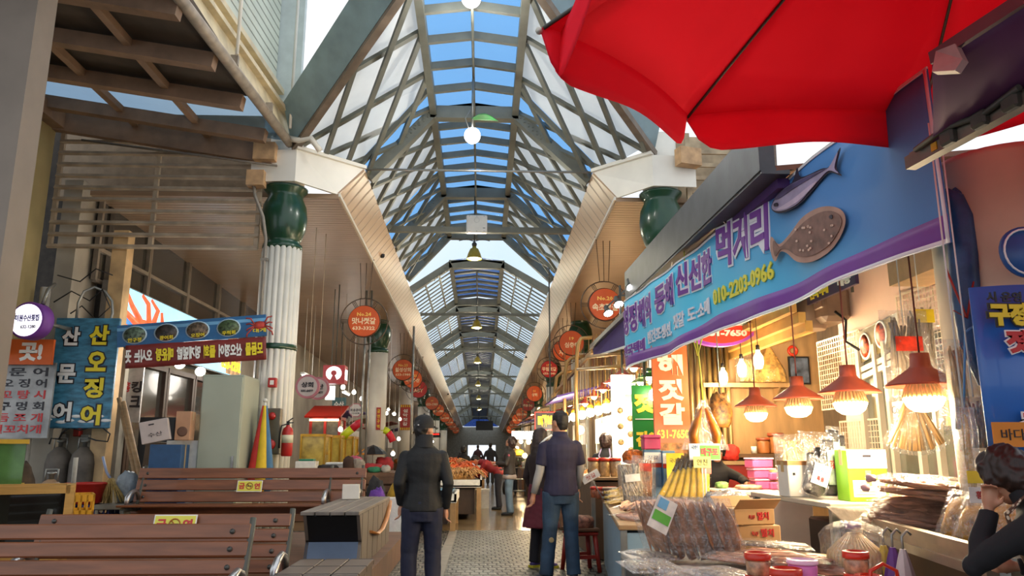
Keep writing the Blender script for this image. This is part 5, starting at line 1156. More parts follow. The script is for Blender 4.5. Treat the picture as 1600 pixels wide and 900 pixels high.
# man in polo shirt
polo = mat('dark_navy_polo', '25203a', .75, var=.12, scale=10); jeans = mat('blue_denim', '30455a', .8, var=.3, scale=5, bump=.15, bscale=90); sleeve_w = mat('pale_grey_sleeve', 'a9a49e', .7, var=.06)
pB = [((-.19, -.005, 1.42), (-.225, .0, 1.13), (-.29, .05, .87), ((-.15, .1, -1), (0, 1, 0))), ((.19, -.005, 1.42), (.225, .02, 1.14), (.215, .14, .92), dn(1))]
def polo_extra(t, hp, bd, k):
    for s, (sh, el, w, h) in zip((-1, 1), pB):
        S_, E_, W_ = bd(sh), V(el) * k, V(w) * k; g = MB(); g.tube([S_.lerp(E_, .55), E_, E_.lerp(W_, .35), E_.lerp(W_, .93)], [.052 * k, .047 * k, .046 * k, .034 * k], 14); g.build('arm_sleeve', sleeve_w, t)
    g = MB(); g.tube([bd((-.225, -.02, 1.40)), bd((-.17, -.035, 1.455)), bd((-.1, -.055, 1.50))], .012, 6); g.build('shoulder_stripe', white_print, t)
    g = MB(); g.lathe([(.02, 0), (.028, 0), (.028, .006), (.02, .006)], V((-.13, -.1, .42)) * k, 14, Matrix.Rotation(PI / 2, 3, 'X')); g.build('knee_badge', mat('badge_tan', 'a89468', .6), t)
    g = MB(); n = 20; vs = [bd((.08 * rr * math.cos(2 * PI * j / n), -.004 + .08 * rr * math.sin(2 * PI * j / n), z)) for rr, z in ((1.15, 1.475), (.98, 1.535), (.9, 1.53)) for j in range(n)]
    g.add(vs, [[i * n + j, i * n + (j + 1) % n, (i + 1) * n + (j + 1) % n, (i + 1) * n + j] for i in range(2) for j in range(n)], True); g.build('collar', polo, t)
person('person in dark polo shirt, pale arm sleeves and jeans standing at the dried fish stall', (.87, 8.62, 0), .12, 1.78, pB, [((-.095, 0, .9), (-.12, .02, .5), (-.17, -.02, .09), (-.3, 1, 0)), ((.095, 0, .9), (.11, .02, .5), (.12, -.02, .09), (.3, 1, 0))],
       head=(-.55, .02), top=polo, sleeve='short', bottom=jeans, shoes=mat('grey_shoe', '4a4a52', .6), hair='short', hair_m=mat('short_dark_hair', '1f1814', .6, var=.4, scale=40), wide=1.02, voxel=.0075, extra=polo_extra)
maroon = mat('maroon_cloth', '5d1424', .75, var=.15, scale=8)
person('person with long dark hair and maroon skirt half hidden behind the polo shirt', (.72, 9.55, 0), -.9, 1.62, arms_down(.02, .1), top=mat('dark_brown_top', '2a1a18', .8), skirt=(maroon, .5, .27), bottom=mat('dark_leggings', '1d1a20', .8), shoes=mat('purple_trainer', '4a3a7a', .5), hair='long', hair_m=hair_brown, voxel=.012, sock=mat('yellow_sole', 'c8c03a', .5))
# shopping woman in the middle of the hall
vest = mat('dark_vest_cloth', '2a2420', .7, var=.2, scale=10)
pD = [((-.17, 0, 1.4), (-.2, .06, 1.14), (-.1, .3, 1.16), ((0, 1, .05), (1, 0, 0))), ((.17, 0, 1.4), (.2, .04, 1.13), (.12, .28, 1.1), ((0, 1, 0), (-1, 0, 0)))]
def vest_extra(t, hp, bd, k):
    g = MB(); g.ball(bd((-.21, -.0, 1.33)), (.03, .03, .035), 8); g.build('arm_patch', mat('pink_patch', 'a8505a', .7), t)
    g = MB(); rings(g, [(.8, 0, 0, .2, .16), (.86, 0, 0, .205, .165), (.9, 0, 0, .19, .15)]); g.v = [v * k for v in g.v]; g.build('shirt_hem', mat('grey_shirt', '9c9088', .8), t)
    g = MB(); g.tube([bd((.26, .1, .95)), bd((.27, .12, .6))], .008, 5); lump(g, bd((.27, .12, .58)), (.11, .07, .17), .15, 3, 14, 2); g.build('handbag', black_plastic, t)
person('person with brown bob, dark jacket and jeans shopping beside the crab table', (.62, 17.2, 0), 1.45, 1.66, pD, head=(0, -.35), top=vest, bottom=mat('pale_denim', '5a6f82', .8, var=.2), hair='bob', hair_m=hair_brown, voxel=.011, wide=1.05, extra=vest_extra)
person('person in grey walking away behind the shopping woman', (1.0, 25.5, 0), 0, 1.76, arms_down(), top=mat('grey_jacket_cloth', '4a4642', .8), bottom=mat('dark_jeans', '2b3542', .8), voxel=.018, wide=1.1)
pF = [((-.17, 0, 1.4), (-.18, .55, .85), (-.1, .75, .95), ((0, 1, 0), (1, 0, 0))), ((.17, 0, 1.4), (.18, .5, .8), (.12, .62, .86), ((0, 1, -.2), (-1, 0, 0)))]
person('person in red jacket bending over the table behind the shopping woman', (.42, 18.9, 0), 1.5, 1.6, pF, bend=1.1, top=mat('red_jacket_cloth', '8a1a1e', .7, var=.15), bottom=mat('dark_trouser', '20202a', .8), voxel=.014)
person('person in black facing away behind the crab table', (-.55, 24.4, 0), .1, 1.5, arms_down(), top=black_jacket, bottom=black_plastic, hair='bob', voxel=.018)
person('person in orange top crouching over goods beyond the crab table', (-1.0, 24.8, 0), -1.2, 1.45, [((s * .17, 0, 1.4), (s * .2, .4, 1.0), (s * .12, .55, .9), ((0, 1, -.3), (-s, 0, 0))) for s in (-1, 1)], bend=.7, top=mat('orange_top', 'b8481e', .8), bottom=black_plastic, voxel=.018)
person('person with dark hair standing far left of the crab table', (-1.72, 22.5, 0), -1.4, 1.58, arms_down(), top=mat('dusky_top', '5a4a44', .8), bottom=black_plastic, hair='bob', voxel=.018)
person('person in dark clothes far down the aisle before the bright doorway', (.38, 33, 0), 0, 1.7, arms_down(), top=mat('dark_blue_top', '23262f', .8), bottom=black_plastic, voxel=.02)
person('person far down the aisle near the end of the seafood tables', (-.2, 46, 0), 0, 1.7, arms_down(), top=mat('plum_top', '4a2f38', .8), bottom=black_plastic, voxel=.025)
# vendors on the right
def apron_straps(t, hp, bd, k):
    for s in (-1, 1):
        g = MB(); g.tube([bd((s * .07, -.06, 1.5)), bd((s * .1, -.14, 1.38)), bd((0, -.15, 1.2)), bd((-s * .12, -.15, 1.02))], .012, 6); g.build('apron_strap', mat('lilac_strap', '9a8fb0', .7), t)
person('person with short curly hair, black top and lilac apron straps behind the lamps', (1.98, 12.4, 0), -.35, 1.62, arms_down(.05, .15), top=mat('black_knit', '18161a', .85), bottom=black_plastic, hair='bob', hair_m=hair_brown, voxel=.011, extra=apron_straps, wide=1.1)
person('person in black sleeves leaning over the counter behind the hanging fish bag', (2.5, 8.5, 0), PI, 1.5, [((-.17, 0, 1.4), (-.28, .33, 1.24), (-.24, .62, 1.2), ((0, 1, -.15), (1, .2, 0))), ((.17, 0, 1.4), (.22, .3, 1.0), (.1, .45, .95), ((-.4, 1, 0), (-1, 0, 0)))], bend=.4, top=mat('black_knit', '18161a'), bottom=black_plastic, hair='bob', voxel=.01)
# woman on the phone at the right edge
apron = mat('brown_dotted_apron', '5b3a2a', .7, var=.1)
def dots():
    t_ = apron.node_tree; p = t_.nodes['Principled BSDF']; co = t_.nodes.new('ShaderNodeTexCoord'); vo = t_.nodes.new('ShaderNodeTexVoronoi'); vo.inputs['Scale'].default_value = 42; vo.inputs['Randomness'].default_value = .35
    ra = t_.nodes.new('ShaderNodeValToRGB'); ra.color_ramp.interpolation = 'CONSTANT'; ra.color_ramp.elements[0].color = (.62, .5, .36, 1); ra.color_ramp.elements[1].color = (.085, .035, .018, 1); ra.color_ramp.elements[1].position = .34
    t_.links.new(co.outputs['Object'], vo.inputs['Vector']); t_.links.new(vo.outputs['Distance'], ra.inputs[0]); t_.links.new(ra.outputs[0], p.inputs['Base Color'])
dots()
def apron_extra(t, hp, bd, k):
    g = MB(); rings(g, [(.55, 0, .01, .2, .165), (.8, 0, .01, .2, .165), (.92, 0, .012, .21, .165), (1.03, 0, .012, .192, .155), (1.13, 0, .015, .186, .152), (1.25, 0, .012, .196, .158), (1.34, 0, .012, .17, .15)], 32)
    g.v = [v if v.y > -.06 else V((v.x, v.y * .2 - .05, v.z)) for v in g.v]; g.v = [bd(v) for v in g.v]
    ap_ = mesh_part('apron', remesh(g, .009, 3, .004, 12, 7), apron, t)
    for s in (-1, 1):
        g = MB(); g.tube([bd((s * .1, .13, 1.3)), bd((s * .13, .07, 1.46)), bd((s * .125, -.05, 1.49)), bd((s * .12, -.12, 1.38)), bd((s * .16, -.14, 1.15))], .017, 8, flat=.4); g.build('apron_strap', apron, ap_)
    g = MB(); q = hp((.088, .03, .085)); g.box(q, (.016, .07, .14), M=Matrix.Rotation(.35, 3, 'X')); g.build('mobile_phone', black_plastic, t)
pl = at(1576, 738, Y=3.05)
person('person in brown dotted apron with one hand raised to the cheek at the right edge', (pl.x + .14, 2.82, 0), .5, 1.43, [((-.17, 0, 1.4), (-.2, .45, 1.12), (-.1, .4, 1.37), ((.1, -.12, 1), (.3, -.8, 0))), ((.17, 0, 1.4), (.24, .2, 1.13), (.1, .4, 1.1), ((-.5, 1, 0), (0, 0, 1)))],
       bend=.5, head=(-.05, .1), top=mat('black_knit', '18161a'), bottom=black_plastic, hair='bob', hair_m=hair_brown, voxel=.007, extra=apron_extra, wide=1.12, curl=.7)
# ------------------------------------------------------------------ right side: stall shell, banner, parasol, lamps
pink_wall = mat('pinkish_white_panel', 'd9b8a8', .6, var=.06, scale=2)
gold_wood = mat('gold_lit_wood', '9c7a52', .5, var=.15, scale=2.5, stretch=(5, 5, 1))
b = MB(); b.box((3.75, 5.95, 1.7), (.16, 3.5, 3.4)); struct('wall_stall_side', b, pink_wall)
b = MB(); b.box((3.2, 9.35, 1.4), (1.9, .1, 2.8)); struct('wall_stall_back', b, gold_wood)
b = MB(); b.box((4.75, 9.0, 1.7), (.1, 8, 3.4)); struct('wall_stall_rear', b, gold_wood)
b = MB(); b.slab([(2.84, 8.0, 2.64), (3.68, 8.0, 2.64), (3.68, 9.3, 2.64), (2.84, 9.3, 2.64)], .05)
for k, (x, z) in enumerate(((2.86, 2.78), (2.92, 2.68), (3.0, 2.58), (3.06, 2.5))): b.beam((x, 7.0, z), (x, 9.3, z), .07, .1)
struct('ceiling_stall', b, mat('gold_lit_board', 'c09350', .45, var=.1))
# canopy edge beam, its purple lining and the stall roof
b = MB(); b.beam((2.14, 5.4, 3.62), (2.08, 10.6, 3.64), .12, .4); b.beam((2.2, 5.4, 3.42), (2.14, 10.6, 3.44), .22, .05)
struct('beam_canopy_edge', b, mat('dark_grey_canopy_metal', '4c4e52', .45, .3, var=.2, scale=4))
b = MB(); b.slab([(2.2, 5.4, 3.46), (2.14, 10.6, 3.46), (5.1, 10.6, 3.75), (5.1, 5.4, 3.75)], .04); struct('ceiling_canopy_right', b, mat('brown_canopy_lining', '7a4a34', .6, var=.15))
b = MB(); b.beam((2.3, 5.5, 3.36), (2.24, 10.5, 3.38), .1, .08); struct('trim_canopy_lining', b, mat('purple_lining', '4b2a6a', .6, var=.1))
b = MB(); b.slab([(2.15, 4.5, 3.9), (2.15, 5.6, 3.9), (3.2, 6.5, 4.5), (3.2, 4.5, 4.5)], .06); b.beam((2.2, 5.5, 3.95), (3.3, 8.2, 4.6), .12, .1); struct('trim_pale_hood', b, mat('pale_grey_hood', '9c9a96', .4, .3, var=.15))
aubergine = mat('aubergine_awning', '62305f', .7, var=.15, scale=3)
AW = [at(1457, 96, Y=2.62), at(1660, -35, Y=2.15), at(1660, 100, Y=2.42), at(1457, 226, Y=3.1)]
t = thing('corner_awning', 'dark aubergine awning in the upper right corner with a pale end cap', 'awning', AW[3])
b = MB(); b.sheet(lambda u, v: AW[0].lerp(AW[1], u).lerp(AW[3].lerp(AW[2], u), v) - Z * .03 * math.sin(PI * v), 8, 8, .01); b.build('fabric', aubergine, t, True)
b = MB(); b.beam(AW[0] + Z * .01, AW[1] + Z * .01, .03, .05); b.build('front_bar', mat('dusky_bar', '6a4a50', .5), t, True)
b = MB(); b.slab([at(1456, 112, Y=2.58), at(1462, 80, Y=2.58), at(1492, 68, Y=2.5), at(1504, 92, Y=2.5), at(1492, 110, Y=2.52)], .03); b.build('end_cap', mat('pinkish_end_cap', 'c0a09a', .5, var=.15), t, True)
b = MB(); b.box((3.3, 4.6, 2.85), (.3, 2.2, .5)); b.box((3.4, 2.4, 1.5), (.2, .5, 3.0)); struct('wall_stall_header', b, mat('tan_header_board', 'b08d6a', .6, var=.12))
t = thing('awning_cassette', 'grey folding awning arm with yellow tag under the purple awning at the right', 'awning arm', AW[3].lerp(AW[2], .5) - Z * .04, -math.atan2((AW[2] - AW[3]).x, (AW[2] - AW[3]).y))
b = MB(); b.beam((0, -.5, 0), (0, .3, 0), .05, .06); b.beam((-.01, -.5, .045), (-.01, .3, .045), .015, .015); b.build('rail', mat('weathered_awning_metal', '7c7468', .45, .3, var=.2), t)
b = MB()
for y in (-.2, -.02, .14): b.box((.035, y, .0), (.04, .08, .065), bev=.01)
b.tube([(.04, -.4, .025), (.05, -.2, .04), (.04, .0, .01), (.05, .2, .03)], .013, 8); b.build('arm_joint', steel_dark, t)
b = MB(); b.mat(mat('yellow_tag', 'd09a20', .5)).box((.027, -.3, 0), (.006, .035, .035)); b.box((-.027, .22, 0), (.006, .035, .035)); b.box((0, .22, -.033), (.035, .035, .006)); b.build('tag', None, t)
# round pillar with the blue shop sign, emblem disc and orange note
b = MB(); b.lathe([(.4, 0), (.4, 2.95), (.36, 3.0), (0, 3.0)], (3.03, 4.15, 0), 32); struct('column_pillar', b, mat('ivory_pillar', 'cdbb9c', .5, var=.12, scale=1.5))
b = MB(); b.box((2.98, 3.72, 2.86), (.07, .07, .22)); b.beam((3.0, 3.68, 2.75), (3.2, 3.68, 2.95), .05, .05); struct('trim_pillar_bracket', b, steel_dark)
c = at(1592, 575, Y=3.6); t = thing('pillar_signboard', 'blue signboard with yellow and red syllables on the ivory pillar', 'signboard', c)
b = MB(); b.mat(mat('signboard_blue', '2f6cc0', .35, var=.08, scale=2, coat=.3)).sheet(lambda u, v: (-.21 + .5 * u, -.1 * math.sin(PI * (u * .9 + .05)), -.45 + .84 * v), 14, 2, .02)
sg = lambda s, x, z, w, h, f, r, e=.05: (b.mat(r).text(s, (x, -.118, z), X, Z, w * 1.14, h * 1.12, .13, .003), b.mat(f).text(s, (x, -.122, z), X, Z, w, h, e, .004)) if r else b.mat(f).text(s, (x, -.118, z), X, Z, w, h, .03, .003)
sg('시 운영', -.11, .325, .17, .05, ink, None); sg('구정', -.1, .24, .19, .11, yellow_print, ink, .07); sg('젓', -.07, .11, .12, .11, sign_red_text, white_print, .06); sg('갈', -.03, -.27, .15, .11, sign_red_text, white_print, .06)
b.build('panel', None, t)
c = at(1600, 395, Y=3.62); b = MB(); b.mat(mat('emblem_blue', '2a5a9a', .4, var=.1)).lathe([(0, 0), (.13, 0), (.13, .02), (0, .02)], (0, 0, 0), 28, Matrix.Rotation(PI / 2, 3, 'X')); b.mat(white_print).tube([(.115 * math.cos(a * PI / 12), -.022, .115 * math.sin(a * PI / 12)) for a in range(24)], .006, 5, True); place(b, 'emblem_disc', 'round blue emblem disc high on the ivory pillar', 'sign', None, c)
c = at(1582, 679, Y=3.42); b = MB(); b.mat(mat('orange_note_paper', 'd98a2e', .7, var=.05)).box((0, 0, 0), (.18, .008, .11)); b.mat(ink).text('바다', (0, -.006, 0), X, Z, .11, .05, .0, .002); place(b, 'price_note', 'orange handwritten note below the blue signboard', 'sign', None, c)
blue_tarp = mat('navy_blue_tarp', '24466f', .5, var=.25, scale=8, bump=.3, bscale=20)
t = thing('furled_tarp', 'dark blue furled tarp hanging beside the ivory pillar, tied with cords', 'tarp', at(1495, 305, Y=4.05))
pts = [at(x, y, Y=4.0) for x, y in ((1474, 300), (1490, 312), (1500, 340), (1506, 400), (1510, 470), (1518, 540), (1532, 602))]
b = MB(); b.tube(pts, [.03, .055, .07, .075, .072, .06, .01], 12); b.tube([p + V((.05, .02, 0)) for p in pts[:5]], .045, 10); b.build('roll', blue_tarp, t, True)
b = MB(); q = at(1511, 497, Y=3.93); b.tube([at(1521, 440, Y=3.93), q, at(1490, 485, Y=3.93), q, at(1478, 420, Y=3.95)], .006, 5); b.build('red_cord', mat('red_cord', '9a2a20', .7), t, True)
b = MB(); q = at(1513, 515, Y=3.92); b.tube([at(1525, 508, Y=3.92), q, at(1508, 520, Y=3.92), at(1506, 640, Y=3.92)], .006, 5); b.build('blue_cord', mat('pale_blue_cord', '5a8fc0', .6), t, True)
b = MB(); b.tube([at(1470, 300, Y=4.3), at(1478, 380, Y=4.3), at(1490, 470, Y=4.3)], .03, 8); struct('trim_wall_pipe', b, mat('grey_wall_pipe', '8a7a68', .5))

# things on the stall's side wall
def wq(px, py, d=0): return at(px, py, x=3.66 - d)
wy, wz = -Y_, Z
b = MB(); n_ = MB()
P4 = [wq(1342, 517), wq(1404, 487), wq(1404, 545), wq(1342, 578)]
t = thing('food_poster', 'poster with two bowls of red salted seafood on the stall wall', 'poster', P4[0])
b = MB(); b.mat(white_plastic).slab(P4[::-1], .004); fr = lambda u, v: P4[0].lerp(P4[1], u).lerp(P4[3].lerp(P4[2], u), v) - X * .03
b.mat(mat('poster_olive', '6b5a30', .5, var=.4, scale=9)).slab([fr(.06, .08), fr(.06, .9), fr(.9, .9), fr(.9, .08)], .004)
Mp = Matrix((wy, wz, -X)).transposed()
for u, v in ((.27, .52), (.67, .42)):
    p = fr(u, v); b.mat(white_print).lathe([(0, 0), (.105, 0), (.105, .012), (.09, .012)], p, 20, Mp, sy=1.25); b.mat(mat('red_salted_food', 'b5431c', .4, var=.7, scale=30)).lathe([(0, .012), (.088, .012), (.05, .02), (0, .022)], p, 20, Mp, sy=1.25)
b.build('print', None, t, True)
alu = mat('white_aluminium', 'b9ac9a', .4, .3, var=.06)
b = MB()
for p, q in ((wq(1335, 598), wq(1440, 548)), (wq(1335, 586), wq(1440, 536))): b.beam(p - X * .02, q - X * .02, .05, .05)
for x in (1352, 1378, 1394, 1436, 1465): p = wq(x, 600); b.beam((3.63, p.y, .2), (3.63, p.y, 2.32), .06, .05)
b.beam((3.63, 4.3, .95), (3.63, 7.3, .95), .05, .08); struct('trim_stall_door', b, alu)
b = MB(); b.box((3.66, 5.7, 1.25), (.02, 3.0, 2.1)); struct('window_stall', b, mat('dim_stall_glass', '57564a', .1, var=.35, scale=1.2, coat=.4))
c = wq(1408, 645, .03); b = MB(); b.mat(white_print).box((0, 0, 0), (.01, .34, .2)); b.mat(mat('grey_letters', '8a8078', .5)).text('Cook', (-.008, .02, .03), wy, wz, .22, .07, .0, .002); b.box((-.006, .02, -.04), (.004, .2, .006)); place(b, 'paper_notice', 'white paper notice on the stall window', 'notice', None, c)
def wire_grid(label, p0, p1, z0, z1, x, step=.05):
    b = MB(); y0, y1 = p0, p1; n = int(abs(y1 - y0) / step); m = int((z1 - z0) / step)
    for i in range(n + 1): y = y0 + (y1 - y0) * i / n; b.box((0, y - y0, (z0 + z1) / 2), (.006, .006 if 0 < i < n else .016, z1 - z0))
    for j in range(m + 1): z = z0 + (z1 - z0) * j / m; b.box((-.005, (y1 - y0) / 2, z), (.006, abs(y1 - y0), .006 if 0 < j < m else .016))
    return place(b, 'wire_grid', label, 'rack', mat('cream_wire', 'd2bfa6', .4, .3), (x, y0, 0), 0, 'wire grids on the stall wall')
g1, g2 = at(1275, 520, x=3.64), at(1340, 495, x=3.64); wire_grid('white wire grid left of the food poster', g1.y, g2.y, 1.78, 2.5, 3.64)
g1, g2 = at(1400, 465, x=3.64), at(1491, 432, x=3.64); wire_grid('white wire grid right of the food poster above the dried fish', g1.y, g2.y, 1.93, 2.68, 3.64)
g1, g2 = at(1312, 660, x=3.64), at(1372, 650, x=3.64); wire_grid('white wire grid low behind the green and white carton', g1.y, g2.y, 1.0, 1.64, 3.64)
c = at(1283, 480, x=3.45); t = thing('wall_ventilator', 'bulky grey wall ventilator with pale square vent above the wire grid', 'ventilator', c)
b = MB(); b.box((.05, 0, 0), (.3, .5, .36), bev=.05); b.lathe([(.17, -.2), (.19, -.15), (.19, .15), (.15, .22), (0, .22)], (-.1, .12, -.02), 18); b.build('housing', mat('dusky_grey_plastic', '6f5a4c', .4, var=.15), t)
b = MB(); b.box((-.12, -.22, .06), (.03, .2, .24), bev=.01); b.mat(mat('dusky_grey_plastic', '6f5a4c')).lathe([(0, 0), (.07, 0), (.07, .01), (0, .01)], (-.14, -.22, .06), 16, Mp); b.build('vent_panel', mat('pale_vent', 'cdb9a8', .5), t)
b = MB(); b.tube([(0, -.3, -.1), (.05, -.4, -.2), (.05, -.35, -.4), (.1, -.5, -.5)], .014, 6); b.build('cable', black_plastic, t)
c = at(1298, 448, x=3.2); b = MB(); b.mat(mat('deep_violet_sign', '2e1a4a', .5)).box((0, 0, 0), (.03, 1.0, .16)); b.mat(yellow_print).text('전국택배', (-.02, .22, 0), wy, wz, .4, .1, .04); b.mat(white_print).text('배송', (-.02, -.3, 0), wy, wz, .24, .1, .04); b.mat(steel_dark).box((.2, 0, .3), (.02, .02, .7)); place(b, 'delivery_sign', 'small violet sign with yellow and white syllables above the ventilator', 'sign', None, c)

# oval sign and vertical boards
c = at(1122, 504, Y=8.25); t = thing('oval_signboard', 'red oval signboard with violet rim half hidden behind the long banner', 'signboard', c)
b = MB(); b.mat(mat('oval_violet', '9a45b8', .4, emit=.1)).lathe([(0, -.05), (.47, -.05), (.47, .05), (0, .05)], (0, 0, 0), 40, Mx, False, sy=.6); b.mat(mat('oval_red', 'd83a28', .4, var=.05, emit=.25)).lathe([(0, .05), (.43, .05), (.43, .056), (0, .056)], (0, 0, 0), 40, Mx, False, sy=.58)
b.mat(white_print).text('젓갈', (.16, -.06, .05), X, Z, .44, .2, .07); b.text('631-7650', (.06, -.06, -.13), X, Z, .5, .075, .05); b.build('panel', None, t)
b = MB(); b.tube([(-.2, 0, .2), (-.2, 0, 1.05)], .012, 6); b.tube([(.25, 0, .2), (.25, 0, 1.05)], .012, 6); b.build('hanger', steel_dark, t); t.scale = (.95,) * 3
c = at(1048, 620, Y=9.0); t = thing('vertical_signboard', 'orange vertical signboard with big cream syllables beside the lamps', 'signboard', c)
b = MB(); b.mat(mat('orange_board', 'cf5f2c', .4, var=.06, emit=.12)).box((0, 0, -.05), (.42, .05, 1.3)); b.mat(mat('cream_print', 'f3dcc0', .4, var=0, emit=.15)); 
for s, z, h in (('해', .37, .25), ('젓', .08, .25), ('갈', -.2, .25)): b.text(s, (.0, -.03, z), X, Z, .3, h, .05)
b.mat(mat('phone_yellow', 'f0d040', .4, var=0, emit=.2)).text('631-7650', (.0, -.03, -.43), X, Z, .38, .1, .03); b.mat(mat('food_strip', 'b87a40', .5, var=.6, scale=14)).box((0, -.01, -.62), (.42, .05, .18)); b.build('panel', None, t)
b = MB(); b.box((0, .03, .95), (.03, .03, .9)); b.build('post', steel_dark, t)
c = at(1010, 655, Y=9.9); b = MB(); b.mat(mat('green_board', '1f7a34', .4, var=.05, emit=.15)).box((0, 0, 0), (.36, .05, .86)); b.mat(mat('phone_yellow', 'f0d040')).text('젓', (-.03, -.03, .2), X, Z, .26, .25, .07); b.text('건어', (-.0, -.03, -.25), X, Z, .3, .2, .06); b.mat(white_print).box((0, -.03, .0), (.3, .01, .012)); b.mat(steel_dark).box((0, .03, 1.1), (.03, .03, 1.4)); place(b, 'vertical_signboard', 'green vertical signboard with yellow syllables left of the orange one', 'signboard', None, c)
c = at(975, 655, Y=11); t = thing('lit_menu_board', 'glaring white lit menu board with small food pictures behind the lamps', 'menu board', c)
b = MB(); b.mat(mat('lit_menu_white', 'fbfff0', .4, var=0, emit=1.3)).box((0, 0, 0), (.34, .08, 1.25)); b.mat(mat('lit_menu_green', '4ac860', .4, var=0, emit=.5)).box((.08, -.045, .3), (.12, .01, .1))
b.mat(mat('menu_food', '9a7a4a', .5, var=.6, scale=30, emit=.2))
for k in range(6): b.lathe([(0, 0), (.045, 0), (.045, .004), (0, .004)], (.08 if k % 2 else -.06, -.045, .12 - k * .11), 12, Mx)
b.build('panel', None, t); b = MB(); b.box((0, .02, 1.3), (.03, .03, 1.3)); b.build('post', steel_dark, t)

# the long banner
BF, BN = V((1.9, 10.05, 0)), V((2.49, 3.88, 0)); br_ = (BN - BF).normalized(); bn_ = br_.cross(Z); BL = (BN - BF).length
def onb(px, py, out=.03):
    d = at(px, py, Y=1) - V((0, 0, CZ)); k = (BF - V((0, 0, CZ))).dot(bn_) / d.dot(bn_); return V((0, 0, CZ)) + d * k + bn_ * out
topz = lambda u: 3.31 + .15 * u - .03 * math.sin(PI * u); botz = lambda u: 2.40 + .06 * u + .015 * math.sin(u * 17) - .1 * max(0, (u - .86) / .14) * 0
wav = lambda u, v: bn_ * (.02 * math.sin(u * 23 + v * 2) * (1 - v) + .012 * math.sin(u * 41))
def bp(u, v, out=0): 
    p = BF.lerp(BN, u); p.z = botz(u) + (topz(u) - botz(u)) * v; return p + wav(u, v) + bn_ * out
ban = mat('banner_print_and_shade', '3aa8d8', .5, var=0); t_ = ban.node_tree; co = t_.nodes.new('ShaderNodeTexCoord'); sx = t_.nodes.new('ShaderNodeSeparateXYZ'); ra = t_.nodes.new('ShaderNodeValToRGB')
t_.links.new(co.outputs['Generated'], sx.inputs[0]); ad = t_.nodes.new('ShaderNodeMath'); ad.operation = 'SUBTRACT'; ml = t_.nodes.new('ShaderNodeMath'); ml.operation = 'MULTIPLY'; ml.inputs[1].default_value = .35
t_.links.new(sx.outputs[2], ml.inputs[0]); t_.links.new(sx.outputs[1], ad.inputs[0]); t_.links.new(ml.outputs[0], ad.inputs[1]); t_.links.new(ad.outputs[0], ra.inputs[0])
ra.color_ramp.elements[0].position = -.0; ra.color_ramp.elements[0].color = (.085, .26, .6, 1); ra.color_ramp.elements[1].position = .42; ra.color_ramp.elements[1].color = (.1, .66, .95, 1)  # print gradient, with shade at the near end and lamp glow painted in
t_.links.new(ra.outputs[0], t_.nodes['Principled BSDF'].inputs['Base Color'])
t = thing('long_banner', 'long sky blue banner with violet letters and two printed fish strung along the right stall', 'banner', (0, 0, 0))
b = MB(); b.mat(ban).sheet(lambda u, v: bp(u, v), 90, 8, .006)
vio = mat('banner_violet', '7a3c9e', .5, var=.05); wht = mat('banner_white', 'e9e6ee', .5, var=0); yel = mat('banner_yellow', 'e6dc4a', .5, var=0)
wb = lambda u: .15 + .02 * math.sin(u * 12 + 1)
b.mat(vio).sheet(lambda u, v: bp(u, v * wb(u), .004), 90, 3, .003); b.mat(wht).sheet(lambda u, v: bp(u, v * .025, .008), 90, 1, .004); b.sheet(lambda u, v: bp(u, .985 + v * .015, .006), 90, 1, .003)
b.sheet(lambda u, v: bp(1 - .004 * u, v, .006), 1, 8, .003)
def bt(s, xl, yl, hl, xr, yr, m, rim=None, bold=.03):
    p, q = onb(xl, yl, 0), onb(xr, yr, 0); h = (onb(xl, yl - hl / 2, 0) - onb(xl, yl + hl / 2, 0)).length; r = (q - p); c = (p + q) / 2
    u_ = (c - BF).dot(br_) / BL; wv = lambda pt: pt + wav((pt - BF).dot(br_) / BL, .5)
    if rim: b.mat(rim).text(s, c + bn_ * .006, r, r.cross(bn_) * -1, r.length * 1.03, h * 1.1, bold + .06, .004, 2, 0, wv)
    b.mat(m).text(s, c + bn_ * .012, r, r.cross(bn_) * -1, r.length, h, bold, .005, 2, 0, wv)
bt('청정해역', 977, 505, 42, 1018, 480, vio, wht); bt('동해', 1025, 472, 45, 1055, 451, vio, wht); bt('신선한', 1060, 440, 48, 1115, 413, vio, wht); bt('먹거리', 1123, 388, 66, 1202, 352, vio, wht)
bt('전국택배', 978, 552, 18, 1007, 537, vio, wht); bt('반건조생선,', 1013, 529, 22, 1052, 513, wht, None, .03); bt('젓갈', 1056, 505, 24, 1072, 497, wht, None, .03); bt('도·소매', 1076, 493, 24, 1110, 477, wht, None, .03); bt('010-2203-0966', 1118, 466, 25, 1210, 421, yel, None, .03)
def poly(m, pts, out):
    n = len(pts); q = []
    for i in range(n):                                      # round the drawn outline off
        a, c, d, e = [V((*pts[(i + j) % n], 0)) for j in (-1, 0, 1, 2)]
        for k in range(4): f = k / 4; q.append(.5 * (2 * c + (d - a) * f + (2 * a - 5 * c + 4 * d - e) * f * f + (3 * c - a - 3 * d + e) * f ** 3))
    b.mat(m).slab([onb(p.x, p.y, out) for p in q], -.003)
poly(mat('ink_outline', '2c2438', .5), [(1211, 323), (1223, 301), (1244, 285), (1252, 262), (1258, 277), (1290, 264), (1303, 260), (1320, 231), (1314, 262), (1322, 275), (1304, 270), (1290, 282), (1275, 300), (1255, 320), (1235, 331), (1219, 333)], .03)
poly(mat('tuna_silver', 'a89ab8', .4, var=.15), [(1213, 323), (1225, 303), (1246, 287), (1290, 267), (1303, 262), (1317, 238), (1312, 262), (1318, 271), (1303, 267), (1288, 281), (1273, 298), (1254, 318), (1235, 328), (1220, 330)], .036)
poly(mat('tuna_back', '5a4f74', .4, var=.3), [(1218, 312), (1228, 301), (1248, 287), (1290, 268), (1300, 264), (1285, 273), (1250, 294), (1228, 309)], .042)
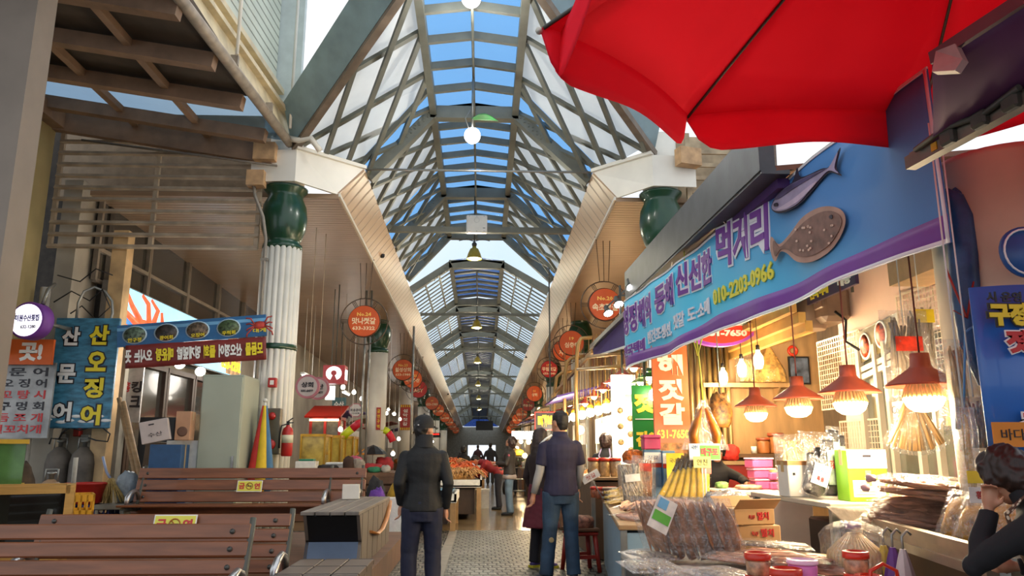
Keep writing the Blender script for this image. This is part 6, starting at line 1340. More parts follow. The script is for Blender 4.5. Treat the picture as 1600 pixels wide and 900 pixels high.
poly(mat('tuna_belly', 'cbb6cc', .4), [(1220, 328), (1236, 326), (1256, 314), (1275, 296), (1285, 283), (1270, 293), (1250, 309), (1232, 321)], .042)
poly(mat('ink_outline', '2c2438'), [(1218, 319), (1223, 317), (1224, 322), (1219, 323)], .046)
poly(mat('flounder_fin', 'b08878', .5), [(1211, 370), (1223, 382), (1240, 366), (1260, 340), (1285, 325), (1308, 323), (1324, 331), (1328, 349), (1318, 374), (1302, 394), (1276, 409), (1252, 409), (1236, 396), (1225, 394), (1217, 409), (1210, 392)], .03)
poly(mat('flounder_brown', '7d5a50', .45, var=.25, scale=12), [(1216, 376), (1226, 386), (1243, 370), (1264, 347), (1287, 333), (1306, 330), (1320, 337), (1323, 350), (1313, 371), (1299, 387), (1275, 400), (1253, 400), (1239, 391), (1227, 390), (1219, 401), (1215, 390)], .036)
for k in range(22):
    x, y = R.uniform(1250, 1310), R.uniform(345, 392)
    if abs((y - 366) - (280 - x) * 0 + (x - 1280) * .35) < 22: poly(mat('flounder_spot', 'd8b4a0', .5), [(x, y), (x + 2.5, y - 1), (x + 3, y + 2), (x + .5, y + 2.5)], .042)
poly(mat('ink_outline', '2c2438'), [(1305, 338), (1309, 336), (1310, 341), (1306, 342)], .042)
b.build('print', None, t)
b = MB(); b.tube([bp(k / 30, 1.0, .0) + Z * .005 for k in range(31)], .008, 6)
for u in (.02, .3, .55): p = bp(u, .99); b.tube([p, V((2.12, p.y, 3.5 if p.y > 5.3 else 3.45))], .006, 5)
b.build('cord', white_plastic, t)

# big red market parasol
UC = V((2.14, 2.45, 0)); Rr = 1.96; a0 = math.radians(164.5); HUBZ = 4.19
cloth = bpy.data.materials.new('red_parasol_cloth'); cloth.use_nodes = True; nt_ = cloth.node_tree; nt_.nodes.clear(); cloth.diffuse_color = (.6, .02, .04, 1)
df = nt_.nodes.new('ShaderNodeBsdfDiffuse'); tl = nt_.nodes.new('ShaderNodeBsdfTranslucent'); mx_ = nt_.nodes.new('ShaderNodeMixShader'); ou = nt_.nodes.new('ShaderNodeOutputMaterial'); nz_ = nt_.nodes.new('ShaderNodeTexNoise'); rm = nt_.nodes.new('ShaderNodeValToRGB'); nz_.inputs['Scale'].default_value = 3
rm.color_ramp.elements[0].color = (.85, .05, .085, 1); rm.color_ramp.elements[1].color = (.95, .07, .11, 1); nt_.links.new(nz_.outputs[0], rm.inputs[0]); nt_.links.new(rm.outputs[0], df.inputs[0]); nt_.links.new(rm.outputs[0], tl.inputs[0]); mx_.inputs[0].default_value = .6
nt_.links.new(df.outputs[0], mx_.inputs[1]); nt_.links.new(tl.outputs[0], mx_.inputs[2]); nt_.links.new(mx_.outputs[0], ou.inputs[0])
t = thing('market_parasol', 'big red scalloped market parasol overhead at the upper right', 'parasol', UC)
def tip(k, f=1.):
    q = V((f * Rr * math.cos(a0 - k * PI * .2542), f * Rr * math.sin(a0 - k * PI * .2542), 0)); q.z = HUBZ - .99 * f ** 1.12 + .1 * (q.x * .59 + q.y * .81); return q
for k in range(8):
    b = MB(); b.mat(cloth)
    def pf(u, v, k=k):
        f = .03 + .97 * v; A_, B_ = tip(k, f), tip(k + 1, f); p = A_.lerp(B_, u); s = 4 * u * (1 - u); p *= 1; p.x *= 1 - .03 * s * v; p.y *= 1 - .03 * s * v; p.z -= -.02 * s * v; return p
    b.sheet(pf, 10, 10, .003)
    def vf(u, v, k=k):
        p = pf(u, 1); e = min(u, 1 - u); dr = .2 * min(1, (e / .1) ** .5 if e > 0 else 0) + .02 + .012 * math.sin(u * 9); q = V((p.x, p.y, 0)).normalized(); return p + q * .015 * v - Z * dr * v
    b.sheet(vf, 24, 4, .003)
    b.build('canopy_panel', None, t)
    b = MB(); b.tube([tip(k, f) - Z * .012 for f in (.03, .3, .6, .85, 1.0)], .009, 6); b.build('rib', steel_dark, t)
    b = MB(); b.tube([V((.04 * math.cos(a0 - k * PI / 4), .04 * math.sin(a0 - k * PI / 4), 3.4)), tip(k, .5) - Z * .02], .008, 6); b.build('strut', steel_dark, t)
    b = MB(); b.ball(tip(k, 1.01) - Z * .01, .017, 8); b.build('rib_tip', mat('pearl_tip', 'b9b4a8', .3, .4), t)
b = MB(); b.tube([(0, 0, 0.06), (0, 0, 4.3)], .024, 10); b.lathe([(.05, 3.35), (.05, 3.45)], n=12); b.build('pole', zinc, t)
b = MB(); b.lathe([(.3, 0), (.3, .05), (.06, .09), (.05, .25)], n=24); b.build('base', mat('concrete_base', '8a8780', .8), t)

# red cone lamps over the goods
lamp_red = mat('lamp_red_enamel', 'a8482e', .45, var=.1, scale=8)
hot = mat('hot_lamp_glow', 'fff0c4', .3, var=0, emit=13, ecol='ffe2a0')
cage = mat('lamp_cage_glass', 'a88a5a', .3, .3, var=0, emit=.12, ecol='ffd890')
def cone_lamp(p, label, ztop, k=1., grp='red cone lamps', m=lamp_red, pw=40, big=True):
    t = thing('cone_pendant_lamp', label, 'lamp', p, 0, grp)
    b = MB(); b.lathe([(0, .125 * k), (.048 * k, .125 * k), (.052 * k, .06 * k), (.062 * k, .045 * k), (.178 * k, -.035 * k), (.188 * k, -.05 * k), (.178 * k, -.043 * k), (.05 * k, .03 * k)], n=28); b.build('lamp_shade', m, t)
    if big:
        b = MB(); b.mat(cage)
        for j in range(26): a = 2 * PI * j / 26; b.tube([(.05 * k * math.cos(a), .05 * k * math.sin(a), 0), (.085 * k * math.cos(a), .085 * k * math.sin(a), -.06 * k), (.103 * k * math.cos(a), .103 * k * math.sin(a), -.11 * k)], .0055 * k, 4)
        b.lathe([(.042 * k, 0), (.078 * k, -.06 * k), (.095 * k, -.11 * k)], n=20); cg_ = b.build('cage', None, t)
        b = MB(); b.lathe([(0, -.185 * k), (.05 * k, -.18 * k), (.085 * k, -.155 * k), (.102 * k, -.115 * k), (.1 * k, -.105 * k), (0, -.105 * k)], n=24); b.build('bulb', hot, cg_)
    else: b = MB(); b.ball((0, 0, -.04 * k), .075 * k, 12); b.build('bulb', hot, t)
    b = MB(); b.tube([(0, 0, .11 * k), (0, 0, ztop - p[2])], .006, 5); b.build('cord', mat('dark_red_cord', '5a1c18', .6), t)
    if pw: point_light('lamp_light', (0, 0, -.24 * k), pw, (1, .82, .55), .1 * k, t)
    return t
for (px, py, Y), lb in zip(((1440, 589, 4.6), (1326, 602, 5.4), (1246, 614, 6.3), (1180, 627, 7.25)), ('red cone lamp nearest, over the flat fish bags', 'red cone lamp second from the near end, above the green carton', 'red cone lamp third from the near end, above the silver laver bags', 'red cone lamp farthest of the big four, above the pink tubs')):
    p = at(px, py, Y=Y); cone_lamp(p, lb, 3.5, {4.6: 1.15, 5.4: 1.13, 6.3: 1.08, 7.25: 1.04}[Y], pw={4.6: 55, 5.4: 75, 6.3: 50, 7.25: 40}[Y])
bl_y = lambda px, py, Y, lb, gr, r=.055: None
for (px, py, Y), lb in zip(((1130, 588, 8.9), (1159, 575, 8.4), (1185, 562, 7.9)), ('long bare warm bulb beside the metal posts, farthest of three', 'long bare warm bulb in the middle of three', 'long bare warm bulb nearest of three under the gold ceiling')):
    p = at(px, py, Y=Y); t = thing('long_bulb', lb, 'bulb', p, 0, 'long warm bulbs'); b = MB(); b.lathe([(0, -.1), (.035, -.09), (.052, -.04), (.048, .03), (.02, .08), (.02, .1)], n=14); b.build('glass_bulb', hot, t)
    b = MB(); b.lathe([(.022, .1), (.022, .15), (.006, .16)], n=8); b.tube([(0, 0, .15), (0, 0, (2.82 if Y > 7 else 3.4) - p.z)], .005, 4); b.build('socket_cord', black_plastic, t); point_light('bulb_light', (0, -.1, -.16), 22, (1, .76, .42), .06, t)
green_shade = mat('lamp_green_enamel', '3f6a2a', .4, var=.1)
ordn = ('first', 'second', 'third', 'fourth', 'fifth', 'sixth', 'seventh')
for k, (px, py, Y) in enumerate(((990, 572, 10.6), (972, 583, 11.2), (956, 595, 11.8), (942, 606, 12.5), (928, 617, 13.3), (914, 628, 14.2))): cone_lamp(at(px, py, Y=Y), 'small red cone lamp, %s of the far row' % ordn[k], 3.3, .72, 'small red cone lamps', lamp_red, 14 if k % 2 else 0, False)
for k, (px, py, Y) in enumerate(((1027, 576, 9.5), (1014, 586, 10.0), (1001, 594, 10.5), (988, 602, 11.1), (976, 611, 11.7))): cone_lamp(at(px, py, Y=Y), 'small green cone lamp, %s of the row behind the orange signboard' % ordn[k], 3.3, .72, 'small green cone lamps', green_shade, 14 if k % 2 else 0, False)
glare = mat('glaring_bulb_glow', 'fff4d8', .3, var=0, emit=22, ecol='fff0cc')
sock_y = mat('yellow_socket', 'c8941e', .4)
for k in range(12):
    f = k / 11; px, py, Y = 1024 - 140 * f, 617 + 38 * f, 9.7 + 6.0 * f; p = at(px, py, Y=Y)
    t = thing('globe_bulb', 'glaring globe bulb, number %s along the bright string over the far goods' % ('one two three four five six seven eight nine ten eleven twelve'.split()[k]), 'bulb', p, 0, 'glaring bulb string'); b = MB(); b.ball((0, 0, 0), .085, 14); b.build('glass_bulb', glare, t)
    b = MB(); b.lathe([(.05, .07), (.06, .12), (.03, .16), (0, .17)], n=10); b.build('socket', sock_y, t); b = MB(); b.tube([(0, 0, .16), (0, 0, 3.4 - p.z)], .006, 4); b.build('cord', mat('gold_cord', 'a8803a', .5), t)
    if k % 2 == 1: point_light('bulb_light', (0, 0, -.16), 45, (1, .84, .58), .09, t)
for k, (px, py, Y) in enumerate(((848, 690, 19), (856, 668, 20), (906, 672, 13.5), (838, 705, 21), (826, 690, 24), (820, 712, 24), (814, 690, 30), (832, 650, 34), (808, 700, 36), (843, 640, 30))):
    p = at(px, py, Y=Y); t = thing('globe_bulb', 'warm bulb %s' % ('left of the polo shirt man|beside the yellow lettered sign|right of the polo shirt man\'s head|over the near red goods|over the bright heap|low over the rack|far in beyond the white lit panel|high under the far right soffit|far in near the grey walker|above the yellow lettered sign'.split('|')[k]), 'bulb', p, 0, 'warm bulbs over the far right stalls'); b = MB(); b.ball((0, 0, 0), .08, 12); b.build('glass_bulb', warm_bulb, t); b = MB(); b.tube([(0, 0, .07), (0, 0, max(.3, fall(5.6, Y) - p.z) if p.x > 2.4 else 1.2)], .007, 4); b.build('cord', black_plastic, t)
    if k in (0, 4, 6): point_light('bulb_light', (0, 0, -.15), 45, (1, .75, .42), .1, t)

# purple awning beyond the banner, its bent frames and rails
t = thing('purple_awning', 'purple awning with white hem just beyond the far end of the long banner', 'awning', at(955, 525, Y=11.4))
q = [at(926, 546, Y=12.8), at(986, 489, Y=10.3), at(990, 538, Y=10.3), at(928, 558, Y=12.8)]
b = MB(); b.slab(q, .03); b.build('fabric', mat('awning_purple', '47307a', .6, var=.08), t, True)
b = MB(); b.beam(q[3], q[2], .05, .03); b.build('hem', white_print, t, True); b = MB(); b.beam(q[0] + Z * .04, q[1] + Z * .04, .1, .07); b.build('top_rail', zinc, t, True)
brass = mat('tan_frame_tube', 'b08a52', .35, .5, var=.1)
for k, (pts, Y) in enumerate(((((900, 600), (901, 560), (903, 538), (908, 529), (926, 527)), 13.4), (((882, 620), (883, 585), (886, 566), (892, 560), (914, 556)), 15.2), (((866, 640), (867, 606), (870, 589), (877, 583), (895, 580)), 17))):
    b = MB(); P_ = [at(x, y, Y=Y) for x, y in pts]; b.tube([V((P_[0].x, Y, .0))] + P_, .035, 8); place(b, 'bent_awning_tube', ('bent tan awning tube nearest the purple awning', 'bent tan awning tube, middle of three', 'bent tan awning tube, farthest of three')[k], 'frame', brass, None, 0, 'bent awning tubes')
b = MB(); b.beam(at(858, 624, Y=18), at(926, 549, Y=12.9), .05, .06)
for a_, c_ in (((918, 558, 12.9), (990, 549, 10.6)), ((903, 577, 13.3), (992, 571, 10.6))): b.tube([at(a_[0], a_[1], Y=a_[2]), at(c_[0], c_[1], Y=c_[2])], .03, 8)
b.box((2.6, 10.7, 1.7), (.08, .08, 3.4)); b.box((2.6, 14.5, 1.7), (.08, .08, 3.4)); struct('trim_stall_rails', b, brass)
b = MB()
for k in range(18):
    f = k / 17; p = at(1000 - 95 * f, 556 + 22 * f, Y=10.4 + 3.4 * f); b.tube([p, p - Z * R.uniform(.5, 1.0)], .006, 4)
place(b, 'hanging_cords', 'row of gold cords hanging from the rails over the far lamps', 'cords', mat('gold_cord', 'a8803a'))['kind'] = 'stuff'
b = MB(); b.box((2.9, 12.6, 1.5), (.08, 3.6, 3)); struct('wall_stall_far', b, mat('brown_slat_wall', '6a4a2a', .6, var=.25, scale=3, stretch=(6, 6, 1)))
p = at(853, 658, Y=17); b = MB(); b.mat(mat('led_sign_black', '1c0a08', .4)).box((0, 0, 0), (.5, .1, .4)); b.mat(mat('led_yellow', 'ffc81e', .4, var=0, emit=2.2)).text('대박', (0.02, -.055, 0), X, Z, .4, .26, .06); b.mat(mat('red_led', 'ff2a20')); 
for s in (-1, 1): b.box((0, -.052, s * .19), (.48, .01, .015)); b.box((s * .24, -.052, 0), (.015, .01, .38))
b.mat(steel_dark).box((.1, 0, 1.8), (.03, .03, 3.3)); place(b, 'led_sign', 'black LED sign with yellow lettering left of the polo shirt man', 'sign', None, p)
p = at(817, 680, Y=28); b = MB(); b.mat(mat('lit_white_board', 'ffffff')).box((0, 0, 0), (.8, .1, .28)); b.mat(steel_dark).box((0, 0, .8), (.03, .03, 1.4)); place(b, 'lit_board', 'long white lit panel over the far right stalls', 'sign', None, p)
for px, py, Y, lb in ((986, 447, 10.3, 'small white spotlamp under the far tip of the grey canopy edge'), (966, 474, 11.0, 'small white spotlamp beside the round sign reading No.20'), (950, 488, 11.6, 'small white spotlamp above the purple awning, farthest of three')):
    p = at(px, py, Y=Y); t = thing('spot_lamp', lb, 'lamp', p, .3, 'spotlamps over the purple awning'); Mr_ = Matrix.Rotation(-.6, 3, 'X')
    b = MB(); b.lathe([(.02, .14), (.035, .12), (.04, .05), (.085, -.02), (.08, -.025)], n=14, M=Mr_); b.beam((0, 0, .1), (.25, .1, .3), .02, .02); b.beam((.25, .1, .3), (.7, .1, .34), .03, .03); b.build('housing', steel_dark, t)
    b = MB(); b.lathe([(0, -.03), (.07, -.025), (.075, -.01), (0, -.01)], n=14, M=Mr_); b.build('lens', spot_white, t)
# ------------------------------------------------------------------ right stall: tables and goods
def table(name, label, cat, c, dims, z, m, rz=0, panels=None):
    t = thing(name, label, cat, c, rz); w, d = dims
    b = MB(); b.box((0, 0, z - .02), (w, d, .04), bev=.006); b.build('table_top', m, t)
    for sx in (-1, 1):
        for sy in (-1, 1): b = MB(); b.box((sx * (w / 2 - .04), sy * (d / 2 - .04), (z - .04) / 2), (.05, .05, z - .04)); b.build('leg', zinc, t)
    if panels: b = MB(); b.box((0, 0, (z - .05) / 2), (w - .04, d - .04, z - .07)); b.build('skirt_panel', panels, t)
    return t
film_w = film_mat('milky_film', .16, .22, 16)
def lay(t, c, rz, L, lift=.05):
    """lay a bag of length L flat, centred on c"""
    t.rotation_euler = (-PI / 2 + lift, 0, rz); t.location = V(c) + V((math.sin(rz), -math.cos(rz), 0)) * L / 2; return t
table('stall_table', 'near stall table in front covered with film and dried fish bags', 'table', (1.53, 4.45, 0), (1.16, 1.95), .68, mat('table_white', 'b8b0a4', .5), 0, mat('dim_grey_panel', '55504c', .6))
T2R = -.118
table('stall_table', 'long stall table with pale blue end panel carrying the yellow squid bags', 'table', (1.72, 7.9, 0), (.9, 3.8), .8, mat('table_wood', '9a7a55', .6), T2R, mat('pale_blue_panel', '7d97a8', .5, var=.06))
table('stall_table', 'stall table holding red-lidded jars beyond the long table', 'table', (1.88, 11.0, 0), (.95, 1.7), 1.02, mat('table_wood', '9a7a55'), 0, mat('brown_side', '5a4028', .6))
table('stall_table', 'table with grey top under the laver packs and the green and white carton', 'table', (2.98, 6.2, 0), (1.15, 1.6), 1.0, mat('pale_table_top', 'b5a898', .5))
b = MB(); b.sheet(lambda u, v: (2.36 + .6 * u, 5.37 - .01 - .03 * math.sin(u * 9), .98 - .22 * v * math.sin(PI * u)), 16, 5, .006); place(b, 'cloth', 'grey cloth sagging from the table edge under the laver packs', 'cloth', fab('grey_sag_cloth', '8f8478'))
b = MB(); b.box((3.22, 6.5, .4), (.75, .7, .8), bev=.02); place(b, 'storage_box', 'dark brown box under the table of laver packs', 'box', mat('dark_brown_box', '3a2418', .6))
t = thing('chest_counter', 'white chest counter where the black sleeved vendor reaches over', 'counter', (2.68, 7.62, 0))
b = MB(); b.box((0, 0, .47), (.86, .55, .94), bev=.01); b.build('body', mat('pinkish_white_enamel', 'c8b6b0', .4, var=.04), t); b = MB(); b.box((0, 0, .965), (.92, .62, .05), bev=.012); b.build('lid', mat('pale_pink_top', 'e0c8be', .35), t)
# near counter with the aluminium rim
t = thing('display_counter', 'metal rimmed display counter piled with flat fish bags beside the phone woman', 'counter', (0, 0, 0))
b = MB(); b.slab([(2.44, 4.95, .88), (2.15, 3.3, .88), (2.52, 3.3, .88), (2.58, 4.0, .88), (3.3, 4.95, .88)], .03); b.build('table_top', zinc, t)
b = MB()
for k, (z, w) in enumerate(((.845, .05), (.89, .042), (.93, .05))): b.beam((2.44 - .012 * (k % 2 == 0), 4.95, z), (2.15 - .012 * (k % 2 == 0), 3.3, z), w, .045)
b.build('aluminium_rim', mat('brushed_warm_aluminium', 'a89a88', .3, .8, var=.12), t)
for x, y in ((2.48, 4.85), (2.24, 3.4), (3.15, 4.85), (2.5, 3.45)): b = MB(); b.box((x, y, .43), (.05, .05, .86)); b.build('leg', zinc, t)
b = MB(); b.slab([(2.5, 4.85, .05), (2.26, 3.4, .05), (2.26, 3.4, .84), (2.5, 4.85, .84)], .02); b.build('front_panel', mat('brown_side', '5a4028'), t)

def pillow(b, w, h, d, seed=0, n=14, wr=.012):
    """sealed bag standing in the xz plane, base at z=0"""
    def side(sg):
        def f(u, v):
            e = (1 - abs(2 * u - 1) ** 4) * (1 - abs(2 * v - 1) ** 4); q = noise.noise(V((u * 5, v * 5, seed + sg)))
            return ((u - .5) * w + q * wr * .7, sg * d / 2 * e * (1 + .4 * q) + q * wr * .3, h * v + wr * .6 * noise.noise(V((u * 6, v * 4, seed + 9))) * (0 if v < .05 else 1))
        return f
    b.sheet(side(-1), n, n); b.sheet(side(1), n, n); return b
def fish_bag(label, loc, w, h, d, cm_, kind='sticks', rz=0, tilt=(0, 0), group=None, tagm=None, n=9, seed=0, lab=None, film_m=None, fan=1.):
    """clear bag of dried seafood: film, contents, and a printed tag where it has one"""
    t = thing('dried_seafood_bag', label, 'bag', loc, 0, group); t.rotation_euler = (tilt[0], tilt[1], rz); rr = random.Random(seed + 11)
    b = MB(); b.mat(cm_)
    if kind == 'sticks':
        for k in range(n):
            x0 = (rr.random() - .5) * w * .72 * (1 if fan >= 1 else fan); x1 = (rr.random() - .5) * w * .72 * fan; y = (rr.random() - .5) * d * .5
            b.tube([(x0, y, h * .06), ((x0 + x1) / 2 + rr.uniform(-.01, .01), y * .8, h * .45), (x1, y * .5, h * rr.uniform(.8, .93))], [w * .03, w * .045, w * .02], 5)
    elif kind == 'flat':
        for k in range(n): x0 = (k / max(1, n - 1) - .5) * w * .55; a_ = rr.uniform(-.12, .12); b.tube([(x0 + a_ * h * .4, 0, h * .06), (x0 + a_ * h * .2, rr.uniform(-.1, .1) * d, h * .14), (x0, rr.uniform(-.15, .15) * d, h * .38), (x0 - a_ * h * .2, rr.uniform(-.1, .1) * d, h * .7), (x0 - a_ * h * .3, 0, h * .84), (x0 - a_ * h * .35, 0, h * .93)], [w * .08, w * .05, w * .15, w * .13, w * .09, w * .02], 9, flat=.3)
    else: lump(b, (0, 0, h * .42), (w * .42, d * .38, h * .46), .3, 6, 20, seed)
    b.build('contents', None, t)
    b = MB(); pillow(b, w, h, d, seed); b.build('film_bag', film_m or film, t)
    if tagm: b = MB(); b.mat(tagm).box((0, -d / 2 - .004, h * (lab or .82)), (w * .55, .004, h * .16)); b.build('tag', None, t)
    return t
fish_brown = mat('dried_fish_brown', 'b07a56', .4, var=.35, scale=14); squid_y = mat('dried_squid_yellow', 'dcb02a', .4, var=.2, scale=10); squid_pink = mat('dried_squid_pink', 'c88f70', .45, var=.4, scale=12, stretch=(1, 6, 1))
anchovy = mat('anchovy_silver', 'a8967a', .45, var=.5, scale=30); straw_fish = mat('dried_pollack', 'c2a468', .6, var=.25, scale=10); roe = mat('monkfish_orange', 'b8691e', .4, var=.3, scale=9); laver = mat('laver_black', '1e1c22', .35, var=.3, scale=10); golden = mat('golden_crisp', 'c08a2e', .5, var=.5, scale=12)
red_tag = mat('red_tag_print', 'c03018', .5, var=.5, scale=12); white_tag = mat('white_tag_print', 'd8d4cc', .5, var=.15, scale=12); yellow_tag2 = mat('yellow_tag_print', 'e8c81e', .5)
onz = lambda px, Y, z: V((at(px, 700, Y=Y).x, Y, z))
# seven brown flatfish bags leaning in a fan on the near table
for k in range(7): fish_bag('clear bag of brown dried fish, %s of the fan leaning on the near table' % ordn[k], onz(1030 + k * 17, 4.98 - .02 * k, .685), .3, .42, .085, fish_brown, 'flat', 1.1, (0, 0), 'brown fish bags in a fan', None, 4, k).rotation_euler = (.38, 0, -1.0)
b = MB(); b.mat(white_tag).box((0, 0, 0), (.13, .006, .2)); b.mat(mat('green_card', '58a83a', .5)).box((0, -.004, -.02), (.11, .004, .06)); b.mat(mat('sky_card', '6aa8d0', .5)).box((-.02, -.004, .06), (.06, .004, .06)); o = place(b, 'price_card', 'green and white price card stuck in the brown fish bags', 'price card', None, onz(1031, 4.72, .98)); o.rotation_euler = (-.2, .5, .1)
# flat squid bags spread over the near table
for k, (px, Y, z, rz, m) in enumerate(((1150, 4.75, .685, .3, squid_pink), (1195, 4.55, .71, -.4, squid_pink), (1240, 4.65, .7, .2, straw_fish), (1215, 4.3, .735, .5, squid_pink), (1160, 4.35, .73, -.2, squid_pink), (1275, 4.35, .7, -.5, squid_pink), (1190, 4.85, .75, .1, anchovy))):
    t = fish_bag('flat clear bag of dried squid, %s from the fish fan on the near table' % ordn[k], onz(px, Y, z), .3, .5, .05, m, 'flat' if k % 2 else 'sticks', rz, (0, 0), 'flat squid bags', None, 5 if k % 2 else 14, 20 + k); lay(t, onz(px, Y, z + .03), rz + 1.2, .5)
for k, (px, Y, rz) in enumerate(((1010, 4.95, .2), (1010, 4.35, .1), (1060, 4.2, -.3), (1120, 4.05, .4), (1040, 3.85, .1))):
    t = fish_bag('flat milky bag of fine anchovies along the near table aisle edge, %s from the back' % ordn[k], onz(px, Y, .70 + .02 * (k % 2)), .3, .34, .06, anchovy, 'sticks', rz, (0, 0), 'flat anchovy bags', None, 22, 40 + k, None, film_w); lay(t, onz(px, Y, .71 + .02 * (k % 2)), rz, .34)
# jars and tubs along the bottom edge
jar_red = mat('jar_lid_red', 'c83018', .35, var=.08); jar_glass = mat('jar_food_pale', 'b98a68', .3, var=.45, scale=26, coat=.4); tub_pink = mat('pink_tub_plastic', 'd070b0', .4, var=.05)
def jar(label, p, r, h, m=jar_glass, lidm=jar_red, lh=.03, group='red-lidded jars on the near table'):
    t = thing('food_jar', label, 'jar', p, 0, group); b = MB(); b.lathe([(0, 0), (r * .88, 0), (r * .93, .01), (r * .98, h * .85), (r * .9, h), (0, h)], n=22); b.build('jar_body', m, t)
    b = MB(); b.lathe([(0, h), (r * 1.04, h), (r * 1.06, h + lh * .3), (r * 1.04, h + lh), (r * .9, h + lh * 1.1), (r * .86, h + lh * .75), (0, h + lh * .75)], n=22); b.build('lid', lidm, t); return t
for px, Y, z, lb in ((1172, 3.75, .68, 'red-lidded tub under another at the front of the squid bags'), (1173, 3.75, .78, 'red-lidded tub topmost of the stack before the squid bags'), (1189, 3.6, .68, 'red-lidded tub in front of the stack, left of the big jar'), (1322, 3.78, .68, 'red-lidded tub under another before the big domed bag'), (1322, 3.78, .78, 'red-lidded tub topmost of the stack before the big domed bag'), (1338, 3.6, .70, 'red-lidded tub in front of the domed bag stack')):
    jar(lb, onz(px, Y, z), .058, .072)
jar('big red-lidded glass jar between the pink tubs and the red-lidded stack', onz(1214, 3.55, .68), .068, .13)
for px, Y, z, lb in ((1240, 3.62, .68, 'pink tub under another beside the big jar'), (1240, 3.62, .775, 'pink tub on top of another beside the big jar'), (1268, 3.42, .68, 'pink tub at the bottom edge, left of its neighbour'), (1296, 3.38, .69, 'pink tub at the bottom edge, right of its neighbour')):
    jar(lb, onz(px, Y, z), .066, .075, tub_pink, mat('pale_pink_lid', 'e8b8d0', .4), .018, 'pink tubs on the near table')
t = thing('red_basket', 'red plastic basket with handle beside the counter rim', 'basket', onz(1362, 3.6, .68)); b = MB(); b.lathe([(.05, 0), (.07, .07), (.08, .07), (.06, 0)], n=16); b.build('bowl', jar_red, t); b = MB(); b.tube([(-.07, 0, .06), (-.06, 0, .14), (0, 0, .17), (.06, 0, .14), (.07, 0, .06)], .009, 6); b.build('handle', jar_red, t)
t = thing('dried_seafood_bag', 'big domed clear bag of pale dried fish tied with a bow beside the counter rim', 'bag', onz(1322, 4.3, .69)); b = MB()
for k in range(34): a = 2 * PI * k / 34; b.tube([(.145 * math.cos(a), .145 * math.sin(a), .01), (.13 * math.cos(a), .13 * math.sin(a), .12), (.03 * math.cos(a), .03 * math.sin(a), .22)], [.014, .017, .008], 5)
b.build('contents', mat('pale_dried_fish', 'd0ae78', .5, var=.2), t); b = MB(); lump(b, (0, 0, .135), (.18, .18, .16), .08, 5, 22, 4); b.build('film_bag', film, t); b = MB(); lump(b, (0, 0, .262), (.045, .025, .022), .5, 6, 14, 5); b.build('bow', mat('lilac_bow', 'a58ab0', .4), t)
# cartons lettered in red behind the squid bags
def ms(b, w, d, h): b.mat(sign_red_text).text('멸치', (w * .2, -d / 2 - .003, h * .55), X, Z, w * .28, h * .5, .02, .003); b.text('특선', (-w * .08, -d / 2 - .003, h * .5), X, Z, w * .14, h * .25, .0, .003)
for k, (dx, rz, lb) in enumerate(((0, .12, 'lowest brown carton of the stack with red lettering behind the squid bags'), (.02, .0, 'middle brown carton of the stack with red lettering behind the squid bags'), (-.02, .22, 'open topmost brown carton with red lettering behind the squid bags'))): carton('lettered_carton', lb, onz(1163, 5.15, .685 + .102 * k) + V((dx, 0, 0)), (.29, .22, .1), mat('lettered_cardboard', 'b08a5c', .75, var=.08), rz, extra=ms, group='brown lettered cartons', flaps=k == 2)
# goods on the long table
def t2(x, y, z=.805): q = Matrix.Rotation(T2R, 3, 'Z') @ V((x, y, 0)); return V((1.74 + q.x, 7.95 + q.y, z))
for k in range(6):
    p = onz(1022 + k * 14.5, 7.55 - .05 * k, .805); t = thing('squid_pack', 'yellow squid pack with red and black top, %s from the left on the long table' % ordn[k], 'pack', p, 0, 'yellow squid packs'); t.rotation_euler = (-.12, .62 - k * .11, 0)
    b = MB(); b.tube([(0, 0, .01), (0, 0, .1), (.0, 0, .26), (0, 0, .4)], [.03, .058, .06, .062], 10, flat=.6); b.build('squid', squid_y, t); b = MB(); pillow(b, .15, .56, .085, k + 60); b.build('film_bag', thin_film, t)
    b = MB(); b.mat(mat('gold_brown_print', '7a5a2a', .4, .3, var=.5, scale=14)).tube([(0, 0, .40), (0, 0, .47), (0, 0, .54)], [.062, .07, .085], 10, flat=.35); b.mat(mat('orange_red_print', 'cc4a1c', .4, var=.15)).box((.02, -.042, .41), (.09, .01, .14)); b.mat(ink).box((-.03, -.048, .43), (.05, .006, .08)); b.mat(jar_red).box((0, -.02, .03), (.05, .04, .04)); b.build('printed_top', None, t)
fish_bag('tall clear bag of anchovies with a round pale label on the long table', onz(990, 8.0, .805), .28, .46, .14, anchovy, 'sticks', 0, (-.1, -.1), None, white_tag, 60, 71, .6)
fish_bag('clear bag of shredded squid with red stripes behind the anchovy bag', onz(1003, 8.3, .805), .26, .5, .12, mat('red_striped_food', 'a8622e', .5, var=.6, scale=16), 'sticks', 0, (-.1, .05), None, red_tag, 40, 72, .75)
for k in range(5):
    t = fish_bag('flat yellow squid bag along the long table aisle edge, %s from the near end' % ordn[k], t2(-.32 + .05 * (k % 2), .15 + k * .17, .83 + .018 * k), .2, .34, .06, squid_y, 'flat', 0, (0, 0), 'flat yellow squid bags', None, 4, 80 + k); lay(t, t.location.copy(), -1.45 + .1 * k, .34)
for k in range(6):
    t = fish_bag('flat shiny pinkish squid bag at the long table near end, %s laid' % ordn[k], t2(-.28 + .16 * (k % 3), -1.5 + .28 * (k // 3), .815 + .03 * (k // 3) + .012 * k), .3, .42, .05, squid_pink, 'flat', 0, (0, 0), 'flat pinkish squid bags', None, 4, 90 + k); lay(t, t.location.copy(), .5 - .35 * k, .42)
foil = mat('crinkled_foil', 'b9b0aa', .2, .6, var=.3, scale=14, bump=1, bscale=26)
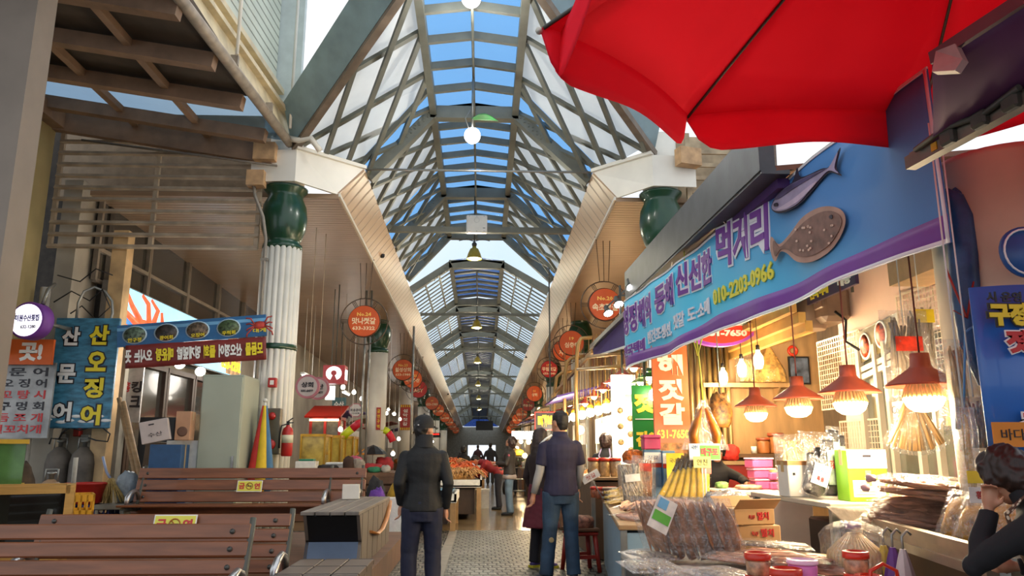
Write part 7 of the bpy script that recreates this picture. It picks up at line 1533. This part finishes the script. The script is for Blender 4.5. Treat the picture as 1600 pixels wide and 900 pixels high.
p = onz(1132, 6.35, .82); b = MB(); lump(b, (0, 0, .1), (.2, .14, .12), .3, 5, 26, 3); place(b, 'foil_bag', 'crumpled silvery bag between the squid packs and the chest counter', 'bag', foil, p)
carton('tan_carton', 'open tan carton beside the crumpled silvery bag', onz(1150, 6.0, .685 + .0) * 1 if False else onz(1152, 6.25, .805) + V((.08, .0, .0)), (.3, .2, .12), card, .1, extra=ms) if False else None
# boxes standing behind the packs
def stripes(b, w, d, h): b.mat(white_print).box((0, -d / 2 - .002, h * .85), (w, .004, h * .2)); b.mat(red_print).box((0, -d / 2 - .003, h * .7), (w, .004, h * .08)); b.mat(sign_blue).text('젓갈', (0, -d / 2 - .004, h * .85), X, Z, w * .6, h * .08, .0, .002)
lb_box = mat('blue_white_box', '5f8ab0', .5, var=.3, scale=5)
carton('gift_box', 'blue and white upright gift box under the pink box on the long table', onz(1017, 8.75, .805), (.19, .16, .56), lb_box, 0, extra=stripes, group='blue gift boxes')
carton('gift_box', 'blue and white upright gift box beside the yellow handwritten sign', onz(1042, 8.7, .805), (.14, .16, .55), lb_box, 0, extra=stripes, group='blue gift boxes')
t = thing('pink_box', 'bright pink lidded box on top of the upright gift box', 'box', onz(1017, 8.75, 1.37)); b = MB(); b.box((0, 0, .06), (.19, .17, .12), bev=.01); b.build('body', mat('hot_pink', 'c8386e', .4), t); b = MB(); b.box((0, 0, .14), (.2, .18, .04), bev=.01); b.build('lid', mat('hot_pink_lid', 'd04a7c', .4), t)
b = MB(); b.mat(mat('yellow_card', 'e6d028', .6)).box((0, 0, 0), (.19, .006, .32)); b.mat(ink).text('국내산', (0, -.005, .08), X, Z, .12, .05, .0, .002); b.text('세일', (0, -.005, -.04), X, Z, .1, .07, .0, .002); b.mat(zinc).box((0, .006, -.21), (.012, .006, .36)); place(b, 'price_card', 'yellow handwritten card standing behind the squid packs', 'price card', None, onz(1054, 8.35, 1.17)); 
stuff = lambda nm, lb, ct, p, r, m, sd, amp=.25: (lambda b: place(lump(b, (0, 0, r[2] * .8), r, amp, 5, 18, sd), nm, lb, ct, m, p))(MB())
b = MB(); b.box((0, 0, .2), (.3, .3, .4), bev=.01); place(b, 'tan_crate', 'tan crate holding the orange bag behind the anchovy bag', 'crate', mat('tan_crate_wood', 'a8845a', .6, var=.15), onz(988, 8.9, .805))
stuff('orange_net_bag', 'orange net bag on the tan crate above the anchovy bag', 'bag', onz(990, 8.85, 1.21), (.13, .1, .09), mat('orange_net', 'd06a18', .5, var=.4, scale=26, bump=.6, bscale=60), 3)
# far end of the long table and the jar table
for k, px in enumerate((927, 944, 961)): jar('large red-lidded jar on the jar table, %s from the polo shirt man' % ordn[k], onz(px, 10.35, 1.022), .075, .2, mat('salted_food_cream', 'c8a070', .35, var=.3, scale=22, coat=.3), jar_red, .04, 'large jars on the jar table')
for k, (px, Y, z) in enumerate(((922, 9.5, .805), (936, 9.45, .805), (948, 9.5, .805), (930, 9.3, .805))): jar('small red-lidded jar before the large jars, %s from the aisle' % ordn[k], onz(px + 6, Y, z), .055, .1, mat('salted_food_red', 'b0603a', .35, var=.4, scale=22, coat=.3), jar_red, .025, 'small jars on the long table')
stuff('orange_bag', 'orange bag of fruit-like snacks below the large jars', 'bag', t2(-.2, .9), (.12, .1, .1), mat('bright_orange', 'd88a1e', .5, var=.3, scale=12), 5); stuff('yellow_bag', 'yellow wrapped bag right of the small jars', 'bag', t2(.1, 1.2), (.13, .1, .13), mat('bright_yellow', 'd8b028', .4, var=.3, scale=12), 6)
stuff('black_white_bag', 'black and white crinkled bag left of the anchovy bag', 'bag', t2(-.06, .75), (.12, .1, .17), mat('black_white_film', '6a6870', .25, var=1.2, scale=16, bump=.8, bscale=30), 7)
b = MB(); b.mat(white_print).box((0, 0, 0), (.22, .006, .09)); b.mat(sign_red_text).text('젓갈', (0, -.005, 0), X, Z, .12, .05, .0, .002); b.mat(zinc).box((0, .006, -.14), (.012, .006, .28)); o = place(b, 'price_card', 'white tilted card before the large jars', 'price card', None, onz(922, 9.2, 1.06)); o.rotation_euler = (0, -.5, 0)
for k in range(3): b = MB(); b.box((0, 0, .02), (.34, .26, .04), bev=.01); place(b, 'wooden_tray', 'flat wooden tray in the pile by the polo shirt man, %s' % ('lowest', 'middle', 'topmost')[k], 'tray', mat('tray_brown', '6a4426', .5), t2(-.3, 1.22, .805 + .045 * k), T2R, 'piled wooden trays')
# red stool with a tray of goods
t = thing('plastic_stool', 'red plastic stool on the floor beside the polo shirt man', 'stool', (1.16, 9.3, 0), .2); b = MB(); b.box((0, 0, .42), (.34, .34, .04), bev=.015); b.build('seat', mat('stool_red', '9a2a1c', .4), t)
for sx in (-1, 1):
    for sy in (-1, 1): b = MB(); b.tube([(sx * .13, sy * .13, .41), (sx * .17, sy * .17, 0)], [.03, .026], 8); b.build('leg', mat('stool_red', '9a2a1c'), t)
for s in (-1, 1): b = MB(); b.box((0, s * .155, .17), (.28, .02, .04)); b.build('stretcher', mat('stool_red', '9a2a1c'), t)
t = thing('goods_tray', 'dark tray heaped with pinkish dried goods on the red stool', 'tray', (1.16, 9.3, .445), .2); b = MB(); b.box((0, 0, .02), (.36, .36, .04), bev=.01); b.build('tray_base', mat('tray_brown', '6a4426'), t); b = MB(); lump(b, (0, 0, .09), (.16, .16, .09), .3, 6, 20, 9); b.build('contents', mat('pink_goods', 'a86a50', .5, var=.5, scale=20), t)
# hanging bag of orange monkfish with its sign boards
t = thing('hanging_fish_bag', 'clear hanging bag with two orange-brown fish halves before the orange signboard', 'bag', onz(1102, 7.75, 0)); zt = at(1100, 625, Y=7.75).z; zb = at(1100, 703, Y=7.75).z; hh = zt - zb
b = MB()
for s in (-1, 1): b.tube([(s * .02, 0, zt - .08), (s * .06, 0, zt - hh * .38), (s * .115, 0, zb + .16), (s * .11, 0, zb + .03)], [.025, .075, .115, .085], 12, flat=.4)
b.build('contents', roe, t); b = MB(); b.sheet(lambda u, v: ((u - .5) * (.07 + .42 * v), -.05 * math.sin(PI * u) * (v + .2) + .01 * noise.noise(V((u * 6, v * 6, 1))), zt - hh * v), 14, 14); b.sheet(lambda u, v: ((u - .5) * (.07 + .42 * v), .05 * math.sin(PI * u) * (v + .2), zt - hh * v), 14, 14); b.build('film_bag', film, t)
b = MB(); b.tube([(0, 0, zt), (-.01, 0, zt + .3), (-.03, 0, zt + .6), (0, 0, 3.42)], .009, 6); b.tube([(-.03, 0, zt + .45), (.06, 0, zt + .75), (.12, 0, 3.42)], .02, 6, flat=.3); b.tube([(-.03, 0, zt + .45), (-.1, 0, zt + .75), (-.12, 0, 3.42)], .02, 6, flat=.3); b.build('ribbon', mat('yellow_green_ribbon', 'b0a83a', .5), t)
c = at(1101, 706, Y=6.75); t = thing('price_board', 'small green and white board with red lettering under the hanging fish bag', 'price board', c); b = MB(); b.mat(white_print).box((0, 0, 0), (.27, .012, .14)); b.mat(mat('green_card', '58a83a')).box((.045, -.007, -.005), (.175, .004, .12)); b.mat(sign_red_text).text('마구포', (.04, -.012, .0), X, Z, .15, .07, .05, .002); b.mat(sign_blue).text('국산', (-.09, -.012, .04), X, Z, .06, .04, .02, .002); b.build('panel', None, t); b = MB(); b.box((0, .01, -.33 - (c.z - 1.14) / 2 + .2), (.015, .012, c.z - .81)); b.v = [V((v.x, v.y, v.z)) for v in b.v]; z0 = .81 - c.z; b.v = [V((v.x, v.y, z0 if v.z < (z0 / 2) else -.05)) for v in b.v]; b.build('stand', zinc, t)
c = at(1097, 722, Y=6.7); b = MB(); b.mat(mat('pale_yellow_card', 'e6d878', .6)).box((0, 0, 0), (.15, .006, .095)); b.mat(ink).text('안친', (0, -.005, 0), X, Z, .09, .05, .0, .002); z0 = .8 - c.z; b.mat(zinc).box((.0, .008, z0 / 2), (.01, .006, -z0)); place(b, 'price_card', 'pale yellow card clipped below the small green and white board', 'price card', None, c)
p = at(1126, 640, Y=7.9); t = thing('hanging_snack_bag', 'brown textured snack bag hanging beside the metal posts', 'bag', p); b = MB(); lump(b, (0, 0, -.02), (.12, .09, .2), .25, 7, 20, 12); b.build('contents', mat('brown_rings_food', '8a5a22', .5, var=.8, scale=26), t); b = MB(); b.tube([(0, 0, .15), (0, 0, 2.82 - p.z)], .006, 4); b.build('cord', zinc, t)
# goods on the chest counter and the gold shelves
for k in range(3):
    p = onz(1190 - k * 3, 7.6, .992 + .1 * k); t = thing('pink_container', 'pink lidded food container, %s of the stack on the chest counter' % ('lowest', 'middle', 'topmost')[k], 'container', p, .1 * k, 'stacked pink containers'); b = MB(); b.box((0, 0, .04), (.22, .17, .08), bev=.012); b.build('body', mat('pink_container', 'c85a8a', .35), t); b = MB(); b.box((0, 0, .087), (.23, .18, .018), bev=.006); b.build('lid', mat('pale_pink_lid', 'e8b8d0'), t)
for k in range(2):
    p = onz(1214, 7.5, .992 + .09 * k); t = thing('pink_container', 'pink container with tan food, %s of two beside the stack of three' % ('lower', 'upper')[k], 'container', p, -.1, 'stacked pink containers'); b = MB(); b.box((0, 0, .035), (.2, .16, .07), bev=.012); b.build('body', mat('pink_container', 'c85a8a'), t); b = MB(); lump(b, (0, 0, .075), (.09, .07, .02), .3, 6, 14, k); b.build('contents', mat('tan_food', 'b8844a', .5, var=.4, scale=20), t)
stuff('food_heap', 'pale heap of salted food by the reaching hand', 'food', onz(1166, 7.55, .992), (.13, .1, .025), mat('pale_food', 'c8a080', .5, var=.4, scale=24), 15); stuff('green_vegetables', 'green and white vegetables at the back of the chest counter', 'food', onz(1124, 7.8, .992), (.07, .06, .035), mat('green_white_food', '7aa85a', .5, var=.5, scale=16), 16)
b = MB(); b.tube([(0, 0, .1), (0, 0, 0)], [.07, .05], 14); place(b, 'green_cup', 'dark green cup beside the white carton', 'cup', mat('dark_green_cup', '1f4a30', .4), onz(1228, 7.5, .992) + V((.03, 0, 0)))
t = thing('red_chest', 'red chest with pale flower emblem behind the reaching arm', 'chest', onz(1150, 9.02, 0)); b = MB(); b.box((0, 0, .6), (.42, .4, 1.2), bev=.01); b.build('body', mat('chest_red', '8a1f18', .4), t); b = MB(); b.box((0, 0, 1.22), (.46, .44, .04)); b.build('lid', mat('table_wood', '9a7a55'), t); b = MB()
for k in range(8): b.ball((.1 + .035 * math.cos(k * PI / 4), -.203, 1.08 + .035 * math.sin(k * PI / 4)), (.016, .004, .016), 8)
b.ball((.1, -.203, 1.08), (.016, .005, .016), 8); b.build('flower_emblem', mat('pale_flower', 'd8b0a0', .5), t)
stuff('red_cloth', 'bunched red cloth on the red chest', 'cloth', onz(1140, 9.02, 1.245), (.1, .08, .1), fab('red_ribbon', 'b8281e'), 17, .5)
t = thing('wall_shelf', 'gold-lit upper wall shelf with straw goods behind the lamps', 'shelf', (3.15, 9.18, 2.12)); b = MB(); b.box((0, 0, 0), (1.05, .26, .05)); b.build('board', gold_wood, t)
for s in (-.4, .4): b = MB(); b.slab([(s, .12, -.02), (s, -.1, -.02), (s, .12, -.2)], .02); b.build('bracket', gold_wood, t)
t = thing('wall_shelf', 'lower wall shelf with two jars behind the chest counter', 'shelf', (3.05, 9.18, 1.3)); b = MB(); b.box((0, 0, 0), (.9, .26, .04)); b.build('board', mat('dark_shelf', '5a3f26', .6), t)
for s in (-.3, .3): b = MB(); b.slab([(s, .12, -.02), (s, -.1, -.02), (s, .12, -.2)], .02); b.build('bracket', mat('dark_shelf', '5a3f26'), t)
jar('amber jar on the lower wall shelf, smaller of two', V((onz(1193, 9.18, 1.325))), .075, .15, mat('amber_food', 'a86a3a', .4, var=.2), mat('rust_lid', '9a4a30', .4), .03, 'jars on the lower wall shelf'); jar('amber jar on the lower wall shelf, bigger of two', onz(1213, 9.18, 1.325), .09, .2, mat('amber_food', 'a86a3a'), mat('rust_lid', '9a4a30'), .035, 'jars on the lower wall shelf'); b = MB(); b.lathe([(0, 0), (.03, 0), (.034, .08), (0, .08)], n=12); place(b, 'paper_cup', 'small white cup on the lower wall shelf', 'cup', white_plastic, onz(1178, 9.15, 1.325))
fish_bag('bundle of straw-coloured dried goods on the upper shelf, left of the cone', onz(1180, 9.15, 2.148), .36, .34, .16, straw_fish, 'sticks', 0, (0, 0), None, None, 40, 101); 
p = onz(1212, 9.1, 2.148); t = thing('wrapped_bouquet', 'cone-shaped clear wrapped dried bundle on the upper shelf', 'bundle', p); b = MB(); b.lathe([(.2, 0), (.17, .15), (.03, .42), (0, .44)], n=14, smooth=False); b.build('film_wrap', mat('brown_film', 'b08a50', .15, var=.4, scale=14, trans=.35, bump=.8, bscale=20), t); b = MB(); lump(b, (0, 0, .14), (.13, .12, .16), .3, 6, 18, 8); b.build('contents', mat('brown_rings_food', '8a5a22'), t)
c = onz(1258, 9.27, 2.148); t = thing('framed_picture', 'small framed blue-grey picture at the end of the upper shelf', 'picture', c); b = MB(); b.box((0, 0, .17), (.26, .02, .34)); b.build('frame', mat('black_frame', '1c1a18', .4), t); b = MB(); b.box((0, -.012, .17), (.22, .006, .3)); b.build('print', mat('blue_grey_print', '4a5468', .5, var=.7, scale=9), t)
b = MB(); b.tube([(.05 * math.cos(a * PI / 8), -.0, .05 * math.sin(a * PI / 8)) for a in range(16)], .018, 6, True); b.mat(jar_red); place(b, 'wreath', 'small wreath ornament with red bow on the gold wall', 'ornament', mat('wreath_tan', 'a87a3a', .6), onz(1250, 9.27, 2.56))
c = onz(1240, 8.3, 2.635); t = thing('ceiling_downlight', 'round recessed downlight in the gold stall ceiling', 'lamp', c); b = MB(); b.lathe([(.0, -.03), (.09, -.03), (.1, -.01), (.1, 0), (0, 0)], n=20); b.build('lens', hot, t); point_light('downlight', (0, 0, -.1), 25, (1, .82, .52), .08, t)
b = MB()
for k in range(7): b.tube([(2.5 + k * .075, 9.15 - .02 * (k % 2), 0), (2.5 + k * .075, 9.15 - .02 * (k % 2), 2.8)], .03, 8)
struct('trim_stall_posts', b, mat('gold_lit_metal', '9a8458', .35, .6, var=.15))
b = MB(); b.box((2.28, 9.2, 1.72), (.32, .12, .66), bev=.06); place(b, 'white_heater', 'rounded white wall heater box behind the hanging fish bag', 'heater', mat('cream_appliance', 'd8c090', .4), None)
# bundles, laver packs and cartons on the grey table
fish_bag('bag of pale dried pollack with tails sticking up behind the white carton', onz(1240, 6.85, 1.0), .34, .5, .16, straw_fish, 'sticks', 0, (-.05, 0), None, None, 30, 111)
fish_bag('bag of grey dried seafood standing behind the laver packs', onz(1272, 6.75, 1.0), .3, .52, .14, anchovy, 'sticks', 0, (-.05, .05), None, None, 34, 112)
t = carton('white_carton', 'white upright carton with brown rim left of the laver packs', onz(1240, 6.2, 1.0), (.21, .2, .27), mat('white_carton', 'd4d0c8'), .05, extra=lambda b, w, d, h: (b.mat(card).box((0, 0, h - .01), (w * 1.01, d * 1.01, .035)), b.mat(ink).text('수산', (.03, -d / 2 - .003, h * .3), X, Z, .07, .05, .0, .002), b.box((-.06, -d / 2 - .003, h * .65), (.02, .004, .02))))
for k, (px, Y, h, w) in enumerate(((1268, 6.0, .36, .12), (1280, 5.9, .4, .12), (1292, 5.8, .46, .13), (1302, 5.9, .54, .12), (1311, 6.05, .5, .12))):
    p = onz(px, Y, 1.0); t = thing('laver_pack', 'black dried laver pack, %s from the left beside the lime carton' % ordn[k], 'pack', p, .25, 'laver packs'); t.rotation_euler = (-.05, .05, .25); b = MB(); b.box((0, 0, h / 2), (w * .8, .03, h * .9), bev=.008); b.build('contents', laver, t); b = MB(); pillow(b, w, h, .06, 120 + k, 12, .01); b.build('film_bag', film, t); b = MB(); b.mat(mat('green_grey_label', '8a9a88', .4, var=.4, scale=14)).box((0, -.034, h * .5), (w * .5, .004, h * .55)); b.mat(red_print).text('김', (0, -.038, h * .55), X, Z, w * .3, .06, .03, .002); b.build('tag', None, t)
t = fish_bag('crumpled foil bag with white label tilted before the laver packs', onz(1262, 5.75, 1.02), .2, .3, .1, laver, 'heap', 0, (0, 0), None, None, 9, 130); t.rotation_euler = (0, .35, .1); b = MB(); b.mat(white_print).box((0, -.056, .17), (.13, .004, .15)); b.mat(sign_blue).text('다시마', (0, -.06, .2), X, Z, .1, .04, .02, .002); b.mat(sign_red_text).text('특품', (0, -.06, .14), X, Z, .06, .035, .02, .002); b.build('tag', None, t)
gc = mat('lime_carton', '7ab51e', .5, var=.06)
def lime(b, w, d, h):
    b.mat(white_print).box((0, -d / 2 - .002, h * .82), (w * .99, .004, h * .36)); b.mat(ink).box((0, -d / 2 - .004, h * .88), (.06, .004, .018)); b.mat(white_print).box((0, -d / 2 - .003, h * .25), (w * .8, .004, h * .32)); b.mat(mat('grey_letters', '8a8078'))
    for q in range(5): b.box((-.03 + .02 * (q % 2), -d / 2 - .006, h * (.14 + .055 * q)), (w * .5 - .02 * q, .003, .006))
    b.mat(mat('parcel_tape', 'b09468')).box((0, -d / 2 - .006, h * .45), (.04, .003, h * .3))
carton('fruit_carton', 'lime green and white carton at the front of the grey table', onz(1342, 5.62, 1.0), (.28, .22, .36), gc, -.05, extra=lime)
# flat bags piled on the rimmed counter, hanging bundles above
for k in range(5):
    t = fish_bag('flat brown fish bag in the rimmed counter pile, %s from the bottom' % ordn[k], V((2.62 + .02 * (k % 2), 4.62, .915 + .028 * k)), .34, .5, .055, mat('tan_dried_fish', 'a8765a', .5, var=.35, scale=14) if k % 2 else squid_pink, 'flat', 0, (0, 0), 'flat fish bags on the rimmed counter', None, 4, 140 + k); lay(t, onz(1400 + 6 * k, 4.75, .915 + .028 * k), .9 + .15 * k, .5)
for k in range(2):
    t = fish_bag('large shiny pinkish bag of squid over the pile on the rimmed counter, %s' % ('lower', 'upper')[k], V((2.68, 4.3, 1.05 + .06 * k)), .4, .62, .1, squid_pink, 'sticks', 0, (0, 0), 'large shiny squid bags', None, 24, 150 + k); lay(t, onz(1440 + 8 * k, 4.6 - .1 * k, 1.07 + .06 * k), 1.15 + .25 * k, .62, .1)
    b = MB(); lump(b, (0, 0, .64), (.035, .025, .03), .5, 6, 12, k); b.build('bow', mat('pink_bow', 'c8a4aa', .4), t)
for k in range(3):
    t = fish_bag('golden crisp bag leaning at the counter rim, %s from the far end' % ordn[k], V((2.4 - .035 * k, 4.0 - .2 * k, .9)), .21, .28, .09, golden, 'heap', 0, (0, 0), 'golden crisp bags', None, 4, 160 + k); t.rotation_euler = (-.5, .15, -1.1)
b = MB(); b.tube([(3.02, 5.5, 3.0), (2.34, 3.3, 3.0)], .014, 6); struct('trim_hanging_rod', b, zinc)
def hang(t, z0, z1=3.0): b = MB(); b.tube([(0, 0, z0), (0, 0, z1 - t.location.z)], .005, 4); b.build('cord', white_plastic, t)
p = at(1428, 664, Y=5.35); t = thing('hanging_fish_fan', 'fan-shaped clear bag of dried fish hanging below the nearest red lamp', 'bag', p, 0, 'hanging dried fish'); b = MB()
for k in range(26):
    a = (k / 25 - .5) * 1.15; q = R.uniform(-.03, .03); L_ = .38; b.tube([(math.sin(a) * .05, q * .3, .2), (math.sin(a) * L_ * .5, q, .2 - math.cos(a) * L_ * .5), (math.sin(a) * L_ * .95, q, .2 - math.cos(a) * L_)], [.006, .014, .010], 5)
b.build('contents', mat('tan_fan_fish', 'a88458', .5, var=.25), t); b = MB(); b.sheet(lambda u, v: (math.sin((u - .5) * 1.3) * .42 * v, -.06 * math.sin(PI * u) * math.sin(PI * min(1, v * 1.1)) + .008 * noise.noise(V((u * 9, v * 9, 3))), .22 - math.cos((u - .5) * 1.3) * .43 * v), 14, 14); b.sheet(lambda u, v: (math.sin((u - .5) * 1.3) * .42 * v, .06 * math.sin(PI * u) * math.sin(PI * min(1, v * 1.1)), .22 - math.cos((u - .5) * 1.3) * .43 * v), 14, 14); b.build('film_bag', film, t); hang(t, .2)
def hung(label, px, py0, py1, Y, w, m, tagm=None, n=22, sd=0, fan=1.2, lab=.3):
    zt, zb = at(px, py0, Y=Y).z, at(px, py1, Y=Y).z; t = fish_bag(label, onz(px, Y, zb), w, zt - zb, .09, m, 'sticks', 0, (0, 0), 'hanging dried fish', tagm, n, sd, lab, None, fan); hang(t, zt - zb); return t
hung('wide clear bag of pale dried squid strips hanging before the upper wire grid', 1432, 485, 628, 5.1, .34, mat('pale_grey_squid', 'a08a70', .5, var=.3), red_tag, 26, 171, 1., .62)
hung('clear bag of dried fish with yellow tag hanging beside the wide squid bag', 1462, 470, 600, 5.2, .24, mat('pale_grey_squid', 'a08a70'), yellow_tag2, 16, 172, 1., .8)
hung('straw-coloured dried pollack bundle in clear wrap hanging beside the furled tarp', 1512, 530, 680, 4.0, .22, straw_fish, None, 34, 173, .5)
hung('second straw-coloured bundle hanging behind the tall yellow-tagged bag', 1494, 560, 672, 5.0, .2, straw_fish, None, 24, 175, .5)
hung('wide pale bundle in clear wrap hanging low by the ivory pillar', 1530, 620, 705, 3.85, .2, mat('pale_grey_squid', 'a08a70'), None, 18, 176, .6)
t = hung('tall narrow bag of one dried fish with yellow label hanging in front of the pillar', 1512, 636, 790, 3.6, .11, straw_fish, None, 7, 174, .4); b = MB(); b.mat(yellow_tag2).box((0, -.05, .13), (.1, .004, .055)); b.mat(white_tag).box((0, -.05, .05), (.1, .004, .07)); b.mat(red_print).text('황태', (.01, -.054, .05), X, Z, .06, .035, .03, .002); b.build('tag', None, t)
# umbrellas and bag hung on the counter rim
for k, (px, m, lb) in enumerate(((1390, mat('yellow_cloth', 'c8b01e', .6, var=.1), 'yellow cloth bag hung on the counter rim'), (1404, mat('violet_cloth', '5a2f7a', .6, var=.15), 'folded violet umbrella hung on the counter rim'), (1420, mat('silver_cloth', 'b8aeb0', .4, var=.15), 'folded silvery umbrella hung on the counter rim'))):
    p = at(px, 862, Y=4.2 - .08 * k); t = thing('hung_umbrella' if k else 'hung_bag', lb, 'umbrella' if k else 'bag', (p.x - .03, p.y, .86)); b = MB(); b.lathe([(.015, 0), (.03, -.05), (.06, -.17), (.045, -.24), (.012, -.27)], n=9, smooth=False); b.build('fabric', m, t); b = MB(); b.tube([(0, 0, -.02), (0, 0, .06), (.03, 0, .09), (.05, 0, .07)], .007, 6); b.build('handle', zinc, t)
b = MB(); lump(b, (0, 0, .05), (.08, .07, .07), .3, 5, 14, 3); place(b, 'yellow_bag', 'crumpled yellow bag at the bottom edge below the hung umbrellas', 'bag', mat('yellow_cloth', 'c8b01e'), onz(1372, 3.42, .68))
# farther stalls down both aisles
gm = [mat('goods_orange', 'c0702a', .5, var=.5, scale=9), mat('goods_yellow', 'c8a23a', .5, var=.5, scale=9), mat('goods_red', 'a03a28', .5, var=.5, scale=9), mat('goods_white', 'b8b0a0', .5, var=.4, scale=9), mat('goods_green', '5f7a3a', .5, var=.5, scale=9)]
names = ('nearest', 'second', 'third', 'fourth', 'fifth')
for sd, x0, ys in (('right', 1.95, (15.2, 19.2, 23.5, 28.5, 35)), ('left', -4.6, (25.5, 30, 35.5, 42, 50))):
    for k, y in enumerate(ys):
        t = thing('market_stall', 'lamp-lit market stall counter with heaped goods, %s of the row along the %s aisle' % (names[k], sd), 'stall', (x0, y, 0)); b = MB(); b.box((0, 0, .38), (1.1, 2.6, .72)); b.build('counter', mat('stall_brown', '6b4a34'), t)
        for j in range(6): b = MB(); lump(b, (-.3 + .6 * (j % 2), -1 + .85 * (j // 2), .84), (.24, .32, .16), .3, 5, 14, j + k); b.build('goods_heap', gm[(j * 2 + k) % 5], t)
        for s in (-1.2, 1.2): b = MB(); b.box((.5, s, 1.2), (.06, .06, 2.4)); b.build('post', zinc, t)
        b = MB(); b.slab([(-.6, -1.35, 2.3), (.7, -1.35, 2.6), (.7, 1.35, 2.6), (-.6, 1.35, 2.3)], .03); b.build('awning_sheet', (mat('awning_purple', '47307a'), mat('stall_canvas', '8a7a60', .8), mat('stall_red_canvas', '7a2a24', .8))[k % 3], t)
        b = MB(); b.box((.45, 0, 1.75), (.06, 2.0, .5)); b.mat(white_print).text(('젓갈', '건어물', '수산', '횟집', '상회')[k], (.41 if sd == 'right' else .49, 0, 1.75), -Y_ if sd == 'right' else Y_, Z, 1.2, .3, .05); b.build('sign_panel', None, t); t.children[-1].data.materials[0] = (red_print, sign_blue, mat('green_board', '1f7a34'))[k % 3] if False else t.children[-1].data.materials[0]
t = thing('wire_rack', 'dark wire display rack standing in the aisle beyond the polo shirt man', 'rack', (1.12, 24.5, 0)); b = MB()
for sx in (-.25, .25):
    for sy in (-.3, .3): b.box((sx, sy, .6), (.03, .03, 1.2))
for z in (.15, .5, .85, 1.18): b.box((0, 0, z), (.52, .62, .02))
b.build('frame', steel_dark, t); b = MB(); lump(b, (0, 0, 1.3), (.22, .26, .13), .3, 5, 16, 3); b.build('goods_heap', gm[1], t)
bpy.data.scenes.remove(bench_scene)
